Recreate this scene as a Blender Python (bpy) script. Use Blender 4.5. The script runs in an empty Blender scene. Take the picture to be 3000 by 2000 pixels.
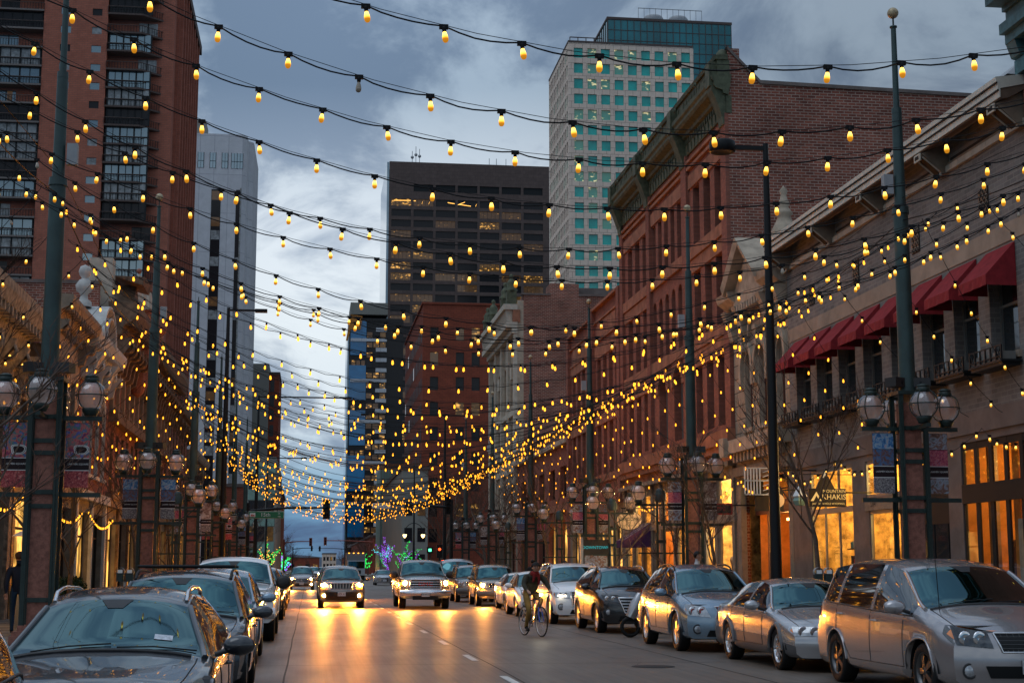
import bpy, math, random
from mathutils import Vector, Matrix
R = math.radians
random.seed(7)
sc = bpy.context.scene
COL = sc.collection

# ------------------------------------------------------------------ camera
cam_d = bpy.data.cameras.new("camera")
cam = bpy.data.objects.new("camera", cam_d)
COL.objects.link(cam)
cam.location = (0, 0, 1.6)
cam.rotation_euler = (R(90 + 8.505), 0, R(-7.583))
cam_d.sensor_width = 36
cam_d.lens = 53.04
cam_d.clip_end = 6000
sc.camera = cam

# ------------------------------------------------------------------ world: overcast dusk
world = bpy.data.worlds.new("World")
sc.world = world
world.use_nodes = True
wn, wl = world.node_tree.nodes, world.node_tree.links
wn.clear()
def N(nt, t, **k):
    n = nt.nodes.new(t)
    for a, b in k.items():
        setattr(n, a, b)
    return n
def ramp(nt, stops, interp='LINEAR'):
    n = nt.nodes.new('ShaderNodeValToRGB')
    n.color_ramp.interpolation = interp
    el = n.color_ramp.elements
    while len(el) < len(stops):
        el.new(0.5)
    for e, (p, c) in zip(el, stops):
        e.position = p
        e.color = (c[0], c[1], c[2], 1) if not isinstance(c, (int, float)) else (c, c, c, 1)
    return n
wt = world.node_tree
tc = N(wt, 'ShaderNodeTexCoord')
sep = N(wt, 'ShaderNodeSeparateXYZ')
wl.new(tc.outputs['Generated'], sep.inputs[0])
# flatten the view direction onto a cloud deck so the clouds bunch up towards the horizon
zc = N(wt, 'ShaderNodeMath', operation='MAXIMUM'); zc.inputs[1].default_value = 0.0
wl.new(sep.outputs['Z'], zc.inputs[0])
za = N(wt, 'ShaderNodeMath', operation='ADD'); za.inputs[1].default_value = 0.4
wl.new(zc.outputs[0], za.inputs[0])
dx = N(wt, 'ShaderNodeMath', operation='DIVIDE'); wl.new(sep.outputs['X'], dx.inputs[0]); wl.new(za.outputs[0], dx.inputs[1])
dy = N(wt, 'ShaderNodeMath', operation='DIVIDE'); wl.new(sep.outputs['Y'], dy.inputs[0]); wl.new(za.outputs[0], dy.inputs[1])
cmb = N(wt, 'ShaderNodeCombineXYZ'); wl.new(dx.outputs[0], cmb.inputs[0]); wl.new(dy.outputs[0], cmb.inputs[1])
nz = N(wt, 'ShaderNodeTexNoise'); nz.inputs['Scale'].default_value = 4.2; nz.inputs['Detail'].default_value = 7; nz.inputs['Roughness'].default_value = 0.6
nz.inputs['Distortion'].default_value = 0.5
wl.new(cmb.outputs[0], nz.inputs['Vector'])
cl = ramp(wt, [(0.4, 0.0), (0.58, 1.0)], 'EASE')
wl.new(nz.outputs['Fac'], cl.inputs[0])
elev = ramp(wt, [(0.0, (0.035, 0.11, 0.2)), (0.025, (0.04, 0.13, 0.24)), (0.058, (0.12, 0.22, 0.32)), (0.095, (0.34, 0.40, 0.46)), (0.15, (0.39, 0.44, 0.49)),
                 (0.22, (0.37, 0.42, 0.48)), (0.31, (0.175, 0.235, 0.31)), (0.55, (0.24, 0.3, 0.39)), (1.0, (0.36, 0.44, 0.56))])
wl.new(sep.outputs['Z'], elev.inputs[0])
# the clouds are brightest low over the street ahead and darker to the sides
dark = N(wt, 'ShaderNodeMixRGB', blend_type='MULTIPLY'); dark.inputs[0].default_value = 1
sh = ramp(wt, [(0.0, (0.5, 0.56, 0.64)), (1.0, (1.14, 1.12, 1.08))])
wl.new(cl.outputs[0], sh.inputs[0])
wl.new(elev.outputs[0], dark.inputs[1]); wl.new(sh.outputs[0], dark.inputs[2])
side = ramp(wt, [(0.0, 0.8), (0.42, 0.9), (0.5, 1.0), (0.56, 0.95), (0.66, 0.66), (1.0, 0.7)])
mx = N(wt, 'ShaderNodeMapRange'); mx.inputs['From Min'].default_value = -1; mx.inputs['From Max'].default_value = 1
wl.new(sep.outputs['X'], mx.inputs['Value']); wl.new(mx.outputs[0], side.inputs[0])
dark2 = N(wt, 'ShaderNodeMixRGB', blend_type='MULTIPLY'); dark2.inputs[0].default_value = 0.9
wl.new(dark.outputs[0], dark2.inputs[1]); wl.new(side.outputs[0], dark2.inputs[2])
SUN_EL, SUN_ROT = R(3), R(20)
sky = N(wt, 'ShaderNodeTexSky', sky_type='NISHITA')
sky.sun_disc = False; sky.sun_elevation = SUN_EL; sky.sun_rotation = SUN_ROT
skb = N(wt, 'ShaderNodeBackground'); skb.inputs['Strength'].default_value = 0.05
wl.new(sky.outputs[0], skb.inputs['Color'])
clb = N(wt, 'ShaderNodeBackground'); clb.inputs['Strength'].default_value = 1.9
wl.new(dark2.outputs[0], clb.inputs['Color'])
wmix = N(wt, 'ShaderNodeMixShader'); wmix.inputs[0].default_value = 0.93
wl.new(skb.outputs[0], wmix.inputs[1]); wl.new(clb.outputs[0], wmix.inputs[2])
wo = N(wt, 'ShaderNodeOutputWorld'); wl.new(wmix.outputs[0], wo.inputs[0])

sun_d = bpy.data.lights.new("sun", 'SUN'); sun_d.energy = 0.6; sun_d.angle = R(40); sun_d.color = (0.85, 0.92, 1.0)
sun = bpy.data.objects.new("sun", sun_d); COL.objects.link(sun)
sun.rotation_euler = (R(28), 0, R(-62))     # the brightest part of the cloud deck, behind the viewer
sc.view_settings.view_transform = 'Standard'
sc.view_settings.look = 'None'
sc.view_settings.exposure = 0.0
sc.view_settings.gamma = 1
sc.render.engine = 'CYCLES'
cy = sc.cycles
cy.max_bounces = 6; cy.diffuse_bounces = 2; cy.glossy_bounces = 3; cy.transmission_bounces = 4; cy.transparent_max_bounces = 12
cy.caustics_reflective = False; cy.caustics_refractive = False
cy.use_denoising = True
cy.sample_clamp_indirect = 3.0
cy.use_light_tree = True

# ------------------------------------------------------------------ materials
def pbr(name, col, rough=0.7, metal=0.0, coat=0.0, spec=0.5, var=0.0, vscale=3.0, bump=0.0, bscale=20.0, emit=None, estr=0.0, col2=None, ior=1.5):
    m = bpy.data.materials.new(name); m.use_nodes = True
    nt = m.node_tree; b = nt.nodes['Principled BSDF']
    b.inputs['Base Color'].default_value = (*col, 1)
    b.inputs['Roughness'].default_value = rough
    b.inputs['Metallic'].default_value = metal
    b.inputs['Specular IOR Level'].default_value = spec if (rough < 0.6 or spec != 0.5) else 0.2
    b.inputs['Coat Weight'].default_value = coat
    b.inputs['Coat Roughness'].default_value = 0.04
    b.inputs['IOR'].default_value = ior
    if emit:
        b.inputs['Emission Color'].default_value = (*emit, 1)
        b.inputs['Emission Strength'].default_value = estr
    if var or bump:
        t = N(nt, 'ShaderNodeTexCoord')
    if var:
        n = N(nt, 'ShaderNodeTexNoise'); n.inputs['Scale'].default_value = vscale; n.inputs['Detail'].default_value = 6
        n.inputs['Roughness'].default_value = 0.65
        nt.links.new(t.outputs['Object'], n.inputs['Vector'])
        c2 = col2 or tuple(c * (1 - var) for c in col)
        c1 = col if col2 else tuple(min(1, c * (1 + var)) for c in col)
        rp = ramp(nt, [(0.35, c2), (0.65, c1)])
        nt.links.new(n.outputs['Fac'], rp.inputs[0]); nt.links.new(rp.outputs[0], b.inputs['Base Color'])
    if bump:
        n2 = N(nt, 'ShaderNodeTexNoise'); n2.inputs['Scale'].default_value = bscale; n2.inputs['Detail'].default_value = 4
        nt.links.new(t.outputs['Object'], n2.inputs['Vector'])
        bp = N(nt, 'ShaderNodeBump'); bp.inputs['Strength'].default_value = bump; bp.inputs['Distance'].default_value = 0.02
        nt.links.new(n2.outputs['Fac'], bp.inputs['Height']); nt.links.new(bp.outputs[0], b.inputs['Normal'])
    return m

def brickmat(name, c1, c2, mortar, bw=0.24, bh=0.085, ms=0.012, rough=0.85, stain=0.35, offset=0.5, bump=0.4, bias=0.0):
    """brickwork laid in world units: the course runs along x+y, so it wraps round right-angled corners"""
    m = bpy.data.materials.new(name); m.use_nodes = True
    nt = m.node_tree; b = nt.nodes['Principled BSDF']; b.inputs['Roughness'].default_value = rough; b.inputs['Specular IOR Level'].default_value = 0.15
    t = N(nt, 'ShaderNodeTexCoord'); s = N(nt, 'ShaderNodeSeparateXYZ'); nt.links.new(t.outputs['Object'], s.inputs[0])
    a = N(nt, 'ShaderNodeMath', operation='ADD'); nt.links.new(s.outputs[0], a.inputs[0]); nt.links.new(s.outputs[1], a.inputs[1])
    c = N(nt, 'ShaderNodeCombineXYZ'); nt.links.new(a.outputs[0], c.inputs[0]); nt.links.new(s.outputs[2], c.inputs[1])
    br = N(nt, 'ShaderNodeTexBrick'); br.offset = offset
    br.inputs['Scale'].default_value = 1; br.inputs['Brick Width'].default_value = bw; br.inputs['Row Height'].default_value = bh
    br.inputs['Mortar Size'].default_value = ms; br.inputs['Mortar Smooth'].default_value = 0.3; br.inputs['Bias'].default_value = bias
    br.inputs['Color1'].default_value = (*c1, 1); br.inputs['Color2'].default_value = (*c2, 1); br.inputs['Mortar'].default_value = (*mortar, 1)
    nt.links.new(c.outputs[0], br.inputs['Vector'])
    n = N(nt, 'ShaderNodeTexNoise'); n.inputs['Scale'].default_value = 0.6; n.inputs['Detail'].default_value = 8; n.inputs['Roughness'].default_value = 0.7
    nt.links.new(t.outputs['Object'], n.inputs['Vector'])
    rp = ramp(nt, [(0.3, 1 - stain), (0.7, 1.12)])
    nt.links.new(n.outputs['Fac'], rp.inputs[0])
    mu = N(nt, 'ShaderNodeMixRGB', blend_type='MULTIPLY'); mu.inputs[0].default_value = 1
    nt.links.new(br.outputs['Color'], mu.inputs[1]); nt.links.new(rp.outputs[0], mu.inputs[2])
    nt.links.new(mu.outputs[0], b.inputs['Base Color'])
    bp = N(nt, 'ShaderNodeBump'); bp.inputs['Strength'].default_value = bump; bp.inputs['Distance'].default_value = 0.01; bp.invert = True
    nt.links.new(br.outputs['Fac'], bp.inputs['Height']); nt.links.new(bp.outputs[0], b.inputs['Normal'])
    return m

def thin_glass(name, tint=(1, 1, 1), refl=0.12, rough=0.02):
    m = bpy.data.materials.new(name); m.use_nodes = True
    nt = m.node_tree; nt.nodes.clear()
    o = N(nt, 'ShaderNodeOutputMaterial'); t = N(nt, 'ShaderNodeBsdfTransparent'); t.inputs[0].default_value = (*tint, 1)
    g = N(nt, 'ShaderNodeBsdfGlossy'); g.inputs['Roughness'].default_value = rough; g.inputs['Color'].default_value = (0.9, 0.95, 1, 1)
    f = N(nt, 'ShaderNodeFresnel'); f.inputs['IOR'].default_value = 1.5
    gm = N(nt, 'ShaderNodeNewGeometry'); mr = N(nt, 'ShaderNodeMapRange'); mr.inputs['To Min'].default_value = 1.5; mr.inputs['To Max'].default_value = 1 / 1.5
    nt.links.new(gm.outputs['Backfacing'], mr.inputs['Value']); nt.links.new(mr.outputs[0], f.inputs['IOR'])   # a pane reflects alike from both sides
    a = N(nt, 'ShaderNodeMath', operation='ADD'); a.inputs[1].default_value = refl; a.use_clamp = True
    nt.links.new(f.outputs[0], a.inputs[0])
    x = N(nt, 'ShaderNodeMixShader'); nt.links.new(a.outputs[0], x.inputs[0]); nt.links.new(t.outputs[0], x.inputs[1]); nt.links.new(g.outputs[0], x.inputs[2])
    nt.links.new(x.outputs[0], o.inputs[0])
    return m

def emis(name, col, s, sample=True):
    m = bpy.data.materials.new(name); m.use_nodes = True
    nt = m.node_tree; nt.nodes.clear()
    o = N(nt, 'ShaderNodeOutputMaterial'); e = N(nt, 'ShaderNodeEmission')
    e.inputs[0].default_value = (*col, 1); e.inputs[1].default_value = s
    nt.links.new(e.outputs[0], o.inputs[0])
    if not sample:
        m.cycles.emission_sampling = 'NONE'
    return m

def office_lit(name, base, lit, strength, scale=(0.5, 0.5, 1.6), thr=0.6, gl=0.06, floor=0.03):
    """a lit room behind office glass: bright ceiling fittings in a dim warm room"""
    m = bpy.data.materials.new(name); m.use_nodes = True
    nt = m.node_tree; b = nt.nodes['Principled BSDF']
    b.inputs['Base Color'].default_value = (*base, 1); b.inputs['Roughness'].default_value = gl
    t = N(nt, 'ShaderNodeTexCoord'); mp = N(nt, 'ShaderNodeMapping'); mp.inputs['Scale'].default_value = scale
    nt.links.new(t.outputs['Object'], mp.inputs[0])
    n = N(nt, 'ShaderNodeTexNoise'); n.inputs['Scale'].default_value = 1.0; n.inputs['Detail'].default_value = 2.5
    nt.links.new(mp.outputs[0], n.inputs['Vector'])
    rp = ramp(nt, [(0.0, floor), (thr - 0.05, floor * 2), (thr, 0.5), (thr + 0.05, 1.0)])
    nt.links.new(n.outputs['Fac'], rp.inputs[0])
    mu = N(nt, 'ShaderNodeMath', operation='MULTIPLY'); mu.inputs[1].default_value = strength
    nt.links.new(rp.outputs[0], mu.inputs[0]); nt.links.new(mu.outputs[0], b.inputs['Emission Strength'])
    b.inputs['Emission Color'].default_value = (*lit, 1)
    m.cycles.emission_sampling = 'NONE'
    return m

M = {}
M['iron'] = pbr('iron_green', (0.012, 0.028, 0.024), 0.5, var=0.3, vscale=8)
M['pole'] = pbr('pole_green', (0.022, 0.05, 0.048), 0.48, var=0.25, vscale=2)
M['black'] = pbr('black_metal', (0.01, 0.011, 0.012), 0.5, spec=0.25)
M['rubber'] = pbr('rubber', (0.014, 0.014, 0.014), 0.75, bump=0.3, bscale=60)
M['cable'] = pbr('cable_black', (0.006, 0.006, 0.007), 0.7)
M['redstone'] = pbr('red_granite', (0.27, 0.115, 0.085), 0.65, var=0.28, vscale=14, bump=0.25, bscale=90)
M['gold'] = pbr('weathered_gilt', (0.42, 0.33, 0.2), 0.45, metal=0.3, var=0.4, vscale=12)
M['chrome'] = pbr('chrome', (0.75, 0.75, 0.76), 0.12, metal=1)
M['alloy'] = pbr('alloy_wheel', (0.5, 0.5, 0.5), 0.28, metal=1)
M['darkalloy'] = pbr('dark_alloy', (0.12, 0.12, 0.12), 0.35, metal=0.9)
M['carglass'] = pbr('car_glass', (0.06, 0.15, 0.165), 0.03, metal=1.0)
M['sideglass'] = pbr('tinted_side_glass', (0.006, 0.007, 0.007), 0.02, spec=0.9, coat=1.0, ior=1.6)
M['plastic'] = pbr('black_plastic', (0.016, 0.016, 0.017), 0.5)
M['grey'] = pbr('grey_metal', (0.3, 0.31, 0.32), 0.5, var=0.1)
M['white'] = pbr('white_paint', (0.78, 0.77, 0.74), 0.6, var=0.08)
M['lens'] = pbr('clear_lens', (0.42, 0.44, 0.46), 0.08, metal=0.35, coat=1.0, var=0.35, vscale=12)
M['lensdark'] = pbr('smoked_lens', (0.06, 0.065, 0.07), 0.06, metal=0.4, coat=1.0, var=0.5, vscale=10)
M['amber'] = pbr('amber_lens', (0.75, 0.2, 0.02), 0.15, coat=1)
M['taillens'] = pbr('red_lens', (0.45, 0.015, 0.01), 0.15, coat=1)
M['plate'] = pbr('number_plate', (0.5, 0.52, 0.56), 0.5, var=0.3, vscale=30)
M['headon'] = emis('headlamp_beam', (1.0, 0.36, 0.04), 800.0)
M['headjeep'] = emis('headlamp_glare', (1.0, 0.27, 0.015), 13000.0)
M['headon2'] = emis('headlamp_white', (1.0, 0.82, 0.5), 90.0)
M['foglit'] = emis('lit_fog_lamp', (1.0, 0.45, 0.08), 900.0)
M['turnlit'] = emis('lit_turn_signal', (1.0, 0.36, 0.03), 6.0, False)
M['drl'] = emis('daytime_lamp', (1.0, 0.9, 0.7), 6.0, False)
M['wire'] = M['cable']

# ------------------------------------------------------------------ mesh builder
class MB:
    def __init__(s):
        s.v = []; s.f = []; s.m = []; s.sm = []; s.mats = []
    def mi(s, mat):
        if mat not in s.mats:
            s.mats.append(mat)
        return s.mats.index(mat)
    def add(s, vs, fs, mat, smooth=False):
        o = len(s.v); k = s.mi(mat)
        s.v.extend([tuple(p) for p in vs])
        for f in fs:
            s.f.append(tuple(o + i for i in f)); s.m.append(k); s.sm.append(smooth)
        return s
    def quad(s, a, b, c, d, mat):
        return s.add([a, b, c, d], [(0, 1, 2, 3)], mat)
    def box(s, x0, x1, y0, y1, z0, z1, mat, T=None):
        vs = [(x, y, z) for z in (z0, z1) for y in (y0, y1) for x in (x0, x1)]
        if T:
            vs = [T(*p) for p in vs]
        return s.add(vs, [(0, 2, 3, 1), (4, 5, 7, 6), (0, 1, 5, 4), (2, 6, 7, 3), (0, 4, 6, 2), (1, 3, 7, 5)], mat)
    def prism(s, prof, u0, u1, mat, T=None, smooth=False):
        """profile [(n, v)] swept from u0 to u1; T(u, v, n)"""
        k = len(prof); T = T or (lambda u, v, n: (u, n, v))
        vs = [T(u, v, n) for u in (u0, u1) for (n, v) in prof]
        fs = [(i, (i + 1) % k, k + (i + 1) % k, k + i) for i in range(k)]
        s.add(vs, fs, mat, smooth)
        return s.add(vs, [tuple(range(k)), tuple(range(2 * k - 1, k - 1, -1))], mat)
    def poly(s, pts, n0, n1, mat, T):
        """outline [(u, v)] with thickness n0..n1"""
        k = len(pts)
        vs = [T(u, v, n) for n in (n0, n1) for (u, v) in pts]
        s.add(vs, [(i, (i + 1) % k, k + (i + 1) % k, k + i) for i in range(k)] + [tuple(range(k)), tuple(range(2 * k - 1, k - 1, -1))], mat)
        return s
    def tube(s, pts, r, mat, n=6, smooth=True, caps=True):
        pts = [Vector(p) for p in pts]; k = len(pts)
        rs = r if isinstance(r, (list, tuple)) else [r] * k
        vs = []; fs = []
        up0 = None
        for i, p in enumerate(pts):
            d = (pts[min(i + 1, k - 1)] - pts[max(i - 1, 0)])
            d = d.normalized() if d.length > 1e-9 else Vector((0, 0, 1))
            if up0 is None:
                up0 = Vector((0, 0, 1)) if abs(d.z) < 0.9 else Vector((1, 0, 0))
            a = d.cross(up0)
            if a.length < 1e-4:
                a = d.cross(Vector((0.3, 1, 0.2)))
            a.normalize(); b = d.cross(a); up0 = a.cross(d) if False else up0
            for j in range(n):
                t = 2 * math.pi * j / n
                vs.append(p + (a * math.cos(t) + b * math.sin(t)) * rs[i])
        for i in range(k - 1):
            for j in range(n):
                fs.append((i * n + j, i * n + (j + 1) % n, (i + 1) * n + (j + 1) % n, (i + 1) * n + j))
        s.add(vs, fs, mat, smooth)
        if caps:
            s.add(vs[:n], [tuple(range(n))], mat); s.add(vs[-n:], [tuple(range(n))], mat)
        return s
    def lathe(s, prof, c, mat, n=12, smooth=True, axis='z'):
        """profile [(r, h)] turned about an axis through c"""
        vs = []; k = len(prof)
        for (r, h) in prof:
            for j in range(n):
                t = 2 * math.pi * j / n
                p = (r * math.cos(t), r * math.sin(t), h)
                if axis == 'x': p = (h, r * math.cos(t), r * math.sin(t))
                elif axis == 'y': p = (r * math.cos(t), h, r * math.sin(t))
                vs.append((c[0] + p[0], c[1] + p[1], c[2] + p[2]))
        fs = [(i * n + j, i * n + (j + 1) % n, (i + 1) * n + (j + 1) % n, (i + 1) * n + j) for i in range(k - 1) for j in range(n)]
        return s.add(vs, fs, mat, smooth)
    def ball(s, c, r, mat, n=12, k=8, sz=1.0):
        prof = [(max(1e-4, r * math.sin(math.pi * i / k)), -r * sz * math.cos(math.pi * i / k)) for i in range(k + 1)]
        return s.lathe(prof, c, mat, n)
    def mesh(s, name):
        me = bpy.data.meshes.new(name)
        me.from_pydata(s.v, [], s.f)
        for m in s.mats:
            me.materials.append(m)
        me.polygons.foreach_set('material_index', s.m)
        me.polygons.foreach_set('use_smooth', s.sm)
        me.update()
        return me
    def build(s, name, parent=None, loc=None):
        o = bpy.data.objects.new(name, s.mesh(name)); COL.objects.link(o)
        if parent is not None: o.parent = parent
        if loc: o.location = loc
        return o

def build_split(mb, name, parent):
    """one object per separate piece; pieces that touch stay together"""
    par = list(range(len(mb.v)))
    def find(i):
        while par[i] != i: par[i] = par[par[i]]; i = par[i]
        return i
    for f in mb.f:
        a = find(f[0])
        for q in f[1:]:
            r = find(q)
            if r != a: par[r] = a
    isl = {}
    for k, f in enumerate(mb.f): isl.setdefault(find(f[0]), []).append(k)
    boxes = []
    for fs in isl.values():
        vs = [mb.v[i] for k in fs for i in mb.f[k]]
        boxes.append(([min(v[a] for v in vs) - 0.02 for a in range(3)], [max(v[a] for v in vs) + 0.02 for a in range(3)], fs))
    ch = True
    while ch:
        ch = False; out = []
        for lo, hi, fs in boxes:
            for b in out:
                if all(lo[a] <= b[1][a] and b[0][a] <= hi[a] for a in range(3)):
                    for a in range(3): b[0][a] = min(b[0][a], lo[a]); b[1][a] = max(b[1][a], hi[a])
                    b[2].extend(fs); ch = True; break
            else: out.append([list(lo), list(hi), list(fs)])
        boxes = out
    for _, _, fs in boxes:
        m = MB(); mp = {}
        for k in fs:
            idx = []
            for i in mb.f[k]:
                if i not in mp: mp[i] = len(m.v); m.v.append(mb.v[i])
                idx.append(mp[i])
            m.f.append(tuple(idx)); m.m.append(m.mi(mb.mats[mb.m[k]])); m.sm.append(mb.sm[k])
        m.build(name, parent)

def tag(o, label=None, cat=None, group=None, kind=None):
    if label: o['label'] = label
    if cat: o['category'] = cat
    if group: o['group'] = group
    if kind: o['kind'] = kind
    return o
def thing(name, label, cat, loc=(0, 0, 0), rz=0, group=None):
    o = bpy.data.objects.new(name, None); COL.objects.link(o)
    o.location = loc; o.rotation_euler = (0, 0, rz); o.empty_display_size = 0.2
    return tag(o, label, cat, group)
def struct(mb, name):
    return tag(mb.build(name), kind='structure')
def copy_tree(o, parent=None):
    c = o.copy(); COL.objects.link(c)
    c.parent = parent
    for ch in list(o.children):
        copy_tree(ch, c)
    return c
def link(me, name, parent, loc=(0, 0, 0), rot=(0, 0, 0), scale=(1, 1, 1)):
    o = bpy.data.objects.new(name, me); COL.objects.link(o); o.parent = parent
    o.location = loc; o.rotation_euler = rot; o.scale = scale
    return o

_glyphs = {}
def lettering(text, size, mat, T, u, v, n, name='lettering', parent=None, align='CENTER', font_scale_x=1.0, ext=0.0):
    """flat letters as a mesh, laid on a frame T(u, v, n)"""
    key = text
    cu = bpy.data.curves.new('txt', 'FONT'); cu.body = text; cu.size = size; cu.align_x = align; cu.align_y = 'CENTER'; cu.extrude = ext; cu.resolution_u = 3
    ob = bpy.data.objects.new('txt', cu); COL.objects.link(ob)
    dg = bpy.context.evaluated_depsgraph_get()
    me = bpy.data.meshes.new_from_object(ob.evaluated_get(dg))
    bpy.data.objects.remove(ob); bpy.data.curves.remove(cu)
    for vt in me.vertices:
        p = vt.co
        vt.co = T(u + p.x * font_scale_x, v + p.y, n - p.z)
    me.materials.clear(); me.materials.append(mat)
    o = bpy.data.objects.new(name, me); COL.objects.link(o)
    if parent is not None: o.parent = parent
    return o
# ================================================================== SETTING: ground, road, kerbs, pavements
XR, XL = 14.5, -8.6           # facade lines
KR, KL = 9.25, -3.4           # kerbs
def road_mat():
    m = bpy.data.materials.new('road_concrete'); m.use_nodes = True
    nt = m.node_tree; b = nt.nodes['Principled BSDF']
    t = N(nt, 'ShaderNodeTexCoord')
    n1 = N(nt, 'ShaderNodeTexNoise'); n1.inputs['Scale'].default_value = 0.35; n1.inputs['Detail'].default_value = 8; n1.inputs['Roughness'].default_value = 0.7
    mp = N(nt, 'ShaderNodeMapping'); mp.inputs['Scale'].default_value = (1, 0.25, 1)
    nt.links.new(t.outputs['Object'], mp.inputs[0]); nt.links.new(mp.outputs[0], n1.inputs['Vector'])
    rp = ramp(nt, [(0.3, (0.095, 0.072, 0.055)), (0.52, (0.14, 0.108, 0.082)), (0.75, (0.19, 0.15, 0.115))])
    nt.links.new(n1.outputs['Fac'], rp.inputs[0])
    # tyre-polished wheel tracks along the lanes: fine streaks
    n2 = N(nt, 'ShaderNodeTexNoise'); n2.inputs['Scale'].default_value = 1; n2.inputs['Detail'].default_value = 4
    m2 = N(nt, 'ShaderNodeMapping'); m2.inputs['Scale'].default_value = (14, 0.12, 1)
    nt.links.new(t.outputs['Object'], m2.inputs[0]); nt.links.new(m2.outputs[0], n2.inputs['Vector'])
    r2 = ramp(nt, [(0.35, 0.78), (0.6, 1.06)]); nt.links.new(n2.outputs['Fac'], r2.inputs[0])
    mu = N(nt, 'ShaderNodeMixRGB', blend_type='MULTIPLY'); mu.inputs[0].default_value = 1
    nt.links.new(rp.outputs[0], mu.inputs[1]); nt.links.new(r2.outputs[0], mu.inputs[2]); nt.links.new(mu.outputs[0], b.inputs['Base Color'])
    n3 = N(nt, 'ShaderNodeTexNoise'); n3.inputs['Scale'].default_value = 1.3; n3.inputs['Detail'].default_value = 6
    nt.links.new(mp.outputs[0], n3.inputs['Vector'])
    r3 = ramp(nt, [(0.3, 0.4), (0.7, 0.52)]); nt.links.new(n3.outputs['Fac'], r3.inputs[0]); nt.links.new(r3.outputs[0], b.inputs['Roughness'])
    n4 = N(nt, 'ShaderNodeTexNoise'); n4.inputs['Scale'].default_value = 40; n4.inputs['Detail'].default_value = 4
    nt.links.new(t.outputs['Object'], n4.inputs['Vector'])
    bp = N(nt, 'ShaderNodeBump'); bp.inputs['Strength'].default_value = 0.25; bp.inputs['Distance'].default_value = 0.006
    nt.links.new(n4.outputs['Fac'], bp.inputs['Height']); nt.links.new(bp.outputs[0], b.inputs['Normal'])
    b.inputs['Specular IOR Level'].default_value = 0.6
    return m
M['road'] = road_mat()
M['asph'] = pbr('asphalt', (0.06, 0.055, 0.052), 0.55, var=0.3, vscale=1.5, bump=0.3, bscale=60)
M['walk'] = pbr('pavement_concrete', (0.2, 0.175, 0.15), 0.7, var=0.25, vscale=1.2, bump=0.2)
M['kerb'] = pbr('kerb_stone', (0.24, 0.215, 0.19), 0.7, var=0.25, vscale=3)
M['paint'] = pbr('road_paint', (0.62, 0.6, 0.55), 0.55, var=0.3, vscale=9)
M['joint'] = pbr('tar_joint', (0.03, 0.028, 0.026), 0.6)
M['earth'] = pbr('ground_base', (0.06, 0.055, 0.05), 0.9, var=0.2, vscale=0.05)
M['terrain'] = pbr('distant_hills', (0.07, 0.09, 0.12), 1.0, var=0.2, vscale=0.01)

g = MB(); g.quad((-1500, -60, -0.02), (1500, -60, -0.02), (1500, 4000, -0.02), (-1500, 4000, -0.02), M['earth']); struct(g, 'ground')
g = MB(); g.quad((KL, -20, 0), (KR, -20, 0), (KR, 1500, 0), (KL, 1500, 0), M['road']); struct(g, 'road')
# cross street (15th) and the next one
g = MB()
for ys in ((123, 137), (255, 269)):
    g.quad((-200, ys[0], 0.004), (KL - 0.004, ys[0], 0.004), (KL - 0.004, ys[1], 0.004), (-200, ys[1], 0.004), M['asph'])
    g.quad((KR + 0.004, ys[0], 0.004), (200, ys[0], 0.004), (200, ys[1], 0.004), (KR + 0.004, ys[1], 0.004), M['asph'])
struct(g, 'cross_street')
# longitudinal joints and irregular transverse joints, repaired strips
g = MB()
rr = random.Random(3)
for x in (-0.33, 3.02, 6.55):
    pts = [(x + rr.uniform(-0.015, 0.015), y) for y in range(-10, 240, 3)]
    for (xa, ya), (xb, yb) in zip(pts, pts[1:]):
        g.quad((xa - 0.014, ya, 0.004), (xa + 0.014, ya, 0.004), (xb + 0.014, yb, 0.004), (xb - 0.014, yb, 0.004), M['joint'])
for i, y in enumerate([7.2, 11.7, 16.4, 20.9, 25.6, 30.1, 34.8, 39.4, 44, 49, 53.5, 58, 63, 68, 73, 78, 84, 90, 96, 102, 108, 114]):
    a = 0.06 * rr.uniform(-1, 1)
    g.quad((KL, y - a, 0.005), (KR, y + a, 0.005), (KR, y + a + 0.03, 0.005), (KL, y - a + 0.03, 0.005), M['joint'])
# cracks
for (x, y, n_) in ((4.2, 14, 14), (1.6, 19.5, 12), (5.3, 27, 12), (0.4, 33, 10), (6.2, 17.5, 12)):
    px, py, a = x, y, rr.uniform(-0.6, 0.6)
    for k in range(n_):
        qx, qy = px + 0.16 * math.cos(a), py + 0.28 * math.sin(a + 0.5)
        g.quad((px, py - 0.01, 0.006), (qx, qy - 0.01, 0.006), (qx, qy + 0.012, 0.006), (px, py + 0.012, 0.006), M['joint'])
        px, py = qx, qy; a += rr.uniform(-0.5, 0.5)
struct(g, 'road_joints')
g = MB()
for k in range(26):
    y0 = 11.2 + k * 8.9 if False else 15.4 + (k - 1) * 5.55
    if 118 < y0 < 140: continue
    g.quad((2.83, y0, 0.008), (2.95, y0, 0.008), (2.95, y0 + 1.75, 0.008), (2.83, y0 + 1.75, 0.008), M['paint'])
struct(g, 'lane_markings')
g = MB()
for y in (119.2, 121.2, 139.0, 141.0):
    g.quad((KL, y, 0.012), (KR, y, 0.012), (KR, y + 0.35, 0.012), (KL, y + 0.35, 0.012), M['paint'])
struct(g, 'crosswalk_markings')
g = MB()
for x in (1.15, 1.9, 4.6, 5.7):      # a manhole and utility covers
    pass
g.lathe([(0.001, 0.009), (0.33, 0.009), (0.36, 0.006)], (5.6, 24.6, 0), M['joint'], 20)
g.lathe([(0.001, 0.009), (0.3, 0.009), (0.33, 0.006)], (1.1, 53, 0), M['joint'], 20)
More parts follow.
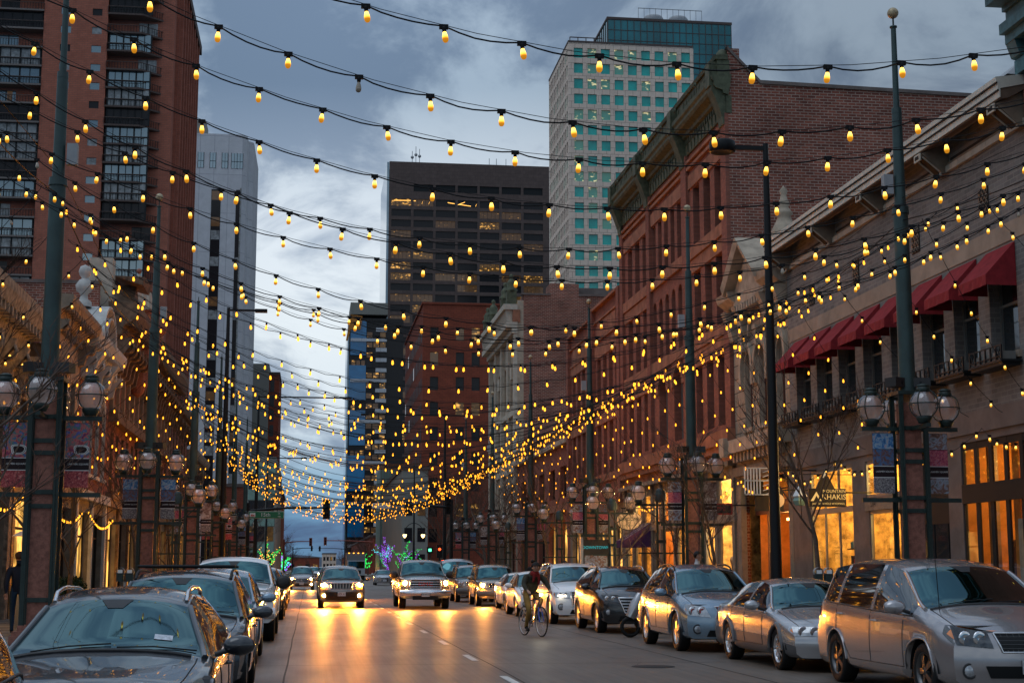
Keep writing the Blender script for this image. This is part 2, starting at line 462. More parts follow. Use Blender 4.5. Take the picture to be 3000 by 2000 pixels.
tag(g.build('manhole_cover'), 'round dark iron manhole covers set flush in the concrete roadway', 'manhole')
def pavement(name, x0, x1, segs, kerb_x, w):
    a, b = MB(), MB()
    for (y0, y1) in segs:
        a.box(x0, x1, y0, y1, -0.01, 0.15, M['walk'])
        b.box(kerb_x, kerb_x + w, y0, y1, -0.01, 0.153, M['kerb'])
        y = y0 + 1.5
        while y < min(y1, 140):
            a.box(x0, x1, y, y + 0.012, 0.149, 0.154, M['joint']); y += 1.5
    struct(a, name + '_pavement'); struct(b, name + '_kerb')
pavement('east', KR + 0.2, XR + 0.3, [(-20, 122), (138, 254), (270, 900)], KR, 0.2)
pavement('west', XL - 0.3, KL - 0.2, [(-20, 122), (138, 254), (270, 900)], KL - 0.2, 0.2)
# low hills far away past the end of the street
g = MB(); prev = None; rr = random.Random(5)
pts = [(-1500 + i * 60, 3900, 14 + 16 * abs(math.sin(i * 0.7)) + rr.uniform(0, 10)) for i in range(52)]
for p, q in zip(pts, pts[1:]):
    g.quad((p[0], p[1] - 500, -1), (q[0], q[1] - 500, -1), q, p, M['terrain'])
struct(g, 'hills')
# ================================================================== LAMP POSTS
M['globe'] = thin_glass('globe_glass', (0.96, 0.95, 0.93), 0.08, 0.03)
def frosted(name, col, k):
    m = bpy.data.materials.new(name); m.use_nodes = True
    nt = m.node_tree; nt.nodes.clear(); o = N(nt, 'ShaderNodeOutputMaterial'); t = N(nt, 'ShaderNodeBsdfTransparent'); d = N(nt, 'ShaderNodeBsdfDiffuse'); d.inputs[0].default_value = (*col, 1)
    tl = N(nt, 'ShaderNodeBsdfTranslucent'); tl.inputs[0].default_value = (*col, 1); x1 = N(nt, 'ShaderNodeMixShader'); x = N(nt, 'ShaderNodeMixShader'); x.inputs[0].default_value = k
    nt.links.new(d.outputs[0], x1.inputs[1]); nt.links.new(tl.outputs[0], x1.inputs[2]); nt.links.new(t.outputs[0], x.inputs[1]); nt.links.new(x1.outputs[0], x.inputs[2]); nt.links.new(x.outputs[0], o.inputs[0])
    return m
M['frost'] = frosted('frosted_inner', (0.85, 0.68, 0.61), 0.36)
def globe_meshes():
    g = MB(); g.ball((0, 0, 0), 0.275, M['globe'], 24, 14); gl = g.mesh('globe')
    c = MB()
    c.lathe([(0.285, -0.012), (0.292, 0), (0.285, 0.012)], (0, 0, 0), M['iron'], 24)
    for a in range(4):
        t = a * math.pi / 2 + math.pi / 4
        pts = [(0.287 * math.cos(e) * math.cos(t), 0.287 * math.cos(e) * math.sin(t), 0.287 * math.sin(e)) for e in [R(d) for d in range(-75, 76, 15)]]
        c.tube(pts, 0.012, M['iron'], 4)
    cg = c.mesh('cage')
    k = MB(); k.lathe([(0.12, 0.235), (0.135, 0.25), (0.13, 0.31), (0.11, 0.33), (0.13, 0.335), (0.12, 0.36), (0.05, 0.385), (0.001, 0.39)], (0, 0, 0), M['iron'], 16)
    cap = k.mesh('cap')
    b = MB(); b.lathe([(0.001, -0.37), (0.11, -0.37), (0.12, -0.33), (0.15, -0.29), (0.15, -0.24), (0.1, -0.23)], (0, 0, 0), M['iron'], 16)
    base = b.mesh('lamp_base')
    i = MB(); i.lathe([(0.001, -0.25), (0.13, -0.22), (0.2, -0.12), (0.22, 0.0), (0.19, 0.13), (0.11, 0.22), (0.001, 0.235)], (0, 0, 0), M['frost'], 16)
    return gl, cg, cap, base, i.mesh('lamp_core')
GM = globe_meshes()
def add_globe(root, x, y, z):
    g = link(GM[0], 'globe', root, (x, y, z))
    for me, nm in zip(GM[1:], ('cage', 'cap', 'lamp_base', 'lamp_core')):
        link(me, nm, g)
    return g
# banner artwork: blurred crowd and street pictures in bands, a dark name band
def banner_mat(name, cols, scale):
    m = bpy.data.materials.new(name); m.use_nodes = True
    nt = m.node_tree; b = nt.nodes['Principled BSDF']; b.inputs['Roughness'].default_value = 0.6
    t = N(nt, 'ShaderNodeTexCoord')
    n = N(nt, 'ShaderNodeTexNoise'); n.inputs['Scale'].default_value = scale; n.inputs['Detail'].default_value = 5; n.inputs['Distortion'].default_value = 1.2
    nt.links.new(t.outputs['Object'], n.inputs['Vector'])
    rp = ramp(nt, [(0.28 + 0.44 * i / (len(cols) - 1), c) for i, c in enumerate(cols)])
    nt.links.new(n.outputs['Fac'], rp.inputs[0]); nt.links.new(rp.outputs[0], b.inputs['Base Color'])
    return m
B = dict(
    neb=banner_mat('print_rainbow', [(0.05, 0.02, 0.12), (0.3, 0.03, 0.06), (0.55, 0.12, 0.12), (0.05, 0.18, 0.16), (0.1, 0.08, 0.4), (0.5, 0.25, 0.2)], 9),
    red=banner_mat('print_red_crowd', [(0.03, 0.01, 0.02), (0.28, 0.02, 0.03), (0.5, 0.09, 0.08), (0.6, 0.3, 0.25)], 22),
    blue=banner_mat('print_blue', [(0.02, 0.06, 0.14), (0.03, 0.16, 0.4), (0.3, 0.42, 0.5), (0.5, 0.2, 0.25)], 12),
    dusk=banner_mat('print_dusk_street', [(0.03, 0.015, 0.02), (0.16, 0.06, 0.04), (0.04, 0.14, 0.3), (0.35, 0.15, 0.08)], 10),
    crowd=banner_mat('print_crowd', [(0.02, 0.02, 0.02), (0.1, 0.08, 0.09), (0.3, 0.27, 0.26), (0.5, 0.47, 0.45)], 34),
    street=banner_mat('print_street', [(0.06, 0.04, 0.03), (0.2, 0.09, 0.06), (0.3, 0.35, 0.42), (0.1, 0.08, 0.06)], 8),
    pink=banner_mat('print_chalk', [(0.08, 0.02, 0.05), (0.35, 0.04, 0.1), (0.55, 0.15, 0.16), (0.12, 0.08, 0.25)], 16),
    pale=banner_mat('print_portrait', [(0.05, 0.03, 0.03), (0.2, 0.12, 0.1), (0.42, 0.38, 0.36), (0.5, 0.46, 0.45)], 5))
M['bandark'] = pbr('banner_band', (0.022, 0.012, 0.014), 0.6)
M['banwhite'] = pbr('banner_lettering', (0.7, 0.68, 0.66), 0.6)
BW, BH = 0.43, 1.17
def banner(root, x, z_top, arts, disc=False, text=True):
    a1, a2, a3 = arts
    o = MB(); T = lambda u, v, n: (x + u, n, z_top + v)
    o.box(0, BW, -0.42 * BH, 0, -0.004, 0.004, M['bandark'], lambda u, v, n: T(u, v, n))
    if a2 is a1:
        o.box(0.004, BW - 0.004, -0.545 * BH, -0.004, -0.007, 0.007, a1, T)
    else:
        o.box(0.004, BW - 0.004, -0.265 * BH, -0.004, -0.007, 0.007, a1, T)
        o.box(0.004, BW - 0.004, -0.545 * BH, -0.275 * BH, -0.007, 0.007, a2, T)
    o.box(0, BW, -0.555 * BH, -0.545 * BH, -0.009, 0.009, M['banwhite'], T)
    o.box(0, BW, -0.73 * BH, -0.555 * BH, -0.006, 0.006, M['bandark'], T)
    o.box(0, BW, -0.742 * BH, -0.73 * BH, -0.009, 0.009, M['banwhite'], T)
    o.box(0.004, BW - 0.004, -BH, -0.742 * BH, -0.007, 0.007, a3, T)
    if disc:       # ringed dark blob over the rainbow print
        for k, (r, mt) in enumerate(((0.14, M['banwhite']), (0.122, M['bandark']), (0.112, M['banwhite']), (0.096, M['bandark']))):
            pts = [(0.28 + r * math.cos(t) * (1 + 0.12 * math.sin(3 * t + 1)), -0.49 + 0.78 * r * math.sin(t) * (1 + 0.2 * math.cos(2 * t))) for t in [2 * math.pi * i / 22 for i in range(22)]]
            o.poly([(min(p[0], BW - 0.006), max(p[1], -0.62)) for p in pts], -0.0085 - 0.0012 * k, 0.0085, mt, T)
    b = o.build('banner', root)
    if text:
        lettering('LARIMER SQUARE', 0.047, M['banwhite'], T, BW * 0.55, -0.64 * BH, -0.0075, 'lettering', b)
    return b
def post_geometry(root):
    """stone pedestal in a green steel frame, arms, four caged globes, stepped flagpole with ball"""
    s = MB()
    s.box(-0.175, 0.175, -0.175, 0.175, 0.55, 4.75, M['redstone']); s.build('stone_shaft', root)
    s = MB()
    s.box(-0.42, 0.42, -0.42, 0.42, 0.12, 0.38, M['redstone']); s.box(-0.38, 0.38, -0.38, 0.38, 0.38, 0.46, M['redstone']); s.box(-0.3, 0.3, -0.3, 0.3, 0.46, 0.56, M['redstone'])
    s.build('plinth', root)
    f = MB()
    for sx in (-1, 1):
        for sy in (-1, 1):
            f.box(sx * 0.245 - 0.05, sx * 0.245 + 0.05, sy * 0.235 - 0.012, sy * 0.235 + 0.012, 0.56, 4.9, M['iron'])
            f.box(sx * 0.225 - 0.012, sx * 0.225 + 0.012, sy * 0.215 - 0.05, sy * 0.215 + 0.05, 0.56, 4.895, M['iron'])
    for z in (1.0, 2.65, 2.9, 3.6, 3.82, 4.25):
        for sy in (-1, 1):
            f.box(-0.235, 0.235, sy * 0.196 - 0.012, sy * 0.196 + 0.012, z - 0.04, z + 0.04, M['iron'])
            for bx in (-0.15, 0, 0.15):
                f.box(bx - 0.012, bx + 0.012, sy * 0.212 - 0.008, sy * 0.212 + 0.008, z - 0.012, z + 0.012, M['iron'])
        for sx in (-1, 1):
            f.box(sx * 0.196 - 0.012, sx * 0.196 + 0.012, -0.18, 0.18, z - 0.04, z + 0.04, M['iron'])
    f.box(-0.31, 0.31, -0.29, 0.29, 4.9, 4.97, M['iron'])
    f.build('steel_frame', root)
    a = MB()
    for z, L in ((4.24, 0.98), (2.86, 1.0)):
        a.box(-L, L, -0.045, 0.045, z - 0.04, z + 0.04, M['iron'], lambda x, y, zz: (x, y + 0.0, zz))
        if z > 4:
            a.box(-0.042, 0.042, -L, L, z - 0.038, z + 0.038, M['iron'])
    build_split(a, 'cross_arm', root)
    for (x, y) in ((-0.76, 0), (0.76, 0), (0, -0.76), (0, 0.76)):
        add_globe(root, x, y, 4.66)
    p = MB()
    p.tube([(0, 0, 4.97), (0, 0, 8.6)], [0.165, 0.145], M['pole'], 14)
    p.tube([(0, 0, 8.55), (0, 0, 8.7)], [0.17, 0.16], M['pole'], 14)
    p.tube([(0, 0, 8.6), (0, 0, 10.7)], [0.115, 0.1], M['pole'], 14)
    p.tube([(0, 0, 10.62), (0, 0, 10.74)], [0.105, 0.1], M['pole'], 14)
    p.tube([(0, 0, 10.7), (0, 0, 12.45)], [0.065, 0.052], M['pole'], 10)
    p.tube([(0, 0, 12.45), (0, 0, 12.65)], [0.018, 0.018], M['iron'], 6)
    p.lathe([(0.05, 12.43), (0.075, 12.44), (0.075, 12.47), (0.02, 12.48)], (0, 0, 0), M['pole'], 12)
    p.build('pole', root)
    q = MB(); q.ball((0, 0, 12.75), 0.115, M['gold'], 14, 10); q.build('finial_ball', root)
    e = MB(); e.box(-0.34, -0.15, -0.06, 0.1, 8.95, 9.35, M['grey']); e.build('junction_box', root)
    for sx, rot in ((-1, 0.5), (1, -0.3)):
        w = MB()
        T = lambda x, y, z, sx=sx, rot=rot: (sx * 0.27 + x * math.cos(rot) - y * math.sin(rot), -0.05 + x * math.sin(rot) + y * math.cos(rot), z)
        w.box(-0.16, 0.16, -0.15, 0.12, 5.06, 5.24, M['plastic'], T); w.lathe([(0.001, 0), (0.05, 0.01), (0.06, 0.03)], T(0, -0.15, 5.15), M['black'], 10, axis='y')
        w.tube([(sx * 0.2, 0, 5.1), (0, 0, 5.1)], 0.03, M['plastic'], 6)
        w.build('speaker', root)
bset = [(B['neb'], B['neb'], B['red'], True), (B['blue'], B['dusk'], B['crowd'], False), (B['street'], B['pink'], B['street'], False), (B['pale'], B['pale'], B['crowd'], False), (B['dusk'], B['pink'], B['street'], False)]
proto = thing('street_lamp', 'x', 'lamp post', (0, 0, 0))
post_geometry(proto)
posts_R = [(28.2, 1, 2, 'tall green lamp post whose banner hangs before the red awnings of the grey brick building'),
           (45.3, 2, 3, 'tall green globe lamp post standing before the near end of the red sandstone building'),
           (62.3, 2, 4, 'third tall post along the shop side, ball top before the small red brick houses'),
           (79.6, 1, 4, 'fourth tall post along the shop side, ball top against bare party wall'),
           (96.7, 3, 2, 'fifth tall green lamp post along the shop side, before the carved cream facade'),
           (113.5, 0, 1, 'last tall green lamp post along the shop side, next to the bare street trees')]
posts_L = [(28.1, 0, 0, 'thick green lamp post with twin ringed rainbow banners, its pole crossing the brick tower'),
           (46.0, 1, 1, 'second tall lamp post from the brick tower side, pale blue mountain banner on it'),
           (62.8, 2, 3, 'third tall lamp post along the west pavement, squared pole before the white tower'),
           (79.8, 0, 0, 'fourth tall lamp post along the west pavement with a small ringed banner'),
           (96.8, 2, 1, 'fifth tall lamp post along the west pavement before the glass office building'),
           (113.6, 1, 4, 'last tall lamp post along the west pavement beside the green street sign')]
for side, X, posts in (('R', 11.6, posts_R), ('L', -4.75, posts_L)):
    for i, (y, bl, br, lab) in enumerate(posts):
        o = copy_tree(proto)
        o.location = (X, y, 0.03); o['label'] = lab
        o['group'] = 'tall globe lamp posts on both pavements'
        for k, x0 in ((bl, -0.33 - BW), (br, 0.34)):
            banner(o, x0, 4.16, bset[k][:3], bset[k][3], text=(i < 4))
        if side == 'L':
            for ch in o.children:
                if ch.name.startswith('junction_box'): ch.rotation_euler = (0, 0, math.pi)
                if i >= 2 and ch.name.startswith('finial'): bpy.data.objects.remove(ch)
def kill(o):
    for c in list(o.children): kill(c)
    bpy.data.objects.remove(o)
kill(proto)
# smaller twin-column lamp posts between them
proto = thing('twin_column_lamp', 'x', 'lamp post', (0, 0, 0))
s = MB()
for sx in (-1, 1):
    s.tube([(sx * 0.11, 0, 0.12), (sx * 0.11, 0, 3.75)], 0.045, M['iron'], 8)
    s.lathe([(0.075, 0.12), (0.075, 0.5), (0.05, 0.56)], (sx * 0.11, 0, 0), M['iron'], 8)
for z in (1.0, 2.4, 3.0):
    s.box(-0.17, 0.17, -0.06, 0.06, z - 0.05, z + 0.05, M['iron'])
s.lathe([(0.2, 3.7), (0.2, 3.95), (0.16, 4.0), (0.17, 4.04), (0.08, 4.12), (0.001, 4.15)], (0, 0, 0), M['iron'], 10)
s.build('twin_column', proto)
s = MB(); s.box(-0.85, 0.85, -0.035, 0.035, 3.55, 3.62, M['iron']); s.box(-0.75, 0.75, -0.025, 0.025, 2.0, 2.05, M['iron'])
for sx in (-1, 1):
    s.tube([(sx * 0.13, 0, 3.2), (sx * 0.4, 0, 3.36), (sx * 0.62, 0, 3.57)], 0.02, M['iron'], 6)
build_split(s, 'cross_arm', proto)
for sx in (-1, 1): add_globe(proto, sx * 0.72, 0, 3.98)
tl = [(11.35, 48.5, 'twin column lamp post with two globes right beside the oval bistro sign'),
      (11.3, 56.3, 'twin column lamp post with two globes standing before the purple striped awning'),
      (11.3, 68.5, 'twin column globe lamp between the third and fourth tall posts on the shop side'),
      (11.3, 86.5, 'twin column globe lamp between the fourth and fifth tall posts on the shop side'),
      (-4.5, 52.8, 'twin column globe lamp standing between the two brick red pedestals by the white pickup'),
      (-4.5, 69.5, 'twin column globe lamp between the third and fourth tall posts on the west pavement'),
      (-4.5, 86.5, 'twin column globe lamp between the fourth and fifth tall posts on the west pavement')]
for (x, y, lab) in tl:
    o = copy_tree(proto); o.location = (x, y, 0.03); o['label'] = lab; o['group'] = 'twin column globe lamps'
kill(proto)
# black mast-arm luminaires
def cobra(x, y, h, arm, label, head='drum', lit=False, r=0.1):
    t = thing('street_light', label, 'street light', (x, y, 0.12), 0, 'mast arm street lights')
    p = MB(); p.tube([(0, 0, 0), (0, 0, h * 0.55), (0, 0, h)], [r * 1.35, r, r * 0.62], M['black'], 10)
    p.lathe([(r * 2, 0), (r * 2, 0.5), (r * 1.5, 0.6)], (0, 0, 0), M['black'], 10); p.build('pole', t)
    a = MB(); a.box(min(0, arm), max(0, arm), -0.04, 0.04, h - 0.16, h - 0.06, M['black']); a.build('arm', t)
    b = MB()
    if head == 'drum':
        b.lathe([(0.001, 0.13), (0.27, 0.13), (0.29, 0.1), (0.29, -0.11), (0.25, -0.13), (0.2, -0.11), (0.001, -0.09)], (arm, 0, h - 0.11), M['black'], 20)
    else:
        b.box(arm - 0.35 * (1 if arm > 0 else -1) * 0, arm + (0.6 if arm > 0 else -0.6), -0.15, 0.15, h - 0.2, h - 0.04, M['black']) if arm else None
    b.build('lamp_head', t)
    if lit:
        e = MB(); e.lathe([(0.001, -0.02), (0.12, -0.02), (0.1, -0.1), (0.001, -0.12)], (arm + (0.3 if arm > 0 else -0.3), 0, h - 0.18), M['streetlit'], 10); e.build('lit_lens', t)
    return t
M['streetlit'] = emis('street_light_lit', (1.0, 0.5, 0.15), 14, False)
cobra(10.0, 31.9, 10.9, -1.0, 'slim black street light with a drum head before the cream stone building')
cobra(-4.2, 75, 14.2, 1.3, 'black street light with an arm before the white tower', 'box', r=0.13)
cobra(-3.9, 112, 14.0, 6.2, 'black street light with a long arm reaching over the sky gap', 'box', r=0.12)
cobra(10.4, 118, 13.4, -6.0, 'black street light with a long arm before the dark red office block', 'box', r=0.12)
cobra(14.5, 142, 15.8, -1.6, 'rust lit street light glowing orange before the dark red office block', 'box', True)
cobra(-4.2, 150, 12.2, 3.2, 'distant street light over the cross street under the green sign', 'box', True, r=0.09)

# ================================================================== STRING LIGHTS
def bulb_mat(name, top, bot, s):
    m = bpy.data.materials.new(name); m.use_nodes = True
    nt = m.node_tree; nt.nodes.clear()
    o = N(nt, 'ShaderNodeOutputMaterial'); e = N(nt, 'ShaderNodeEmission'); e.inputs[1].default_value = s
    t = N(nt, 'ShaderNodeTexCoord'); q = N(nt, 'ShaderNodeSeparateXYZ'); nt.links.new(t.outputs['Generated'], q.inputs[0])
    rp = ramp(nt, [(0.0, bot), (0.22, bot), (0.45, top), (0.6, top), (0.75, tuple(0.5 * (a + b) for a, b in zip(top, bot)))])
    st = ramp(nt, [(0.0, 0.12), (0.2, 0.16), (0.45, 0.9), (0.6, 1.0), (0.75, 0.3)]); nt.links.new(q.outputs[2], st.inputs[0]); nt.links.new(st.outputs[0], e.inputs[1])
    mm = N(nt, 'ShaderNodeMath', operation='MULTIPLY'); mm.inputs[1].default_value = s; nt.links.new(st.outputs[0], mm.inputs[0]); nt.links.new(mm.outputs[0], e.inputs[1])
    nt.links.new(q.outputs[2], rp.inputs[0]); nt.links.new(rp.outputs[0], e.inputs[0]); nt.links.new(e.outputs[0], o.inputs[0])
    m.cycles.emission_sampling = 'NONE'
    return m
M['bulb'] = bulb_mat('glowing_filament_bulb', (1.0, 0.58, 0.1), (0.95, 0.36, 0.02), 4.2)
M['bulbfar'] = emis('glowing_bulb_far', (1.0, 0.36, 0.02), 3.2, False)
M['bulbmid'] = emis('glowing_bulb_mid', (1.0, 0.38, 0.025), 3.2, False)
M['bulboff'] = pbr('unlit_bulb', (0.35, 0.28, 0.2), 0.15, coat=1)
def bulb_mesh(mat, n=10, sc_=1.0, name='bulb'):
    b = MB()
    b.lathe([(0.001, 0.0), (0.02, -0.002), (0.023, -0.02), (0.019, -0.055), (0.016, -0.06)], (0, 0, 0), M['cable'], max(6, n - 2))
    b.lathe([(0.015 * sc_, -0.055), (0.02 * sc_, -0.075), (0.028 * sc_, -0.105), (0.031 * sc_, -0.13), (0.028 * sc_, -0.15), (0.018 * sc_, -0.165), (0.001, -0.17)], (0, 0, 0), mat, n)
    b.v = [(x * 0.8, y * 0.8, z * 0.78) for x, y, z in b.v]
    return b.mesh(name)
BULB = bulb_mesh(M['bulb'], 12)
BULB_MID = bulb_mesh(M['bulbmid'], 8, 0.92)
BULB_OFF = bulb_mesh(M['bulboff'], 12)
rs = random.Random(21)
def bulbs_into(mb, p, sc_=0.76, mat=None):
    x, y, z = p
    r = 0.031 * sc_; mat = mat or M['bulbfar']
    mb.box(x - 0.016, x + 0.016, y - 0.016, y + 0.016, z - 0.05, z, M['cable'])
    mb.lathe([(0.4 * r, -0.05), (r, -0.1), (r, -0.135), (0.001, -0.165)], p, mat, 6, smooth=False)
def string(label, group, path, spacing, mode, jit=0.02, second=True, thick=0.006, phase=0.4, wave=True):
    """a cable with a slimmer support wire above it, bulbs every `spacing` metres"""
    P = [Vector(p) for p in path]
    d = [0]
    for a, b in zip(P, P[1:]): d.append(d[-1] + (b - a).length)
    L = d[-1]
    def at(s):
        s = max(0, min(L, s))
        for i in range(len(P) - 1):
            if s <= d[i + 1] + 1e-9:
                f = (s - d[i]) / max(1e-9, d[i + 1] - d[i]); return P[i].lerp(P[i + 1], f)
        return P[-1]
    o = MB()
    n = int((L - phase * spacing) / spacing) + 1
    drops = [phase * spacing + k * spacing for k in range(n) if phase * spacing + k * spacing < L - 0.15]
    # the electric cable sags a little between bulbs, the steel wire stays taut
    pts = []
    for a, b in zip([0] + drops, drops + [L]):
        sg = 0.016 + rs.uniform(0, 0.03)
        for f in ((0, 0.2, 0.4, 0.6, 0.8) if mode == 'near' else (0, 0.5)):
            s = a + (b - a) * f
            p = at(s); sag = sg * 4 * f * (1 - f) * (1 if mode != 'far' else 0.4)
            pts.append((p.x, p.y, p.z - sag))
    pts.append(tuple(P[-1]))
    k = 4 if mode == 'near' else 3
    o.tube(pts, thick, M['cable'], k, smooth=False, caps=False)
    if second:
        o.tube([(p.x, p.y + 0.01, p.z + 0.012) for p in P], thick * 0.5, M['cable'], 3, smooth=False, caps=False)
    root = None
    bl = []
    for s in drops:
        p = at(s); p = (p.x, p.y, p.z - 0.005)
        if mode == 'far': bulbs_into(o, p)
        else:
            if mode == 'near': o.box(p[0] - 0.035, p[0] + 0.035, p[1] - 0.012, p[1] + 0.012, p[2] - 0.02, p[2] + 0.016, M['cable'])
            bl.append(p)
    ob = o.build('string_light'); tag(ob, label, 'string light', group)
    for i, p in enumerate(bl):
        me = BULB if mode == 'near' else BULB_MID
        if mode == 'near' and rs.random() < 0.02: me = BULB_OFF
        q = link(me, 'bulb', ob, p, (rs.uniform(-0.14, 0.14), rs.uniform(-0.14, 0.14), rs.uniform(0, 3)))
    return ob
def line_z(y, seed=0):       # height of the pole-to-pole support line
    k = (y - 28.2) / 17.05
    f = k - math.floor(k)
    return 8.45 - 0.62 * 4 * f * (1 - f)
ordinal = ['first', 'second', 'third', 'fourth', 'fifth', 'sixth', 'seventh', 'eighth', 'ninth', 'tenth', 'eleventh', 'twelfth', 'thirteenth', 'fourteenth']
ys = [11.0, 12.15, 13.6, 15.1, 16.5]
while ys[-1] < 118: ys.append(ys[-1] + 1.38 + rs.uniform(-0.22, 0.28))
zm = [5.46, 5.27, 5.38, 5.30, 4.95]
for i, y in enumerate(ys):
    xl, xr = -4.75, 11.6
    yl, yr = y + (rs.uniform(-0.5, 0.5) if i > 4 else 0), y + (rs.uniform(-0.5, 0.5) if i > 4 else 0)
    zl, zr = line_z(yl) - 0.05, line_z(yr) - 0.05
    if i > 4: zl += rs.uniform(-0.4, 0.2); zr += rs.uniform(-0.4, 0.2)
    z0 = zm[i] if i < 5 else 5.25 + rs.uniform(-0.35, 0.35)
    xm = 3.05 + (rs.uniform(-0.5, 0.5) if i > 4 else 0)
    path = []
    n = 22
    for k in range(n + 1):
        x = xl + (xr - xl) * k / n
        if x < xm: z = z0 + (zl - z0) * ((xm - x) / (xm - xl)) ** 2
        else: z = z0 + (zr - z0) * ((x - xm) / (xr - xm)) ** 2
        path.append((x, yl + (yr - yl) * k / n, z))
    mode = 'near' if i < 12 else ('mid' if i < 24 else 'far')
    if i < 14: lab = f'{ordinal[i]} string of amber bulbs across the street, counted from the top of the view'
    else: lab = 'amber bulb string among the many crossing far down the street'
    string(lab, 'bulb strings crossing the street' if i < 14 else 'far bulb strings crossing the street', path, 0.61 if mode != 'far' else 0.8, mode, phase=0.3 + rs.uniform(0, 0.6), thick=0.007 if i < 24 else 0.008)
for X, nm in ((11.6, 'shop side'), (-4.75, 'west side')):
    for j, (a, b) in enumerate(((11.2, 28.2), (28.2, 45.3), (45.3, 62.3), (62.3, 79.6), (79.6, 96.7), (96.7, 113.5))):
        which = ['nearest the viewer', 'past the first tall post', 'past the second tall post', 'past the third tall post', 'past the fourth tall post', 'past the fifth tall post'][j]
        o = MB(); o.tube([(X, a + (b - a) * k / 12, line_z(a + (b - a) * k / 12)) for k in range(13)], 0.012, M['cable'], 4, smooth=False); o.tube([(X, a, 8.9), (X, (a + b) / 2, 8.35), (X, b, 8.9)], 0.007, M['cable'], 3, smooth=False)
        tag(o.build('support_cable'), f'dark support cable strung between tall posts on the {nm}, {which}', 'cable', 'support cables along the post lines')
# tails that come down from the support line to the fronts of the buildings
for side, X0, X1, nm in ((1, 11.6, 14.25, 'shop fronts'), (-1, -4.75, -8.2, 'west house fronts')):
    y = 24.5; j = 0
    while y < 100:
        y1 = y + rs.uniform(-1.6, 0.6)
        z0, z1 = line_z(y) - 0.05, (4.5 if side > 0 else 4.9) + rs.uniform(-0.25, 0.4)
        path = [(X0 + (X1 - X0) * t, y + (y1 - y) * t, z0 + (z1 - z0) * t - 0.55 * 4 * t * (1 - t) * 0.5) for t in [k / 8 for k in range(9)]]
        mode = 'near' if y < 34 else ('mid' if y < 48 else 'far')
        lab = f'{ordinal[j]} slanting bulb string from the post line down to the {nm}' if j < 12 else f'slanting bulb string far along the {nm}'
        string(lab, f'slanting bulb strings down to the {nm}', path, 0.62, mode, second=False, phase=0.2 + rs.uniform(0, 0.6))
        y += 2.1 + rs.uniform(-0.5, 0.7); j += 1
# swags along the shop fronts
for j, (a, b) in enumerate(((25.0, 29.6), (29.6, 33.8), (33.8, 38.2), (38.2, 42.2), (42.2, 47.4), (47.4, 52.0), (52, 57), (57, 63))):
    path = [(13.75 - 0.25 * math.sin(math.pi * t), a + (b - a) * t, 4.45 - 0.5 * 4 * t * (1 - t)) for t in [k / 8 for k in range(9)]]
    string(f'{ordinal[j]} swag of bulbs hung along the lit shop fronts', 'bulb swags along the shop fronts', path, 0.5, 'near' if j < 4 else 'mid', second=False)
for j, (a, b) in enumerate(((26, 31), (31, 36.5), (36.5, 42), (46, 53), (54, 61))):
    path = [(-7.6, a + (b - a) * t, 3.6 - 0.5 * 4 * t * (1 - t)) for t in [k / 8 for k in range(9)]]
    string(f'{ordinal[j]} swag of bulbs hung low along the west house fronts', 'bulb swags along the west fronts', path, 0.4, 'mid', second=False)
# ================================================================== BUILDINGS
M['greybrick'] = brickmat('grey_brick', (0.24, 0.218, 0.2), (0.17, 0.155, 0.145), (0.27, 0.25, 0.225), 0.3, 0.11, 0.012, stain=0.3)
M['redbrick'] = brickmat('red_pressed_brick', (0.31, 0.115, 0.078), (0.225, 0.085, 0.06), (0.2, 0.1, 0.08), 0.26, 0.09, 0.009, stain=0.28)
M['partybrick'] = brickmat('old_party_wall_brick', (0.32, 0.105, 0.07), (0.17, 0.06, 0.045), (0.42, 0.3, 0.24), 0.3, 0.105, 0.016, stain=0.45)
M['redsand'] = pbr('red_sandstone', (0.29, 0.125, 0.075), 0.8, var=0.3, vscale=1.6, bump=0.3, bscale=12)
M['tanbrick'] = brickmat('tan_brick', (0.36, 0.25, 0.16), (0.3, 0.21, 0.14), (0.34, 0.27, 0.2), 0.26, 0.09, 0.01, stain=0.3)
M['stoneblk'] = brickmat('cream_stone_blocks', (0.36, 0.29, 0.22), (0.31, 0.25, 0.19), (0.1, 0.08, 0.06), 1.25, 0.47, 0.02, stain=0.3, bump=0.7)
M['cream'] = pbr('cream_stone', (0.38, 0.31, 0.235), 0.75, var=0.22, vscale=2.5, bump=0.15)
M['creamtrim'] = pbr('cream_trim_paint', (0.47, 0.42, 0.34), 0.6, var=0.15, vscale=3)
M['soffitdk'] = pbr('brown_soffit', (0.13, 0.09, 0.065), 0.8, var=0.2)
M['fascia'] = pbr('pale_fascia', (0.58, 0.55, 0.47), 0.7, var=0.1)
M['soffit'] = pbr('tan_soffit', (0.24, 0.185, 0.135), 0.7, var=0.2, vscale=3)
M['taupe'] = pbr('taupe_render', (0.15, 0.122, 0.11), 0.75, var=0.2, vscale=1.5)
M['beige'] = pbr('beige_plaster', (0.32, 0.25, 0.19), 0.8, var=0.2, vscale=1.2, bump=0.1)
M['verdigris'] = pbr('green_cornice_metal', (0.085, 0.095, 0.058), 0.6, var=0.35, vscale=4)
M['verdarkt'] = pbr('teal_cornice_paint', (0.05, 0.13, 0.14), 0.55, var=0.35, vscale=5)
M['browncor'] = pbr('brown_cornice', (0.15, 0.095, 0.06), 0.6, var=0.45, vscale=4)
M['palewood'] = pbr('pale_trim', (0.5, 0.49, 0.46), 0.6, var=0.15, vscale=3)
M['fabric_red'] = pbr('red_awning_canvas', (0.25, 0.022, 0.028), 0.85, var=0.18, vscale=5)
M['fabric_purple'] = pbr('purple_awning_canvas', (0.07, 0.03, 0.1), 0.85)
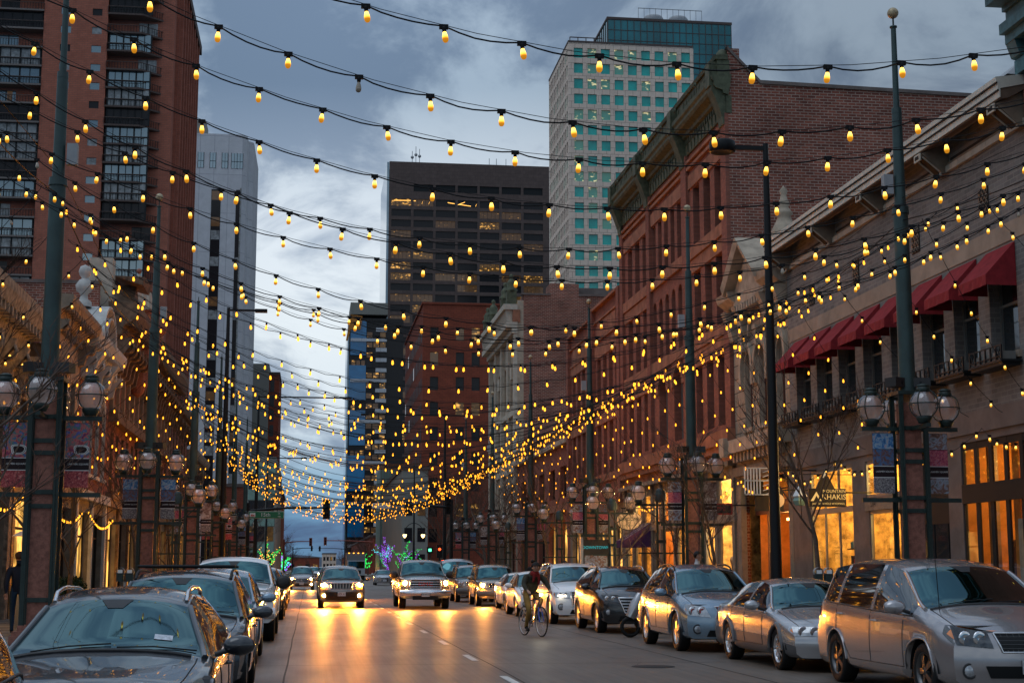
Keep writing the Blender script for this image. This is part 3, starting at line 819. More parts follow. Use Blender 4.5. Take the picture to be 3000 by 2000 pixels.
M['darkframe'] = pbr('dark_window_frame', (0.028, 0.022, 0.018), 0.8)
M['greyframe'] = pbr('grey_window_frame', (0.15, 0.15, 0.14), 0.5)
M['stonegrey'] = pbr('grey_green_stone', (0.2, 0.175, 0.14), 0.7, var=0.2, vscale=3)
M['pane'] = pbr('window_pane', (0.018, 0.024, 0.028), 0.04, spec=0.8, coat=0.6)
M['paneblue'] = pbr('window_pane_sky', (0.2, 0.27, 0.3), 0.05, metal=0.6, coat=0.5)
M['curtain'] = pbr('curtained_pane', (0.24, 0.25, 0.25), 0.3, coat=0.5, var=0.5, vscale=1.3)
M['shopglass'] = thin_glass('shop_glass', (0.96, 0.95, 0.92), 0.02)
M['shopwall'] = pbr('shop_wall', (0.6, 0.34, 0.1), 0.8, var=0.75, vscale=2.2)
M['shopfloor'] = pbr('shop_floor', (0.3, 0.17, 0.07), 0.5, var=0.2)
M['shopwhite'] = pbr('shop_white', (0.8, 0.65, 0.4), 0.8)
M['orangewall'] = pbr('orange_wall', (0.62, 0.24, 0.05), 0.8, var=0.35, vscale=1.2)
M['ceil_lamp'] = emis('shop_ceiling_light', (1.0, 0.56, 0.17), 7.0)
M['sconce'] = emis('sconce_light', (1.0, 0.5, 0.14), 10.0)
M['woodred'] = pbr('oxblood_timber', (0.12, 0.035, 0.02), 0.5, var=0.3, vscale=4)
M['glowwin'] = office_lit('lit_room_window', (0.04, 0.03, 0.02), (1.0, 0.5, 0.1), 1.8, (1.1, 1.1, 0.9), 0.5, floor=0.12)

def frameR(Y0, X=XR): return lambda u, v, n: (X + n, Y0 + u, v)
def frameL(Y0, X=XL): return lambda u, v, n: (X - n, Y0 + u, v)
def frameF(X0, Yf): return lambda u, v, n: (X0 + u, Yf + n, v)

def wall_openings(mb, T, W, z0, z1, ops, mat, rev=0.3, revmat=None, u0=0.0, n0=0.0):
    us = sorted({u0, u0 + W, *[o[0] for o in ops], *[o[1] for o in ops]})
    vs = sorted({z0, z1, *[o[2] for o in ops], *[o[3] for o in ops]})
    us = [u for u in us if u0 - 1e-6 <= u <= u0 + W + 1e-6]; vs = [v for v in vs if z0 - 1e-6 <= v <= z1 + 1e-6]
    for a, b in zip(us, us[1:]):
        run = None
        for c, d in list(zip(vs, vs[1:])) + [(None, None)]:
            solid = c is not None and not any(o[0] < (a + b) / 2 < o[1] and o[2] < (c + d) / 2 < o[3] for o in ops)
            if solid: run = (run[0], d) if run else (c, d)
            if (not solid) and run:
                mb.quad(T(a, run[0], n0), T(b, run[0], n0), T(b, run[1], n0), T(a, run[1], n0), mat); run = None
    rm = revmat or mat
    for o in ops:
        a, b, c, d = o[:4]
        mb.quad(T(a, c, n0), T(a, c, n0 + rev), T(a, d, n0 + rev), T(a, d, n0), rm)
        mb.quad(T(b, c, n0), T(b, c, n0 + rev), T(b, d, n0 + rev), T(b, d, n0), rm)
        mb.quad(T(a, c, n0), T(b, c, n0), T(b, c, n0 + rev), T(a, c, n0 + rev), rm)
        mb.quad(T(a, d, n0), T(b, d, n0), T(b, d, n0 + rev), T(a, d, n0 + rev), rm)
        if len(o) > 4 and o[4] == 'arch':       # spandrels that turn the square head into a round one
            r = (b - a) / 2; cx = (a + b) / 2; k = 8
            for s in (-1, 1):
                pts = [(cx + s * r, d)] + [(cx + s * r * math.cos(t), d - r + r * math.sin(t)) for t in [math.pi / 2 * i / k for i in range(k + 1)]]
                mb.poly(pts, n0 + 0.002, n0 + rev - 0.004, rm, T)

def window(root, T, a, b, c, d, n, fr='darkframe', gl='pane', style='sash', fw=0.06, sill=None, name='window', parent_none=False):
    o = MB()
    F = M[fr]
    o.box(a, a + fw, c, d, n, n + 0.08, F, T); o.box(b - fw, b, c, d, n, n + 0.08, F, T)
    o.box(a + fw, b - fw, c, c + fw, n, n + 0.08, F, T); o.box(a + fw, b - fw, d - fw, d, n, n + 0.08, F, T)
    if style == 'sash':
        m = (c + d) / 2; o.box(a + fw, b - fw, m - 0.03, m + 0.03, n + 0.01, n + 0.07, F, T)
    if style == 'sashv':
        m = (c + d) / 2; o.box(a + fw, b - fw, m - 0.03, m + 0.03, n + 0.01, n + 0.07, F, T)
        q = (a + b) / 2; o.box(q - 0.025, q + 0.025, c + fw, m - 0.03, n + 0.012, n + 0.068, F, T)
        o.box(q - 0.025, q + 0.025, m + 0.03, d - fw, n + 0.012, n + 0.068, F, T)
    if style == 'two':
        q = (a + b) / 2; o.box(q - 0.03, q + 0.03, c + fw, d - fw, n + 0.01, n + 0.07, F, T)
    if style == 'trans':
        m = c + (d - c) * 0.72; o.box(a + fw, b - fw, m - 0.04, m + 0.04, n + 0.01, n + 0.07, F, T)
    G = M[gl] if isinstance(gl, str) else gl
    o.quad(T(a + fw * 0.5, c + fw * 0.5, n + 0.05), T(b - fw * 0.5, c + fw * 0.5, n + 0.05), T(b - fw * 0.5, d - fw * 0.5, n + 0.05), T(a + fw * 0.5, d - fw * 0.5, n + 0.05), G)
    w = o.build(name, root)
    if sill:
        s = MB(); s.box(a - 0.1, b + 0.1, c - 0.14, c - 0.003, -0.1, n - 0.004, M[sill], T); s.build('sill', w)
    return w

def mass(root, x0, x1, y0, y1, z1, mat, roofmat=None, name='wall', z0=0.0):
    o = MB(); o.box(x0, x1, y0, y1, z0, z1, M[mat] if isinstance(mat, str) else mat); w = o.build(name, root)
    r = MB(); r.box(x0 + 0.3, x1 - 0.3, y0 + 0.3, y1 - 0.3, z1 + 0.003, z1 + 0.1, M[roofmat or 'taupe']); r.build('roof', root)
    return w

def room(root, T, a, b, z0, z1, depth, wallm='shopwall', lamp=True, n0=0.13, power=70, back='shopwall', colour=(1.0, 0.64, 0.22)):
    """a shop interior: floor, walls, ceiling, and a warm ceiling lamp"""
    o = MB()
    q = lambda p1, p2, p3, p4, m: o.quad(T(*p1), T(*p2), T(*p3), T(*p4), m)
    n1 = n0 + depth
    q((a, z0, n1), (b, z0, n1), (b, z1, n1), (a, z1, n1), M[back])
    q((a, z0, n0), (a, z0, n1), (a, z1, n1), (a, z1, n0), M[wallm]); q((b, z0, n0), (b, z0, n1), (b, z1, n1), (b, z1, n0), M[wallm])
    q((a, z0, n0), (b, z0, n0), (b, z0, n1), (a, z0, n1), M['shopfloor']); q((a, z1, n0), (b, z1, n0), (b, z1, n1), (a, z1, n1), M['shopwhite'])
    r_ = o.build('shop_interior', root)
    if lamp:
        k = MB(); c = (a + b) / 2
        for f in (0.25, 0.75):
            u = a + (b - a) * f
            k.box(u - 0.18, u + 0.18, z1 - 0.07, z1 - 0.02, n0 + depth * 0.35, n0 + depth * 0.35 + 0.5, M['ceil_lamp'], T)
        build_split(k, 'ceiling_light', r_)
        ld = bpy.data.lights.new('shop_lamp', 'POINT'); ld.energy = power; ld.color = colour; ld.shadow_soft_size = 0.25
        lo = bpy.data.objects.new('shop_lamp', ld); COL.objects.link(lo); lo.location = T(c, z1 - 0.55, n0 + depth * 0.4); lo.parent = root
    return r_

# ---------------------------------------------------------------- near corner building, right edge
b = thing('corner_building', 'teal cornice and red brick corner building beside the grey brick building', 'building')
mass(b, XR - 0.1, XR + 14, 21, 28.35, 13.0, 'redbrick')
T = frameR(21, XR - 0.1); o = MB()
for (n0, n1, z0, z1) in ((-0.12, -0.002, 11.65, 11.95), (-0.3, -0.002, 12.3, 12.5), (-0.42, -0.002, 12.5, 12.72), (-0.26, -0.002, 12.72, 13.0), (-0.34, -0.002, 13.0, 13.1), (-0.7, -0.002, 13.1, 13.35), (-0.85, -0.002, 13.35, 13.5)):
    o.box(0, 7.42, z0, z1, n0, n1, M['verdarkt'], T)
for u in (0.6, 2.2, 3.8, 5.4, 7.05):
    o.prism([(-0.002, 11.95), (-0.18, 12.0), (-0.28, 12.3), (-0.002, 12.3)], u, u + 0.38, M['verdarkt'], T)
o.build('cornice', b)

# ---------------------------------------------------------------- grey brick building
Y0 = 28.4; W = 16.0; T = frameR(Y0)
b = thing('grey_brick_building', 'two storey grey brick building with red awnings over its upper windows', 'building', (0, 0, 0))
wins = [29.25, 31.1, 32.95, 34.9, 36.85, 38.75, 40.6, 42.45]
ops = [(y - Y0, y - Y0 + 1.3, 6.05, 8.25) for y in wins]
shop = [(28.75, 32.35, 0.55, 4.35), (33.1, 35.1, 0.15, 4.35), (35.7, 38.1, 0.45, 3.05), (35.7, 38.3, 3.4, 4.35), (39.3, 42.75, 0.5, 4.35)]
sops = [(a - Y0, c - Y0, z0, z1) for (a, c, z0, z1) in shop]
o = MB()
wall_openings(o, T, W, 5.0, 11.7, ops, M['greybrick'], 0.35)
wall_openings(o, T, W, 0.1, 5.0, sops, M['taupe'], 0.12)
o.quad(T(0, 0, 0), T(0, 11.7, 0), T(0, 11.7, 0.45), T(0, 0, 0.45), M['greybrick'])
o.quad(T(W, 0, 0), T(W, 11.7, 0), T(W, 11.7, 0.45), T(W, 0, 0.45), M['greybrick'])
o.box(0.45 + XR, XR + 16, Y0 + 0.003, Y0 + W - 0.003, 5.0, 11.6, M['greybrick'])
o.build('wall', b)
o = MB(); o.box(XR + 4.6, XR + 16, Y0 + 0.003, Y0 + W - 0.003, 0, 5.0, M['taupe']); o.build('rear_wall', b)
o = MB()
o.box(0, W, 8.4, 8.8, -0.02, 0.003, M['beige'], T); o.build('stone_band', b)
o = MB()
k = 0.0
while k < W - 0.1:
    o.box(k + 0.006, min(W, k + 0.36) - 0.006, 10.62, 10.76, -0.09, 0.003, M['creamtrim'], T); k += 0.36
o.box(0, W, 10.76, 10.84, -0.05, 0.003, M['soffit'], T)
o.box(0, W, 4.52, 5.0, -0.05, 0.003, M['taupe'], T)
o.build('tile_strip', b)
Tg = T; T = lambda u, v, n: Tg(u, v, n * 0.72)
o = MB()      # projecting cornice: fascia, gutter mouldings, coffered soffit
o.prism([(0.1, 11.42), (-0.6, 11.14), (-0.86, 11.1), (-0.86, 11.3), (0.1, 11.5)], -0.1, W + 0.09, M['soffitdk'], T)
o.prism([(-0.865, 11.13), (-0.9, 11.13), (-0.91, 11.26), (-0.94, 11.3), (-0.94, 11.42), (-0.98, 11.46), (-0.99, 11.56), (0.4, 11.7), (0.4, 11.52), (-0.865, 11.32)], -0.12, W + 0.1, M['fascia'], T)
o.box(-0.12, W + 0.1, 11.262, 11.298, -0.945, -0.912, M['darkframe'], T); o.box(-0.12, W + 0.1, 11.422, 11.455, -0.985, -0.942, M['darkframe'], T)
o.build('cornice', b)
o = MB()
for u in [0.05, 3.9, 7.75, 11.6, 15.45]:
    P_ = [(-0.002, 10.6), (-0.22, 10.6), (-0.9, 11.05), (-0.002, 11.36)]
    o.prism(P_, u, u + 0.42, M['soffit'], T)
    o.box(u + 0.04, u + 0.38, 10.56, 10.74, -0.27, -0.222, M['creamtrim'], T); o.box(u + 0.1, u + 0.32, 10.6, 10.7, -0.275, -0.27, M['darkframe'], T)
    o.box(u + 0.04, u + 0.38, 10.9, 11.07, -0.95, -0.902, M['creamtrim'], T); o.box(u + 0.1, u + 0.32, 10.94, 11.03, -0.955, -0.95, M['darkframe'], T)
    for (a1, b1) in ((0.02, 0.06), (0.36, 0.4)):
        o.tube([T(u + a1 + 0.02, 10.66, -0.3), T(u + a1 + 0.02, 10.98, -0.86)], 0.022, M['creamtrim'], 4, smooth=False)
    o.quad(T(u + 0.09, 10.62, -0.27), T(u + 0.33, 10.62, -0.27), T(u + 0.33, 10.99, -0.83), T(u + 0.09, 10.99, -0.83), M['darkframe'])
build_split(o, 'bracket', b)
o = MB()
for u in [0.55, 4.4, 8.25, 12.1]:      # recessed ventilation panels between the brackets
    o.box(u, u + 3.2, 10.86, 10.92, -0.04, 0.003, M['darkframe'], T)
    o.box(u, u + 3.25, 11.18, 11.24, -0.5, -0.42, M['soffit'], T)
o.build('soffit_moulding', b)
T = Tg
for u, z in ((30.58, 9.52), (34.36, 9.45), (38.46, 9.52), (42.1, 9.5)):
    o = MB(); u -= Y0
    o.box(u - 0.24, u + 0.24, z - 0.3, z + 0.3, -0.012, 0.003, M['darkframe'], T)
    for a in range(3):
        for c in range(4):
            o.lathe([(0.045, -0.02), (0.075, -0.03), (0.045, -0.03)], (T(0, 0, 0)[0], T(u - 0.16 + a * 0.16, 0, 0)[1], z - 0.22 + c * 0.147), M['soffit'], 8, axis='x')
    build_split(o, 'wall_vent', b)
for i, y in enumerate(wins):
    a = y - Y0
    w = window(b, T, a, a + 1.3, 6.05, 8.25, 0.22, 'greyframe', 'pane', 'sash', 0.07)
    if i % 2:
        o = MB(); o.box(a + 0.1, a + 1.2, 7.25, 8.1, 0.285, 0.295, M['curtain'], T)
        for z in [6.2 + 0.09 * q for q in range(11)]: o.box(a + 0.09, a + 1.21, z, z + 0.03, 0.283, 0.29, M['greyframe'], T)
        o.build('blind', w)
    o = MB(); o.box(a - 0.1, a + 1.4, 5.9, 6.047, -0.08, 0.22, M['beige'], T); o.build('sill', w)
    # awning: sloping canvas, side gussets, scalloped valance
    o = MB(); A0, A1, zt, zb, pr = a - 0.02, a + 1.34, 8.34, 7.62, 0.68
    o.quad(T(A0, zt, -0.01), T(A1, zt, -0.01), T(A1, zb, -pr), T(A0, zb, -pr), M['fabric_red'])
    for q in (A0, A1):
        o.add([T(q, zt, -0.01), T(q, zb, -pr), T(q, zb, -0.01)], [(0, 1, 2)], M['fabric_red'])
        o.quad(T(q, zb, -pr), T(q, zb - 0.22, -pr + 0.01), T(q, zb - 0.22, -0.01), T(q, zb, -0.01), M['fabric_red'])
    kk = 9
    for q in range(kk):
        u0_, u1_ = A0 + (A1 - A0) * q / kk, A0 + (A1 - A0) * (q + 1) / kk
        w0, w1 = 0.015 * math.sin(q * 2.1), 0.015 * math.sin((q + 1) * 2.1)
        o.quad(T(u0_, zb, -pr), T(u1_, zb, -pr), T(u1_, zb - 0.22, -pr - w1), T(u0_, zb - 0.22, -pr - w0), M['fabric_red'])
    o.build('awning', b)
    # iron window box
    o = MB()
    o.box(a - 0.1, a + 1.4, 5.72, 5.79, -0.45, -0.06, M['black'], T)
    o.box(a - 0.14, a + 1.44, 5.79, 5.84, -0.48, -0.02, M['black'], T)
    for z in (5.9, 6.12): o.box(a - 0.12, a + 1.42, z, z + 0.025, -0.47, -0.45, M['black'], T)
    for q in range(7):
        u_ = a - 0.12 + 1.5 * q / 6
        o.box(u_, u_ + 0.04, 5.84, 6.14, -0.474, -0.446, M['black'], T)
    o.tube([T(a - 0.1, 5.85, -0.46), T(a + 0.13, 6.12, -0.46)], 0.012, M['black'], 4); o.tube([T(a + 0.13, 5.85, -0.46), T(a - 0.1, 6.12, -0.46)], 0.012, M['black'], 4)
    o.tube([T(a + 1.16, 5.85, -0.46), T(a + 1.4, 6.12, -0.46)], 0.012, M['black'], 4); o.tube([T(a + 1.4, 5.85, -0.46), T(a + 1.16, 6.12, -0.46)], 0.012, M['black'], 4)
    o.box(a - 0.05, a + 1.35, 5.84, 6.02, -0.44, -0.12, M['greyframe'], T)
    o.build('window_box', b)
o = MB(); o.add([(XR - 0.3, 31.6, 11.75), (XR + 3, 31.6, 11.75), (XR + 3, 28.6, 11.75), (XR - 0.3, 28.6, 11.75), (XR + 0.9, 30, 12.7), (XR + 2.6, 30, 12.7)],
                [(0, 1, 5, 4), (1, 2, 5), (2, 3, 4, 5), (3, 0, 4)], M['grey']); build_split(o, 'skylight', b)
o = MB(); o.box(XR + 5.6, XR + 6.1, 36, 36.5, 11.7, 14.2, M['grey']); o.build('chimney', b)
# shop windows of the grey building
def shopfront(b, T, a, c, z0, z1, n=0.02, cols=2, trans=None, fr='darkframe', fw=0.08, glass='shopglass'):
    o = MB(); F = M[fr]
    for i in range(cols + 1):
        u = a + (c - a) * i / cols
        o.box(max(a, u - fw / 2), min(c, u + fw / 2), z0, z1, n, n + 0.05, F, T)
    o.box(a, c, z0, z0 + fw, n + 0.005, n + 0.048, F, T); o.box(a, c, z1 - fw, z1, n + 0.005, n + 0.048, F, T)
    if trans: o.box(a, c, trans[0], trans[1], n - 0.03, n + 0.055, F, T)
    o.quad(T(a, z0, n + 0.02), T(c, z0, n + 0.02), T(c, z1, n + 0.02), T(a, z1, n + 0.02), M[glass])
    return o.build('shop_window', b)
shopfront(b, T, 0.35, 3.95, 0.55, 4.35, cols=5, trans=(3.0, 3.42), fw=0.16)
o = MB()
for k in range(26): u, z, q = random.uniform(0.5, 3.9), random.uniform(0.6, 4.1), random.uniform(0.4, 2.6); bulbs_into(o, T(u, z, q), 1.0)
tag(o.build('bulb_reflections', b), kind='stuff')  # loose glowing bulbs behind the glass stand in for reflected string lights
shopfront(b, T, 10.9, 14.35, 0.5, 4.35, cols=3, trans=(3.1, 3.25), fr='greyframe')
shopfront(b, T, 7.3, 9.7, 0.45, 3.05, cols=1, fr='greyframe'); shopfront(b, T, 7.3, 9.9, 3.4, 4.35, cols=2, fr='greyframe')
o = MB(); o.box(4.7, 6.7, 0.15, 4.3, 0.1, 0.125, M['darkframe'], T); o.box(4.95, 5.65, 0.3, 2.6, 0.07, 0.1, M['pane'], T); o.box(5.75, 6.45, 0.3, 2.6, 0.07, 0.1, M['pane'], T); o.build('door', b)
room(b, T, 0.1, 4.6, 0.1, 4.5, 4, power=150, back='shopwall', wallm='orangewall')
o = MB()
for (u, z0, z1, n, w) in ((0.5, 0.12, 4.3, 0.5, 0.35), (1.35, 0.12, 2.6, 1.0, 0.5), (2.3, 0.12, 4.3, 0.55, 0.3), (3.0, 0.12, 2.2, 0.9, 0.6), (3.7, 0.12, 4.3, 0.6, 0.25)): o.box(u, u + w, z0, z1, n, n + 0.15, random.choice([M['woodred'], M['orangewall'], M['shopfloor']]), T)
build_split(o, 'display_panel', b)
room(b, T, 6.9, 10.5, 0.1, 4.5, 3.2, power=620)
room(b, T, 10.55, 15.2, 0.1, 4.5, 3.6, power=560)
o = MB(); o.box(7.2, 9.95, 3.06, 3.38, -0.03, 0.0, M['soffit'], T); o.build('sign_board', b)
lettering('1412', 0.22, M['darkframe'], lambda u, v, n: T(9.9 - u + 7.2 if False else u, v, n), 9.3, 3.22, -0.036, 'house_number', b)
# a sale poster in the dark framed window
po = MB(); po.box(0.5, 1.5, 0.7, 2.6, 0.09, 0.1, M['cream'], T)
po.lathe([(0.001, 0.085), (0.3, 0.086)], (XR, T(0.95, 0, 0)[1], 1.35), M['orangewall'], 16, axis='x')
pw = po.build('sale_poster'); tag(pw, 'pale sale poster with an orange shape inside the dark framed shop window', 'poster')
# ---------------------------------------------------------------- cream stone building
Y0 = 44.42; W = 6.05; T = frameR(Y0)
b = thing('cream_stone_building', 'narrow cream stone house with arched windows and a gabled cornice', 'building')
ops = [(a - Y0, a - Y0 + 0.85, 6.2, 8.75, 'arch') for a in (44.85, 46.75, 48.35)]
o = MB()
wall_openings(o, T, W, 5.4, 10.4, ops, M['stoneblk'], 0.35, M['cream'])
wall_openings(o, T, W, 0.1, 5.4, [(0.4, 5.6, 0.15, 4.55)], M['stonegrey'], 0.2)
o.box(XR + 0.4, XR + 16, Y0 + 0.003, Y0 + W - 0.003, 4.6, 10.6, M['partybrick'])
o.build('wall', b)
o = MB()
o.box(-0.02, W, 5.4, 5.85, -0.45, 0.003, M['cream'], T)
o.box(-0.06, 0.55, 5.45, 6.15, -0.55, -0.45, M['cream'], T); o.box(W - 0.55, W + 0.02, 5.3, 5.95, -0.6, -0.45, M['cream'], T)
for i in range(12): o.box(0.6 + i * 0.42, 0.82 + i * 0.42, 5.1, 5.4, -0.3, 0.003, M['cream'], T)
o.box(-0.02, W, 4.65, 4.95, -0.14, 0.003, M['stonegrey'], T)
o.build('ledge', b)
o = MB()
for a in (44.85, 46.75, 48.35):
    u = a - Y0; cx = u + 0.425
    pts = []
    for t in [math.pi * i / 12 for i in range(13)]: pts.append((cx + 0.56 * math.cos(t), 8.32 + 0.56 * math.sin(t)))
    for j in range(12):
        p, q = pts[j], pts[j + 1]; s = 1.35
        p2 = (cx + (p[0] - cx) * s, 8.32 + (p[1] - 8.32) * s); q2 = (cx + (q[0] - cx) * s, 8.32 + (q[1] - 8.32) * s)
        o.poly([p, q, q2, p2], -0.12, -0.002, M['cream'], T)
    for s in (-1, 1): o.box(cx + s * 0.66 - 0.1, cx + s * 0.66 + 0.1, 7.6, 8.32, -0.12, -0.002, M['cream'], T)
    o.box(cx - 0.12, cx + 0.12, 8.75, 9.35, -0.24, -0.002, M['cream'], T); o.box(cx - 0.17, cx + 0.17, 9.3, 9.42, -0.28, -0.002, M['cream'], T)
build_split(o, 'window_hood', b)
for a in (44.85, 46.75, 48.35): window(b, T, a - Y0, a - Y0 + 0.85, 6.2, 8.75, 0.2, 'woodred', 'paneblue', 'sash', 0.07, sill='cream')
o = MB()      # cornice with a raised gable in the middle and corner blocks
prof = lambda z: [(-0.002, z), (-0.25, z + 0.1), (-0.55, z + 0.32), (-0.62, z + 0.55), (-0.002, z + 0.6)]
o.prism(prof(10.3), 0, 1.5, M['cream'], T); o.prism(prof(10.3), 4.6, W, M['cream'], T)
n_ = 8
o.poly([(1.3, 10.3), (4.75, 10.3), (4.75, 10.75), (3.02, 12.0), (1.3, 10.75)], -0.35, -0.003, M['cream'], T)
for (ua, za, ub, zb2) in ((1.2, 10.72, 3.02, 12.1), (3.02, 12.1, 4.85, 10.72)):
    o.add([T(ua, za, -0.7), T(ub, zb2, -0.7), T(ub, zb2 + 0.28, -0.78), T(ua, za + 0.28, -0.78), T(ua, za, 0.1), T(ub, zb2, 0.1), T(ub, zb2 + 0.28, 0.1), T(ua, za + 0.28, 0.1)],
          [(0, 1, 2, 3), (4, 5, 6, 7), (0, 1, 5, 4), (3, 2, 6, 7), (0, 3, 7, 4), (1, 2, 6, 5)], M['cream'])
for u in (0.05, 1.5, 4.3, 5.55):
    o.prism([(-0.002, 9.2), (-0.16, 9.3), (-0.26, 9.75), (-0.48, 10.3), (-0.002, 10.3)], u, u + 0.4, M['cream'], T)
for i in range(9): o.box(1.75 + i * 0.29, 1.9 + i * 0.29, 10.05, 10.28, -0.42, -0.003, M['cream'], T)
for k in range(10):
    t0, t1 = math.pi * k / 10, math.pi * (k + 1) / 10
    p = [(3.02 + r * math.cos(t), 9.25 + r * math.sin(t)) for t, r in ((t0, 0.95), (t1, 0.95), (t1, 1.08), (t0, 1.08))]
    o.poly(p, -0.1, -0.002, M['cream'], T)
o.build('cornice', b)
o = MB(); o.lathe([(0.4, 0), (0.42, 0.15), (0.3, 0.35), (0.2, 0.6), (0.28, 0.68), (0.22, 0.78), (0.14, 0.9), (0.2, 1.0), (0.12, 1.15), (0.09, 1.3), (0.14, 1.42), (0.001, 1.6)], (XR + 0.1, Y0 + 0.4, 11.9), M['cream'], 14)
o.box(XR - 0.35, XR + 0.6, Y0 + 0.02, Y0 + 0.9, 10.9, 11.9, M['cream']); build_split(o, 'finial', b)
# timber fronted restaurant at street level
o = MB()
o.box(0.4, 5.6, 3.35, 3.75, 0.5, 0.66, M['woodred'], T)
for u in (0.4, 1.9, 3.4, 4.9, 5.5): o.box(u, u + 0.1, 3.75, 4.5, 0.5, 0.6, M['darkframe'], T)
o.box(0.4, 5.6, 4.1, 4.13, 0.52, 0.58, M['darkframe'], T)
o.box(2.7, 2.95, 0.15, 3.35, 0.1, 0.35, M['woodred'], T); o.box(0.45, 0.6, 0.15, 3.3, 0.3, 0.6, M['woodred'], T)
o.quad(T(0.4, 3.75, 0.56), T(5.6, 3.75, 0.56), T(5.6, 4.5, 0.56), T(0.4, 4.5, 0.56), M['shopglass'])
o.box(0.4, 5.6, 0.15, 3.3, 1.9, 2.0, M['orangewall'], T)
o.box(0.39, 0.42, 0.15, 4.5, 0.66, 2.0, M['orangewall'], T); o.box(5.58, 5.61, 0.15, 4.5, 0.66, 2.0, M['orangewall'], T)
o.box(1.0, 1.9, 0.2, 2.7, 1.86, 1.895, M['woodred'], T)
o.build('restaurant_front', b)
room(b, T, 0.3, 5.7, 3.4, 4.6, 2.4, n0=0.68, power=130)
ld = bpy.data.lights.new('porch_lamp', 'POINT'); ld.energy = 90; ld.color = (1, 0.45, 0.12); ld.shadow_soft_size = 0.15
lo = bpy.data.objects.new('porch_lamp', ld); COL.objects.link(lo); lo.location = T(3.6, 3.0, 1.1); lo.parent = b
o = MB(); o.box(3.45, 3.75, 3.12, 3.2, 1.0, 1.2, M['sconce'], T); o.build('porch_light', b)
# menu boards
for u, l in ((3.3, 'tall wooden framed menu board on the orange restaurant wall'), (4.35, 'second framed menu board on the orange wall, away from the black street light')):
    o = MB(); o.box(u, u + 0.75, 0.9, 2.1, 1.82, 1.9, M['woodred'], T); o.box(u + 0.08, u + 0.67, 1.0, 2.02, 1.805, 1.82, M['cream'], T)
    tag(o.build('menu_board'), l, 'menu board', 'framed menu boards')

# ---------------------------------------------------------------- big red building with the green cornice
Y0 = 50.5; W = 18.72; T = frameR(Y0)
b = thing('red_sandstone_building', 'tall red brick and sandstone block with a deep dark green cornice', 'building')
ops = []
def bay3(s, z0, z1, w=0.95, gap=0.62): return [(s + i * (w + gap), s + i * (w + gap) + w, z0, z1) for i in range(3)]
R4 = bay3(1.1, 13.85, 16.15) + [(7.15 + i * 1.12, 7.15 + i * 1.12 + 0.66, 13.85, 16.15) for i in range(5)] + bay3(13.3, 13.85, 16.15)
R3 = bay3(1.1, 10.25, 12.8) + [(7.15 + i * 1.12, 7.15 + i * 1.12 + 0.66, 10.25, 12.8, 'arch') for i in range(5)] + bay3(13.3, 10.25, 12.8)
R2 = bay3(1.1, 6.6, 9.1) + [(7.3, 8.75, 6.6, 9.5, 'arch'), (9.9, 11.35, 6.6, 9.5, 'arch')] + bay3(13.3, 6.6, 9.1)
ops = R4 + R3 + R2
o = MB()
wall_openings(o, T, W, 5.9, 17.6, ops, M['redbrick'], 0.4)
gops = [(0.6, 2.3, 0.5, 3.1), (2.8, 4.3, 0.5, 3.1), (4.9, 6.0, 0.15, 3.1), (6.6, 8.6, 0.5, 3.1), (9.1, 11.0, 0.5, 3.1), (11.6, 12.6, 0.15, 3.1), (13.2, 14.6, 0.15, 3.1), (15.0, 16.4, 0.5, 3.1), (16.8, 18.2, 0.5, 3.1)]
tops = [(a, c, 3.45, 4.7) for (a, c, _, _) in gops]
wall_openings(o, T, W, 0.1, 5.2, gops + tops, M['stonegrey'], 0.12)
wall_openings(o, T, W, 5.2, 5.9, [], M['redsand'], 0.3)
o.quad(T(0, 0, 0), T(0, 20, 0), T(0, 20, 0.45), T(0, 0, 0.45), M['partybrick'])
o.box(XR + 0.45, XR + 24, Y0 + 0.003, Y0 + W - 0.003, 5.0, 18.2, M['partybrick'])
# stepped party wall parapet facing down the street
o.add([(XR, Y0 + 0.004, 17.6), (XR + 24, Y0 + 0.004, 17.6), (XR + 24, Y0 + 0.004, 18.25), (XR + 1.2, Y0 + 0.004, 18.72), (XR, Y0 + 0.004, 19.95),
       (XR, Y0 + 0.4, 17.6), (XR + 24, Y0 + 0.4, 17.6), (XR + 24, Y0 + 0.4, 18.25), (XR + 1.2, Y0 + 0.4, 18.72), (XR, Y0 + 0.4, 19.95)],
      [(0, 1, 2, 3, 4), (5, 6, 7, 8, 9), (2, 3, 8, 7), (3, 4, 9, 8)], M['partybrick'])
o.build('wall', b)
o = MB()
for (xa, za, xb, zb2) in ((0, 19.95, 1.2, 18.72), (1.2, 18.72, 8.5, 18.58), (8.5, 18.58, 24, 18.25)):
    o.add([(XR + xa, Y0 - 0.06, za), (XR + xb, Y0 - 0.06, zb2), (XR + xb, Y0 - 0.06, zb2 + 0.13), (XR + xa, Y0 - 0.06, za + 0.13),
           (XR + xa, Y0 + 0.5, za), (XR + xb, Y0 + 0.5, zb2), (XR + xb, Y0 + 0.5, zb2 + 0.13), (XR + xa, Y0 + 0.5, za + 0.13)], [(0, 1, 2, 3), (4, 5, 6, 7), (3, 2, 6, 7), (0, 1, 5, 4)], M['taupe'])
o.build('coping', b)
o = MB()
for (a, c) in ((0.003, 0.7), (5.75, 6.55), (12.35, 12.95), (18.1, W - 0.003)):
    o.box(a, c, 5.9, 17.6, -0.14, -0.002, M['redbrick'], T)
build_split(o, 'pilaster', b)
o = MB()      # sandstone courses, lintels, sills
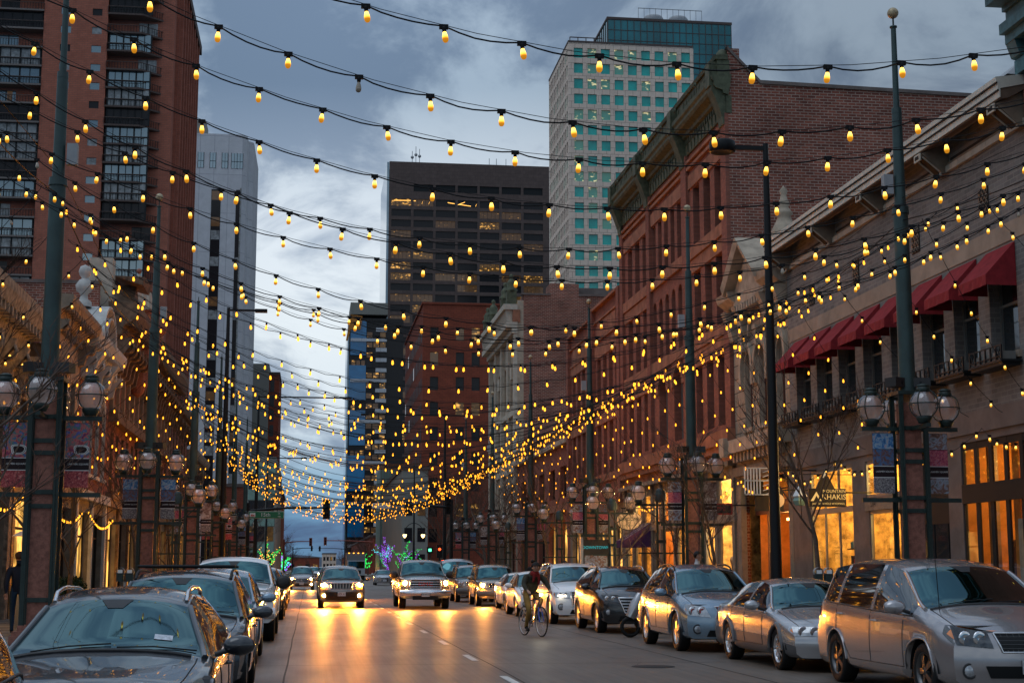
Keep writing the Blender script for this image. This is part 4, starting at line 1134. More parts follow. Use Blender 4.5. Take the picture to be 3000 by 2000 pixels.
for (z0, z1, pr) in ((5.85, 6.35, 0.3), (5.6, 5.85, 0.2), (9.75, 10.2, 0.1), (13.35, 13.8, 0.12), (16.2, 16.75, 0.06), (16.95, 17.08, 0.12), (17.2, 17.32, 0.16)):
    for (a, c) in ((0.71, 5.74), (6.56, 12.34), (12.96, 18.09)) if z0 > 6 else ((-0.05, W),):
        o.box(a, c, z0, z1, -pr, -0.003, M['redsand'], T)
for z in (9.12,):
    for (a, c) in ((0.71, 5.74), (12.96, 18.09)): o.box(a, c, z, z + 0.6, -0.05, -0.003, M['redsand'], T)
for z in (12.82,):
    for (a, c) in ((0.71, 5.74), (12.96, 18.09)): o.box(a, c, z, z + 0.5, -0.05, -0.003, M['redsand'], T)
for (cx, r, zc) in ((8.025, 0.725, 8.775), (10.625, 0.725, 8.775)):
    for k in range(12):
        t0, t1 = math.pi * k / 12 + 0.01, math.pi * (k + 1) / 12 - 0.01
        o.poly([(cx + q * math.cos(t), zc + q * math.sin(t)) for t, q in ((t0, r + 0.01), (t1, r + 0.01), (t1, r + 0.42), (t0, r + 0.42))], -0.07, -0.003, M['redsand'], T)
o.build('sandstone_course', b)
for (a, c, z0, z1, *k) in ops:
    w = window(b, T, a, c, z0, z1, 0.3, 'greyframe' if k else 'darkframe', 'pane' if z0 > 10 or not k else 'paneblue', 'sashv' if (k and z0 < 10) else 'sash', 0.07)
for i, (a, c, z0, z1) in enumerate(gops): window(b, T, a, c, z0, z1, 0.02, 'stonegrey', 'shopglass', 'none', 0.05, name='shop_window')
for i, (a, c, z0, z1) in enumerate(tops): window(b, T, a, c, z0, z1, 0.02, 'stonegrey', 'shopglass', 'none', 0.05, name='transom_window')
o = MB()
for a in (0.12, 2.4, 4.42, 6.1, 8.7, 11.1, 12.7, 14.62, 16.5, 18.3):
    o.box(a, a + 0.3, 0.15, 5.0, -0.07, -0.003, M['stonegrey'], T); o.box(a - 0.05, a + 0.35, 4.75, 5.05, -0.12, -0.07, M['stonegrey'], T)
o.box(0, W, 5.06, 5.22, -0.3, -0.003, M['stonegrey'], T); o.box(0, W, 3.15, 3.4, -0.1, -0.003, M['stonegrey'], T)
build_split(o, 'shop_column', b)
room(b, T, 0.2, 4.5, 0.1, 4.9, 2.5, power=1300, back='shopwhite', colour=(1.0, 0.72, 0.38)); room(b, T, 4.6, 8.8, 0.1, 4.9, 2.5, power=560)
room(b, T, 8.9, 12.9, 0.1, 4.9, 2.5, power=560, wallm='orangewall', back='orangewall'); room(b, T, 13.0, 18.5, 0.1, 4.9, 2.5, power=700)
o = MB(); o.box(11.62, 12.58, 0.16, 3.08, 0.08, 0.11, M['orangewall'], T); o.build('door', b)
Tg = T; T = lambda u, v, n: Tg(u, v, n * 0.62)
o = MB()      # the big green metal cornice: frieze, brackets, swelling crown with raised lettering blocks
V = M['verdigris']
o.box(-0.02, W + 0.02, 17.6, 18.25, -0.12, 0.2, V, T)
o.prism([(-0.003, 18.25), (-0.3, 18.3), (-0.35, 18.42), (-0.75, 18.5), (-0.86, 18.6), (-0.86, 18.72), (-0.98, 18.8), (-1.0, 18.95), (-0.7, 19.0), (0.2, 19.0)], -0.1, W + 0.1, V, T)
o.box(-0.05, W + 0.05, 19.0, 19.55, -0.62, 0.1, V, T)
o.prism([(-0.003, 19.55), (-0.75, 19.55), (-0.82, 19.68), (-0.003, 19.75)], -0.1, W + 0.1, V, T)
for i in range(60): o.box(0.3 + i * 0.31, 0.42 + i * 0.31, 18.02, 18.22, -0.2, -0.12, V, T)
for i in range(36): o.prism([(-0.12, 17.62), (-0.16, 17.65), (-0.2, 17.95), (-0.12, 18.0)], 0.35 + i * 0.51, 0.55 + i * 0.51, V, T)
for u in (0.02, 5.95, 12.45, 18.1):
    o.prism([(-0.12, 17.15), (-0.3, 17.2), (-0.36, 17.5), (-0.7, 18.1), (-0.95, 18.45), (-1.04, 18.98), (-0.12, 18.98)], u, u + 0.6, V, T)
    o.box(u + 0.02, u + 0.58, 18.6, 19.5, -1.08, -0.98, V, T)
    o.prism([(-0.62, 19.0), (-0.95, 19.0), (-0.95, 19.45), (-0.62, 19.54)], u + 0.05, u + 0.55, V, T)
rr = random.Random(4)
for i in range(44):
    u = 0.8 + i * 0.4
    if any(abs(u - q) < 0.5 for q in (0.3, 6.2, 12.7, 18.4)): continue
    h = 0.3
    k = rr.choice((0, 1, 2))
    if k == 0: o.box(u, u + 0.08, 19.12, 19.12 + h, -0.66, -0.62, V, T); o.box(u + 0.1, u + 0.24, 19.3, 19.36, -0.66, -0.62, V, T)
    elif k == 1: o.box(u, u + 0.25, 19.38, 19.43, -0.66, -0.62, V, T); o.box(u + 0.08, u + 0.16, 19.12, 19.38, -0.66, -0.62, V, T)
    else: o.lathe([(0.06, -0.66), (0.1, -0.66), (0.1, -0.62)], (XR, T(u + 0.12, 0, 0)[1], 19.27), V, 8, axis='x')
o.build('cornice', b)
o = MB()
for u in (0.15, W - 0.4):
    yy = Y0 + u
    o.box(XR - 0.35, XR + 0.12, yy - 0.1, yy + 0.4, 19.4, 19.7, V)
    o.lathe([(0.23, 0), (0.25, 0.08), (0.21, 0.19), (0.13, 0.3), (0.05, 0.35), (0.001, 0.36)], (XR - 0.1, yy + 0.15, 19.7), V, 16)
build_split(o, 'finial', b)
T = Tg
# white shirted mannequins in the bright window, purple awning, bistro sign
def mannequin(u, n, lab, shirt):
    t = thing('mannequin', lab, 'mannequin', T(u, 0.55, n), 0, 'mannequins in the bright shop window')
    o = MB(); o.lathe([(0.001, 0.6), (0.12, 0.62), (0.17, 0.85), (0.14, 1.05), (0.2, 1.3), (0.17, 1.42), (0.05, 1.48), (0.045, 1.55), (0.08, 1.6), (0.095, 1.7), (0.07, 1.8), (0.001, 1.82)], (0, 0, 0), shirt, 12)
    o.tube([(0, -0.17, 1.38), (0.02, -0.24, 1.1), (-0.05, -0.2, 0.85)], [0.05, 0.045, 0.03], shirt, 8); o.tube([(0, 0.17, 1.38), (0.02, 0.24, 1.1), (-0.05, 0.2, 0.85)], [0.05, 0.045, 0.03], shirt, 8)
    o.build('torso', t)
    o = MB(); o.tube([(0, 0, 0), (0, 0, 0.62)], 0.015, M['chrome'], 6); o.lathe([(0.16, 0), (0.16, 0.02), (0.001, 0.03)], (0, 0, 0), M['chrome'], 12); o.build('stand', t)
mannequin(1.3, 0.95, 'white dressed mannequin in the bright window next to the red pedestal', M['white'])
mannequin(3.5, 0.9, 'dark coated mannequin in the bright window', M['taupe'])
o = MB()
for i in range(6):
    a, c = 13.1 + i * 0.3, 13.1 + (i + 1) * 0.3
    mt = M['fabric_purple'] if i % 2 == 0 else M['cream']
    o.quad(T(a, 3.5, -0.01), T(c if mt is M['fabric_purple'] else c - 0.18, 3.5, -0.01), T(c if mt is M['fabric_purple'] else c - 0.18, 2.75, -1.2), T(a, 2.75, -1.2), mt)
    o.quad(T(a, 2.75, -1.2), T(c, 2.75, -1.2), T(c, 2.45, -1.2), T(a, 2.45, -1.2), M['fabric_purple'])
for u in (13.1, 14.9): o.add([T(u, 3.5, -0.01), T(u, 2.75, -1.2), T(u, 2.75, -0.01)], [(0, 1, 2)], M['fabric_purple']); o.quad(T(u, 2.75, -1.2), T(u, 2.45, -1.2), T(u, 2.45, -0.01), T(u, 2.75, -0.01), M['fabric_purple'])
o.build('awning', b)

# ---------------------------------------------------------------- twin small red buildings
def red_pair(Y0, W, H, lab, word, zoff=0.0):
    T = frameR(Y0)
    b = thing('red_brick_building', lab, 'building', group='small red brick buildings past the sandstone block')
    n = 4; step = (W - 1.4) / n
    ops = []
    for (z0, z1) in ((9.9 + zoff, 12.1 + zoff), (6.2, 8.7)):
        for i in range(n): ops.append((0.9 + i * step, 0.9 + i * step + step * 0.62, z0, z1))
    g = [(0.6 + i * (W - 1) / 3, 0.6 + i * (W - 1) / 3 + (W - 1) / 3 - 0.4, 0.5, 3.6) for i in range(3)]
    o = MB(); wall_openings(o, T, W, 4.6, H, ops, M['redbrick'], 0.35); wall_openings(o, T, W, 0.1, 4.6, g, M['stonegrey'], 0.3)
    o.box(XR + 0.4, XR + 18, Y0 + 0.003, Y0 + W - 0.003, 4.6, H - 0.3, M['partybrick'])
    o.quad(T(0, 0, 0), T(0, H, 0), T(0, H, 0.45), T(0, 0, 0.45), M['redbrick'])
    o.build('wall', b)
    o = MB(); o.box(0, 0.6, 4.6, H + 0.1, -0.2, -0.003, M['redbrick'], T); o.box(W - 0.6, W, 4.6, H + 0.1, -0.2, -0.003, M['redbrick'], T); build_split(o, 'pilaster', b)
    o = MB()
    for (z0, z1, pr) in ((H - 0.05, H + 0.08, 0.24), (H - 0.75, H - 0.65, 0.12), (H - 1.75, H - 1.65, 0.1), (12.15 + zoff, 12.8 + zoff, 0.05), (9.5 + zoff, 9.85 + zoff, 0.1), (8.72, 9.3, 0.05), (5.8, 6.15, 0.12), (4.6, 4.9, 0.25)):
        o.box(0.605, W - 0.605, z0, z1, -pr, -0.004, M['redsand'], T)
    o.build('sandstone_course', b)
    o = MB(); o.box(1.4, W - 1.4, H - 1.6, H - 0.8, -0.06, -0.004, M['redsand'], T); nm = o.build('name_panel', b)
    lettering(word, 0.5, M['redbrick'], lambda u, v, n: T(W - u, v, n), W / 2, H - 1.2, -0.07, 'carved_lettering', nm)
    for (a, c, z0, z1) in ops: window(b, T, a, c, z0, z1, 0.2, 'greyframe', 'pane', 'sash', 0.08)
    for (a, c, z0, z1) in g: window(b, T, a, c, z0, z1, 0.2, 'darkframe', 'glowwin', 'two', 0.08, name='shop_window')
    return b
red_pair(69.26, 7.5, 14.75, 'three storey red brick house adjoining the sandstone block, nearer of a matching pair', 'BLDG')
red_pair(76.8, 7.3, 14.4, 'three storey red brick house with a carved name panel, farther of a matching pair', 'SUSSEX')
# low arched building
Y0 = 84.15; W = 21.8; T = frameR(Y0)
b = thing('low_arched_building', 'low red building with arched openings behind bare trees', 'building')
o = MB(); ops = [(1 + i * 4.1, 3.6 + i * 4.1, 0.4, 4.4, 'arch') for i in range(5)] + [(1.2 + i * 4.1, 3.4 + i * 4.1, 5.6, 7.4) for i in range(5)]
wall_openings(o, T, W, 0.1, 8.6, ops, M['redbrick'], 0.4); o.box(XR + 0.45, XR + 20, Y0 + 0.003, Y0 + W - 0.003, 0, 8.3, M['partybrick']); o.build('wall', b)
o = MB(); o.box(0, W, 8.6, 8.9, -0.3, 0.2, M['cream'], T); o.box(0, W, 4.8, 5.2, -0.2, -0.003, M['redsand'], T); build_split(o, 'cornice', b)
for k, (a, c, z0, z1, *e) in enumerate(ops): window(b, T, a, c, z0, z1, 0.25, 'darkframe', 'glowwin' if k in (0, 1, 3) else 'pane', 'two', 0.1)
# carved cream facade with the big party wall
Y0 = 106.0; W = 15.6; T = frameR(Y0)
b = thing('carved_cream_building', 'pinkish cream carved facade with urn finials and a tall bare brick party wall', 'building')
ops = []
for i in range(4):
    u = 1.0 + i * 3.7; ops += [(u, u + 1.3, 13.3, 17.0, 'arch'), (u + 1.6, u + 2.5, 13.3, 16.4, 'arch'), (u, u + 1.3, 9.2, 11.9), (u + 1.6, u + 2.5, 9.2, 11.9), (u, u + 2.5, 5.0, 7.6)]
o = MB(); wall_openings(o, T, W, 4.2, 18.4, ops, M['cream'], 0.35); wall_openings(o, T, W, 0.1, 4.2, [(0.8 + i * 5, 4.9 + i * 5, 0.2, 3.6) for i in range(3)], M['stonegrey'], 0.3)
o.quad(T(0, 0, 0), T(0, 20.6, 0), T(0, 20.6, 0.45), T(0, 0, 0.45), M['cream'])
o.build('facade', b)
o = MB()
o.box(XR + 0.45, XR + 22, Y0 + 0.003, Y0 + W - 0.003, 0, 21.0, M['partybrick'])
o.box(XR + 2.4, XR + 4.5, Y0 + 0.003, Y0 + 2, 21.0, 21.9, M['partybrick'])
o.build('party_wall', b)
o = MB(); o.box(XR + 0.3, XR + 2.4, Y0 - 0.08, Y0 + 0.4, 21.003, 21.14, M['taupe']); o.box(XR + 4.5, XR + 22, Y0 - 0.08, Y0 + 0.4, 21.003, 21.14, M['taupe'])
o.box(XR + 4.6, XR + 7.5, Y0 + 1, Y0 + 4, 21.15, 21.8, M['taupe']); o.build('coping', b)
o = MB()
for (z0, z1, pr) in ((4.2, 4.7, 0.4), (8.3, 8.7, 0.2), (12.4, 12.8, 0.2), (18.2, 18.6, 0.4), (18.6, 19.0, 0.8), (19.9, 20.3, 1.0)): o.box(-0.1, W, z0, z1, -pr, -0.003, M['creamtrim'], T)
o.box(-0.1, W, 19.0, 19.9, -0.35, 0.2, M['redsand'], T)
for i in range(26): o.prism([(-0.35, 19.0), (-0.75, 19.1), (-0.85, 19.9), (-0.35, 19.9)], 0.1 + i * 0.6, 0.38 + i * 0.6, M['creamtrim'], T)
for u in (0.003, 3.6, 7.3, 11.0, 15.0): o.box(u, u + 0.5, 4.7, 18.2, -0.25, -0.004, M['creamtrim'], T)
for u in (1.1, 8.4): o.box(u, u + 0.8, 15, 15.9, -0.3, -0.004, M['creamtrim'], T)
o.build('cornice', b)
for u in (0.3, 3.6, 11.0, 14.8):
    o = MB(); o.box(XR - 0.75, XR - 0.05, Y0 + u - 0.3, Y0 + u + 0.4, 20.3, 21.3, M['verdigris'])
    o.lathe([(0.45, 0), (0.45, 0.15), (0.3, 0.3), (0.35, 0.55), (0.2, 0.8), (0.1, 0.9), (0.17, 1.05), (0.14, 1.2), (0.001, 1.28)], (XR - 0.4, Y0 + u + 0.05, 21.3), M['verdigris'], 10); build_split(o, 'finial', b)
for (a, c, z0, z1, *k) in ops: window(b, T, a, c, z0, z1, 0.25, 'greyframe', 'pane', 'sash', 0.09)
# ================================================================== WEST SIDE HOUSES
M['oldtrim'] = pbr('weathered_trim', (0.27, 0.21, 0.16), 0.8, var=0.5, vscale=5, bump=0.4, bscale=9)
M['rope'] = emis('rope_light', (1.0, 0.5, 0.08), 3.2)
def prof_cornice(z, d, h): return [(-0.002, z), (-d * 0.35, z + h * 0.1), (-d * 0.45, z + h * 0.35), (-d * 0.9, z + h * 0.55), (-d, z + h * 0.8), (-d, z + h), (0.2, z + h * 1.05)]
def scrolls(o, T, us, z, d, h, mat, w=0.3):
    for u in us:
        o.prism([(-0.003, z - h), (-d * 0.3, z - h * 0.9), (-d * 0.4, z - h * 0.5), (-d * 0.8, z - h * 0.15), (-d * 0.85, z), (-0.003, z)], u, u + w, mat, T)
        c = T(u, z - h * 0.25, -d * 0.6); o.lathe([(h * 0.16, 0), (h * 0.2, 0.02), (h * 0.2, w - 0.02), (h * 0.1, w)], c, mat, 10, axis='y')
def left_house(Y0, W, H, name, lab, wall, trim, ops, corn=(0.7, 0.9), low=4.4, shops=2, lit='glowwin', brk=4, side=None, shopmat='stonegrey', win='pane'):
    T = frameL(Y0)
    b = thing(name, lab, 'building')
    g = [(0.5 + i * (W - 0.6) / shops, 0.5 + (i + 1) * (W - 0.6) / shops - 0.45, 0.4, 3.7) for i in range(shops)]
    o = MB(); wall_openings(o, T, W, low, H, ops, M[wall], 0.32, M[trim] if trim else None); wall_openings(o, T, W, 0.1, low, g, M[shopmat], 0.3)
    o.quad(T(0, 0, 0), T(0, H, 0), T(0, H, 0.45), T(0, 0, 0.45), M[side or wall])
    o.box(XL - 16, XL - 0.4, Y0 + 0.003, Y0 + W - 0.003, 0, H - 0.15, M[side or wall]); o.build('wall', b)
    o = MB(); o.prism(prof_cornice(H - corn[1] * 0.75, *corn), 0.002, W - 0.002, M[trim], T)
    scrolls(o, T, [0.2 + i * (W - 0.7) / max(1, brk - 1) for i in range(brk)], H - corn[1] * 0.75, corn[0], corn[1], M[trim])
    for i in range(int(W / 0.5)): o.box(0.15 + i * 0.5, 0.33 + i * 0.5, H - corn[1] * 0.75 + corn[1] * 0.36, H - corn[1] * 0.75 + corn[1] * 0.56, -corn[0] * 0.9, -corn[0] * 0.43, M[trim], T)
    for i in range(int(W / 0.35)): o.box(0.1 + i * 0.35, 0.25 + i * 0.35, H - corn[1] * 0.95, H - corn[1] * 0.76, -0.2, -0.003, M[trim], T)
    o.box(0.002, W - 0.002, low - 0.25, low + 0.1, -0.25, -0.003, M[trim], T)
    o.build('cornice', b)
    o = MB()
    for u in [0.003] + [0.5 + (i + 1) * (W - 0.6) / shops - 0.45 for i in range(shops)]: o.box(u, u + 0.4, 0.12, low - 0.26, -0.12, -0.003, M[trim], T)
    build_split(o, 'pilaster', b)
    for (a, c, z0, z1, *k) in ops: window(b, T, a, c, z0, z1, 0.2, 'greyframe', win, 'sash', 0.07, sill=trim)
    for i, (a, c, z0, z1) in enumerate(g): window(b, T, a, c, z0, z1, 0.2, 'darkframe', lit if i % 2 == 0 else 'pane', 'trans', 0.08, name='shop_window')
    return b, T
# ornate white corniced brick house, nearest
b, T = left_house(30, 15.2, 8.6, 'white_cornice_house', 'red brick house with a deep pale scrolled cornice edged by a glowing rope light', 'redbrick', 'oldtrim',
                  [(1.0 + i * 3.0, 2.1 + i * 3.0, 4.9, 7.0, 'arch') for i in range(5)], corn=(0.9, 1.3), brk=9, shops=4)
o = MB(); o.tube([T(0.2, 7.35, -0.3), T(15.15, 7.35, -0.3)], 0.045, M['rope'], 6)
for i in range(16): o.ball(T(15.2, 7.2 - i * 0.22, -0.12), 0.03, M['bulbmid'], 6, 4)
tag(o.build('rope_light'), 'glowing amber rope light along the eave of the brick house and down its corner', 'rope light')
o = MB()
for i in range(5): o.add([T(0.6 + i * 3, 8.6, 0.1), T(2.4 + i * 3, 8.6, 0.1), T(2.4 + i * 3, 8.6, 1.6), T(0.6 + i * 3, 8.6, 1.6), T(1.5 + i * 3, 9.7, 0.8)], [(0, 1, 4), (1, 2, 4), (2, 3, 4), (3, 0, 4)], M['grey'])
build_split(o, 'skylight', b)
b, T = left_house(45.25, 5.1, 7.9, 'cream_brick_house', 'low cream brick house with a dark bracketed eave', 'tanbrick', 'browncor', [(1.0, 2.0, 4.8, 6.6), (3.0, 4.0, 4.8, 6.6)], corn=(0.8, 0.8), brk=2, shops=1)
b, T = left_house(50.4, 6.9, 10.3, 'beige_plaster_house', 'plain beige plastered two storey house with a moulded cornice', 'beige', 'soffit',
                  [(0.9 + i * 2.1, 1.9 + i * 2.1, 5.2, 8.2) for i in range(3)], corn=(0.75, 0.8), brk=2, side='partybrick')
b, T = left_house(57.35, 8.4, 10.2, 'shell_gable_house', 'brick house with a white curved metal gable and a ball topped finial', 'redbrick', 'palewood',
                  [(0.9 + i * 1.9, 2.0 + i * 1.9, 5.2, 8.3, 'arch') for i in range(4)], corn=(0.7, 0.9), brk=5)
o = MB()
for k in range(14):
    t0, t1 = math.pi * k / 14, math.pi * (k + 1) / 14
    for (r0, r1, n0, n1) in ((1.75, 1.9, -0.75, 1.0), (1.2, 1.3, -0.8, -0.1)):
        o.poly([(2.6 + r * math.cos(t), 10.25 + 0.75 * r * math.sin(t)) for t, r in ((t0, r0), (t1, r0), (t1, r1), (t0, r1))], n0, n1, M['palewood'], T)
o.poly([(2.6 + 1.75 * math.cos(math.pi * k / 14), 10.25 + 1.3 * math.sin(math.pi * k / 14)) for k in range(15)], -0.5, 0.9, M['palewood'], T)
o.lathe([(0.3, 0), (0.3, 0.2), (0.16, 0.3), (0.14, 0.5), (0.3, 0.65), (0.34, 0.85), (0.2, 1.05), (0.1, 1.12), (0.2, 1.25), (0.24, 1.4), (0.18, 1.58), (0.001, 1.66)], T(1.6, 11.5, 0.2), M['palewood'], 14)
o.build('gable', b)
o = MB()
for i in range(2): o.prism([(-0.003, 8.6), (-0.45, 8.7), (-0.6, 9.2), (-0.85, 9.6), (-0.003, 9.6)], 0.3 + i * 4.2, 0.9 + i * 4.2, M['palewood'], T)
for a in (0.9, 4.7):
    for k in range(10):
        t0, t1 = math.pi * k / 10, math.pi * (k + 1) / 10
        o.poly([(a + 0.55 + r * math.cos(t), 7.75 + r * math.sin(t)) for t, r in ((t0, 0.6), (t1, 0.6), (t1, 0.8), (t0, 0.8))], -0.2, -0.004, M['palewood'], T)
build_split(o, 'carved_trim', b)
# long ornate terrace with dark gilt cornice, red turret corbels and pinnacles
Y0 = 65.8; W = 27.5; T = frameL(Y0)
b, T = left_house(Y0, W, 12.5, 'gilt_cornice_terrace', 'long ornate brick terrace with a dark gilt cornice, pale pinnacles and a red turret', 'redbrick', 'browncor',
                  [(0.9 + i * 1.9, 1.75 + i * 1.9, 8.6, 11.2, 'arch') for i in range(14)] + [(0.9 + i * 1.9, 1.8 + i * 1.9, 5.0, 7.4) for i in range(14)], corn=(1.1, 1.5), brk=22, shops=7, side='partybrick', lit='glowwin')
o = MB(); o.box(0.003, W - 0.004, 7.75, 8.15, -0.4, -0.003, M['browncor'], T); o.box(0.003, W - 0.004, 4.5, 4.75, -0.32, -0.003, M['browncor'], T)
for i in range(15): o.box(0.2 + i * 1.9, 0.5 + i * 1.9, 8.2, 11.3, -0.16, -0.003, M['soffit'], T); 
o.build('string_course', b)
o = MB()
o.poly([(0.5, 12.5), (4.5, 12.5), (4.5, 12.8), (3.6, 13.2), (2.5, 14.1), (1.4, 13.2), (0.5, 12.8)], -0.7, 0.3, M['browncor'], T)
o.prism([(-0.7, 14.0), (-1.1, 13.9), (-1.2, 14.25), (0.2, 14.3)], 1.2, 3.8, M['browncor'], T)
o.build('pediment', b)
o = MB(); o.lathe([(0.001, 9.6), (0.25, 9.8), (0.5, 10.3), (0.6, 10.9), (1.0, 11.3), (1.05, 12.6), (1.25, 12.8), (1.3, 13.0), (1.0, 13.05), (0.95, 13.6), (1.1, 13.75), (0.001, 13.8)], T(7.8, 0, -0.3), M['redstone'], 12, smooth=False); o.build('turret', b)
o = MB()
for u in (6.6, 8.8, 11.5):
    c = T(u, 0, -0.3)
    o.lathe([(0.45, 12.9), (0.45, 13.1), (0.2, 14.2), (0.12, 15.3), (0.001, 15.5)], c, M['creamtrim'], 4, smooth=False)
    o.ball((c[0], c[1], 15.55), 0.13, M['redstone'], 8, 6)
o.box(0.3, 1.3, 12.5, 14.9, 0.1, 1.1, M['creamtrim'], T)
build_split(o, 'pinnacle', b)
# raised party wall facing the camera above the lower houses
o = MB(); o.box(XL - 14, XL - 0.55, Y0 - 0.35, Y0 - 0.01, 8, 13.6, M['partybrick']); o.box(XL - 14, XL - 0.5, Y0 - 0.4, Y0 + 0.05, 13.6, 13.75, M['taupe']); o.build('party_wall', b)
b, T = left_house(93.4, 14, 11.5, 'dark_cornice_house', 'dim brick house with a dark cornice near the cross street, west side', 'redbrick', 'browncor', [(0.9 + i * 2.1, 1.9 + i * 2.1, 5.2, 7.8) for i in range(6)] + [(0.9 + i * 2.1, 1.9 + i * 2.1, 8.4, 10.4) for i in range(6)], brk=6, shops=3)
b, T = left_house(107.5, 14, 9.5, 'corner_shop_house', 'low brick corner house beside the green street sign', 'redbrick', 'soffit', [(0.9 + i * 2.1, 1.9 + i * 2.1, 5.2, 7.6) for i in range(6)], brk=6, shops=3)
ld = bpy.data.lights.new('porch_lamp', 'POINT'); ld.energy = 14; ld.color = (1, 0.5, 0.16); ld.shadow_soft_size = 0.15
for y in (36, 48.5):
    lo = bpy.data.objects.new('porch_lamp', ld); COL.objects.link(lo); lo.location = (XL + 0.7, y, 3.2)
o = MB()
for y in (36, 48.5): o.ball((XL + 0.7, y, 3.45), 0.09, M['sconce'], 8, 6); o.box(XL, XL + 0.7, y - 0.02, y + 0.02, 3.5, 3.54, M['black'])
tag(o.build('porch_lantern'), 'small glowing lanterns over the doors of the near west houses', 'lantern')

# ================================================================== TOWERS
M['brickt'] = brickmat('tower_brick', (0.46, 0.155, 0.1), (0.39, 0.13, 0.085), (0.24, 0.12, 0.09), 0.8, 0.3, 0.03, stain=0.2, bump=0.1)
M['brickd'] = brickmat('dark_office_brick', (0.3, 0.075, 0.042), (0.25, 0.063, 0.037), (0.16, 0.05, 0.033), 0.8, 0.3, 0.03, stain=0.2, bump=0.1)
M['whitet'] = brickmat('white_precast', (0.6, 0.6, 0.62), (0.57, 0.57, 0.59), (0.42, 0.42, 0.45), 3.2, 9.0, 0.08, stain=0.1, offset=0.0, bump=0.05)
M['greyt'] = pbr('grey_concrete', (0.25, 0.24, 0.21), 0.8, var=0.08, vscale=0.1)
M['browng'] = brickmat('brown_granite', (0.14, 0.1, 0.088), (0.12, 0.086, 0.076), (0.08, 0.06, 0.055), 2.1, 1.5, 0.04, stain=0.15, bump=0.05)
M['pinkg'] = brickmat('pale_pink_granite', (0.78, 0.62, 0.5), (0.74, 0.58, 0.47), (0.4, 0.31, 0.25), 2.0, 1.7, 0.07, stain=0.1, bump=0.05)
M['slabc'] = pbr('balcony_slab', (0.11, 0.08, 0.07), 0.8)
M['slabu'] = pbr('balcony_underside', (0.2, 0.17, 0.155), 0.8)
M['paned'] = pbr('dark_tower_pane', (0.02, 0.018, 0.02), 0.15, spec=0.22)
M['panematt'] = pbr('dull_dark_pane', (0.03, 0.02, 0.02), 0.5)
M['panelit'] = office_lit('office_window_lit', (0.03, 0.025, 0.02), (1.0, 0.5, 0.1), 1.1, (0.8, 0.8, 1.6), 0.62)
M['panedim'] = office_lit('office_window_dim', (0.03, 0.028, 0.03), (1.0, 0.5, 0.13), 0.8, (0.9, 0.9, 1.8), 0.72)
M['teal'] = pbr('teal_mirror_glass', (0.0, 0.4, 0.34), 0.12, spec=0.6, coat=0.25, metal=0.0, var=0.3, vscale=0.15)
M['teallit'] = office_lit('teal_glass_lit', (0.0, 0.36, 0.3), (1.0, 0.8, 0.38), 0.7, (0.7, 0.7, 1.4), 0.64)
M['tealcw'] = pbr('teal_curtain_wall', (0.0, 0.14, 0.16), 0.12, coat=0.4, var=0.35, vscale=0.12)
M['bluecw'] = pbr('blue_curtain_wall', (0.0, 0.16, 0.36), 0.1, coat=0.5, var=0.3, vscale=0.08)
M['skycw'] = pbr('pale_sky_glass', (0.2, 0.26, 0.3), 0.03, metal=0.75, var=0.15, vscale=0.05)
M['orangec'] = pbr('orange_cladding', (0.5, 0.2, 0.04), 0.6)
M['greenmetal'] = pbr('pale_green_metal', (0.2, 0.32, 0.27), 0.5, var=0.15, vscale=0.5)
rt = random.Random(11)
def pane_grid(b, T, rects, mats, probs, n=0.25, limit=100, name='window', wide=None):
    """one mesh per window up to `limit`, the rest together as stuff"""
    rest = MB()
    for i, (a, c, z0, z1) in enumerate(rects):
        r = rt.random(); k = 0
        while k < len(probs) - 1 and r > probs[k]: r -= probs[k]; k += 1
        o = MB() if i < limit else rest
        o.quad(T(a, z0, n), T(c, z0, n), T(c, z1, n), T(a, z1, n), M[mats[k]])
        if wide:
            m = int((c - a) / wide)
            for j in range(1, m): u = a + (c - a) * j / m; o.box(u - 0.05, u + 0.05, z0, z1, n - 0.06, n, M['paned'], T)
        if i < limit: o.build(name, b)
    if len(rects) > limit: tag(rest.build(name, b), kind='stuff')
# dark red office block beyond the cross street
b = thing('dark_red_office_block', 'seven storey dark red brick office block beyond the cross street', 'building')
T = frameF(16.4, 225); ops = []
cols = [3.35 * 0 + 0.95, 2.5, 3.6]
pw = [(1.1, 2.35), (5.0, 6.25), (7.4, 8.65), (11.9, 13.15), (14.3, 15.55)]
for f in range(9):
    z = 37.5 - f * 3.78
    for (a, c) in pw: ops.append((a, c, z - 2.0, z))
o = MB(); wall_openings(o, T, 24, 0, 41, ops, M['brickd'], 0.4)
o.quad((16.4, 225, 0), (16.4, 268, 0), (16.4, 268, 41), (16.4, 225, 41), M['brickd']); o.box(16.6, 40.4, 225.5, 268, 0, 40.7, M['brickd'])
o.build('wall', b)
o = MB(); o.box(16.2, 40.5, 224.8, 268, 41, 41.3, M['brickd']); o.build('coping', b)
pane_grid(b, T, ops, ['paned', 'panedim', 'panelit'], [0.55, 0.25, 0.2], 0.3, 60)
T2 = frameR(225, 16.4 - 0.02); sops = [(2 + i * 3.4, 3.6 + i * 3.4, 37.5 - f * 3.78 - 2, 37.5 - f * 3.78) for f in range(9) for i in range(12)]
pane_grid(b, T2, sops, ['panematt', 'panedim'], [0.96, 0.04], -0.03, 40)
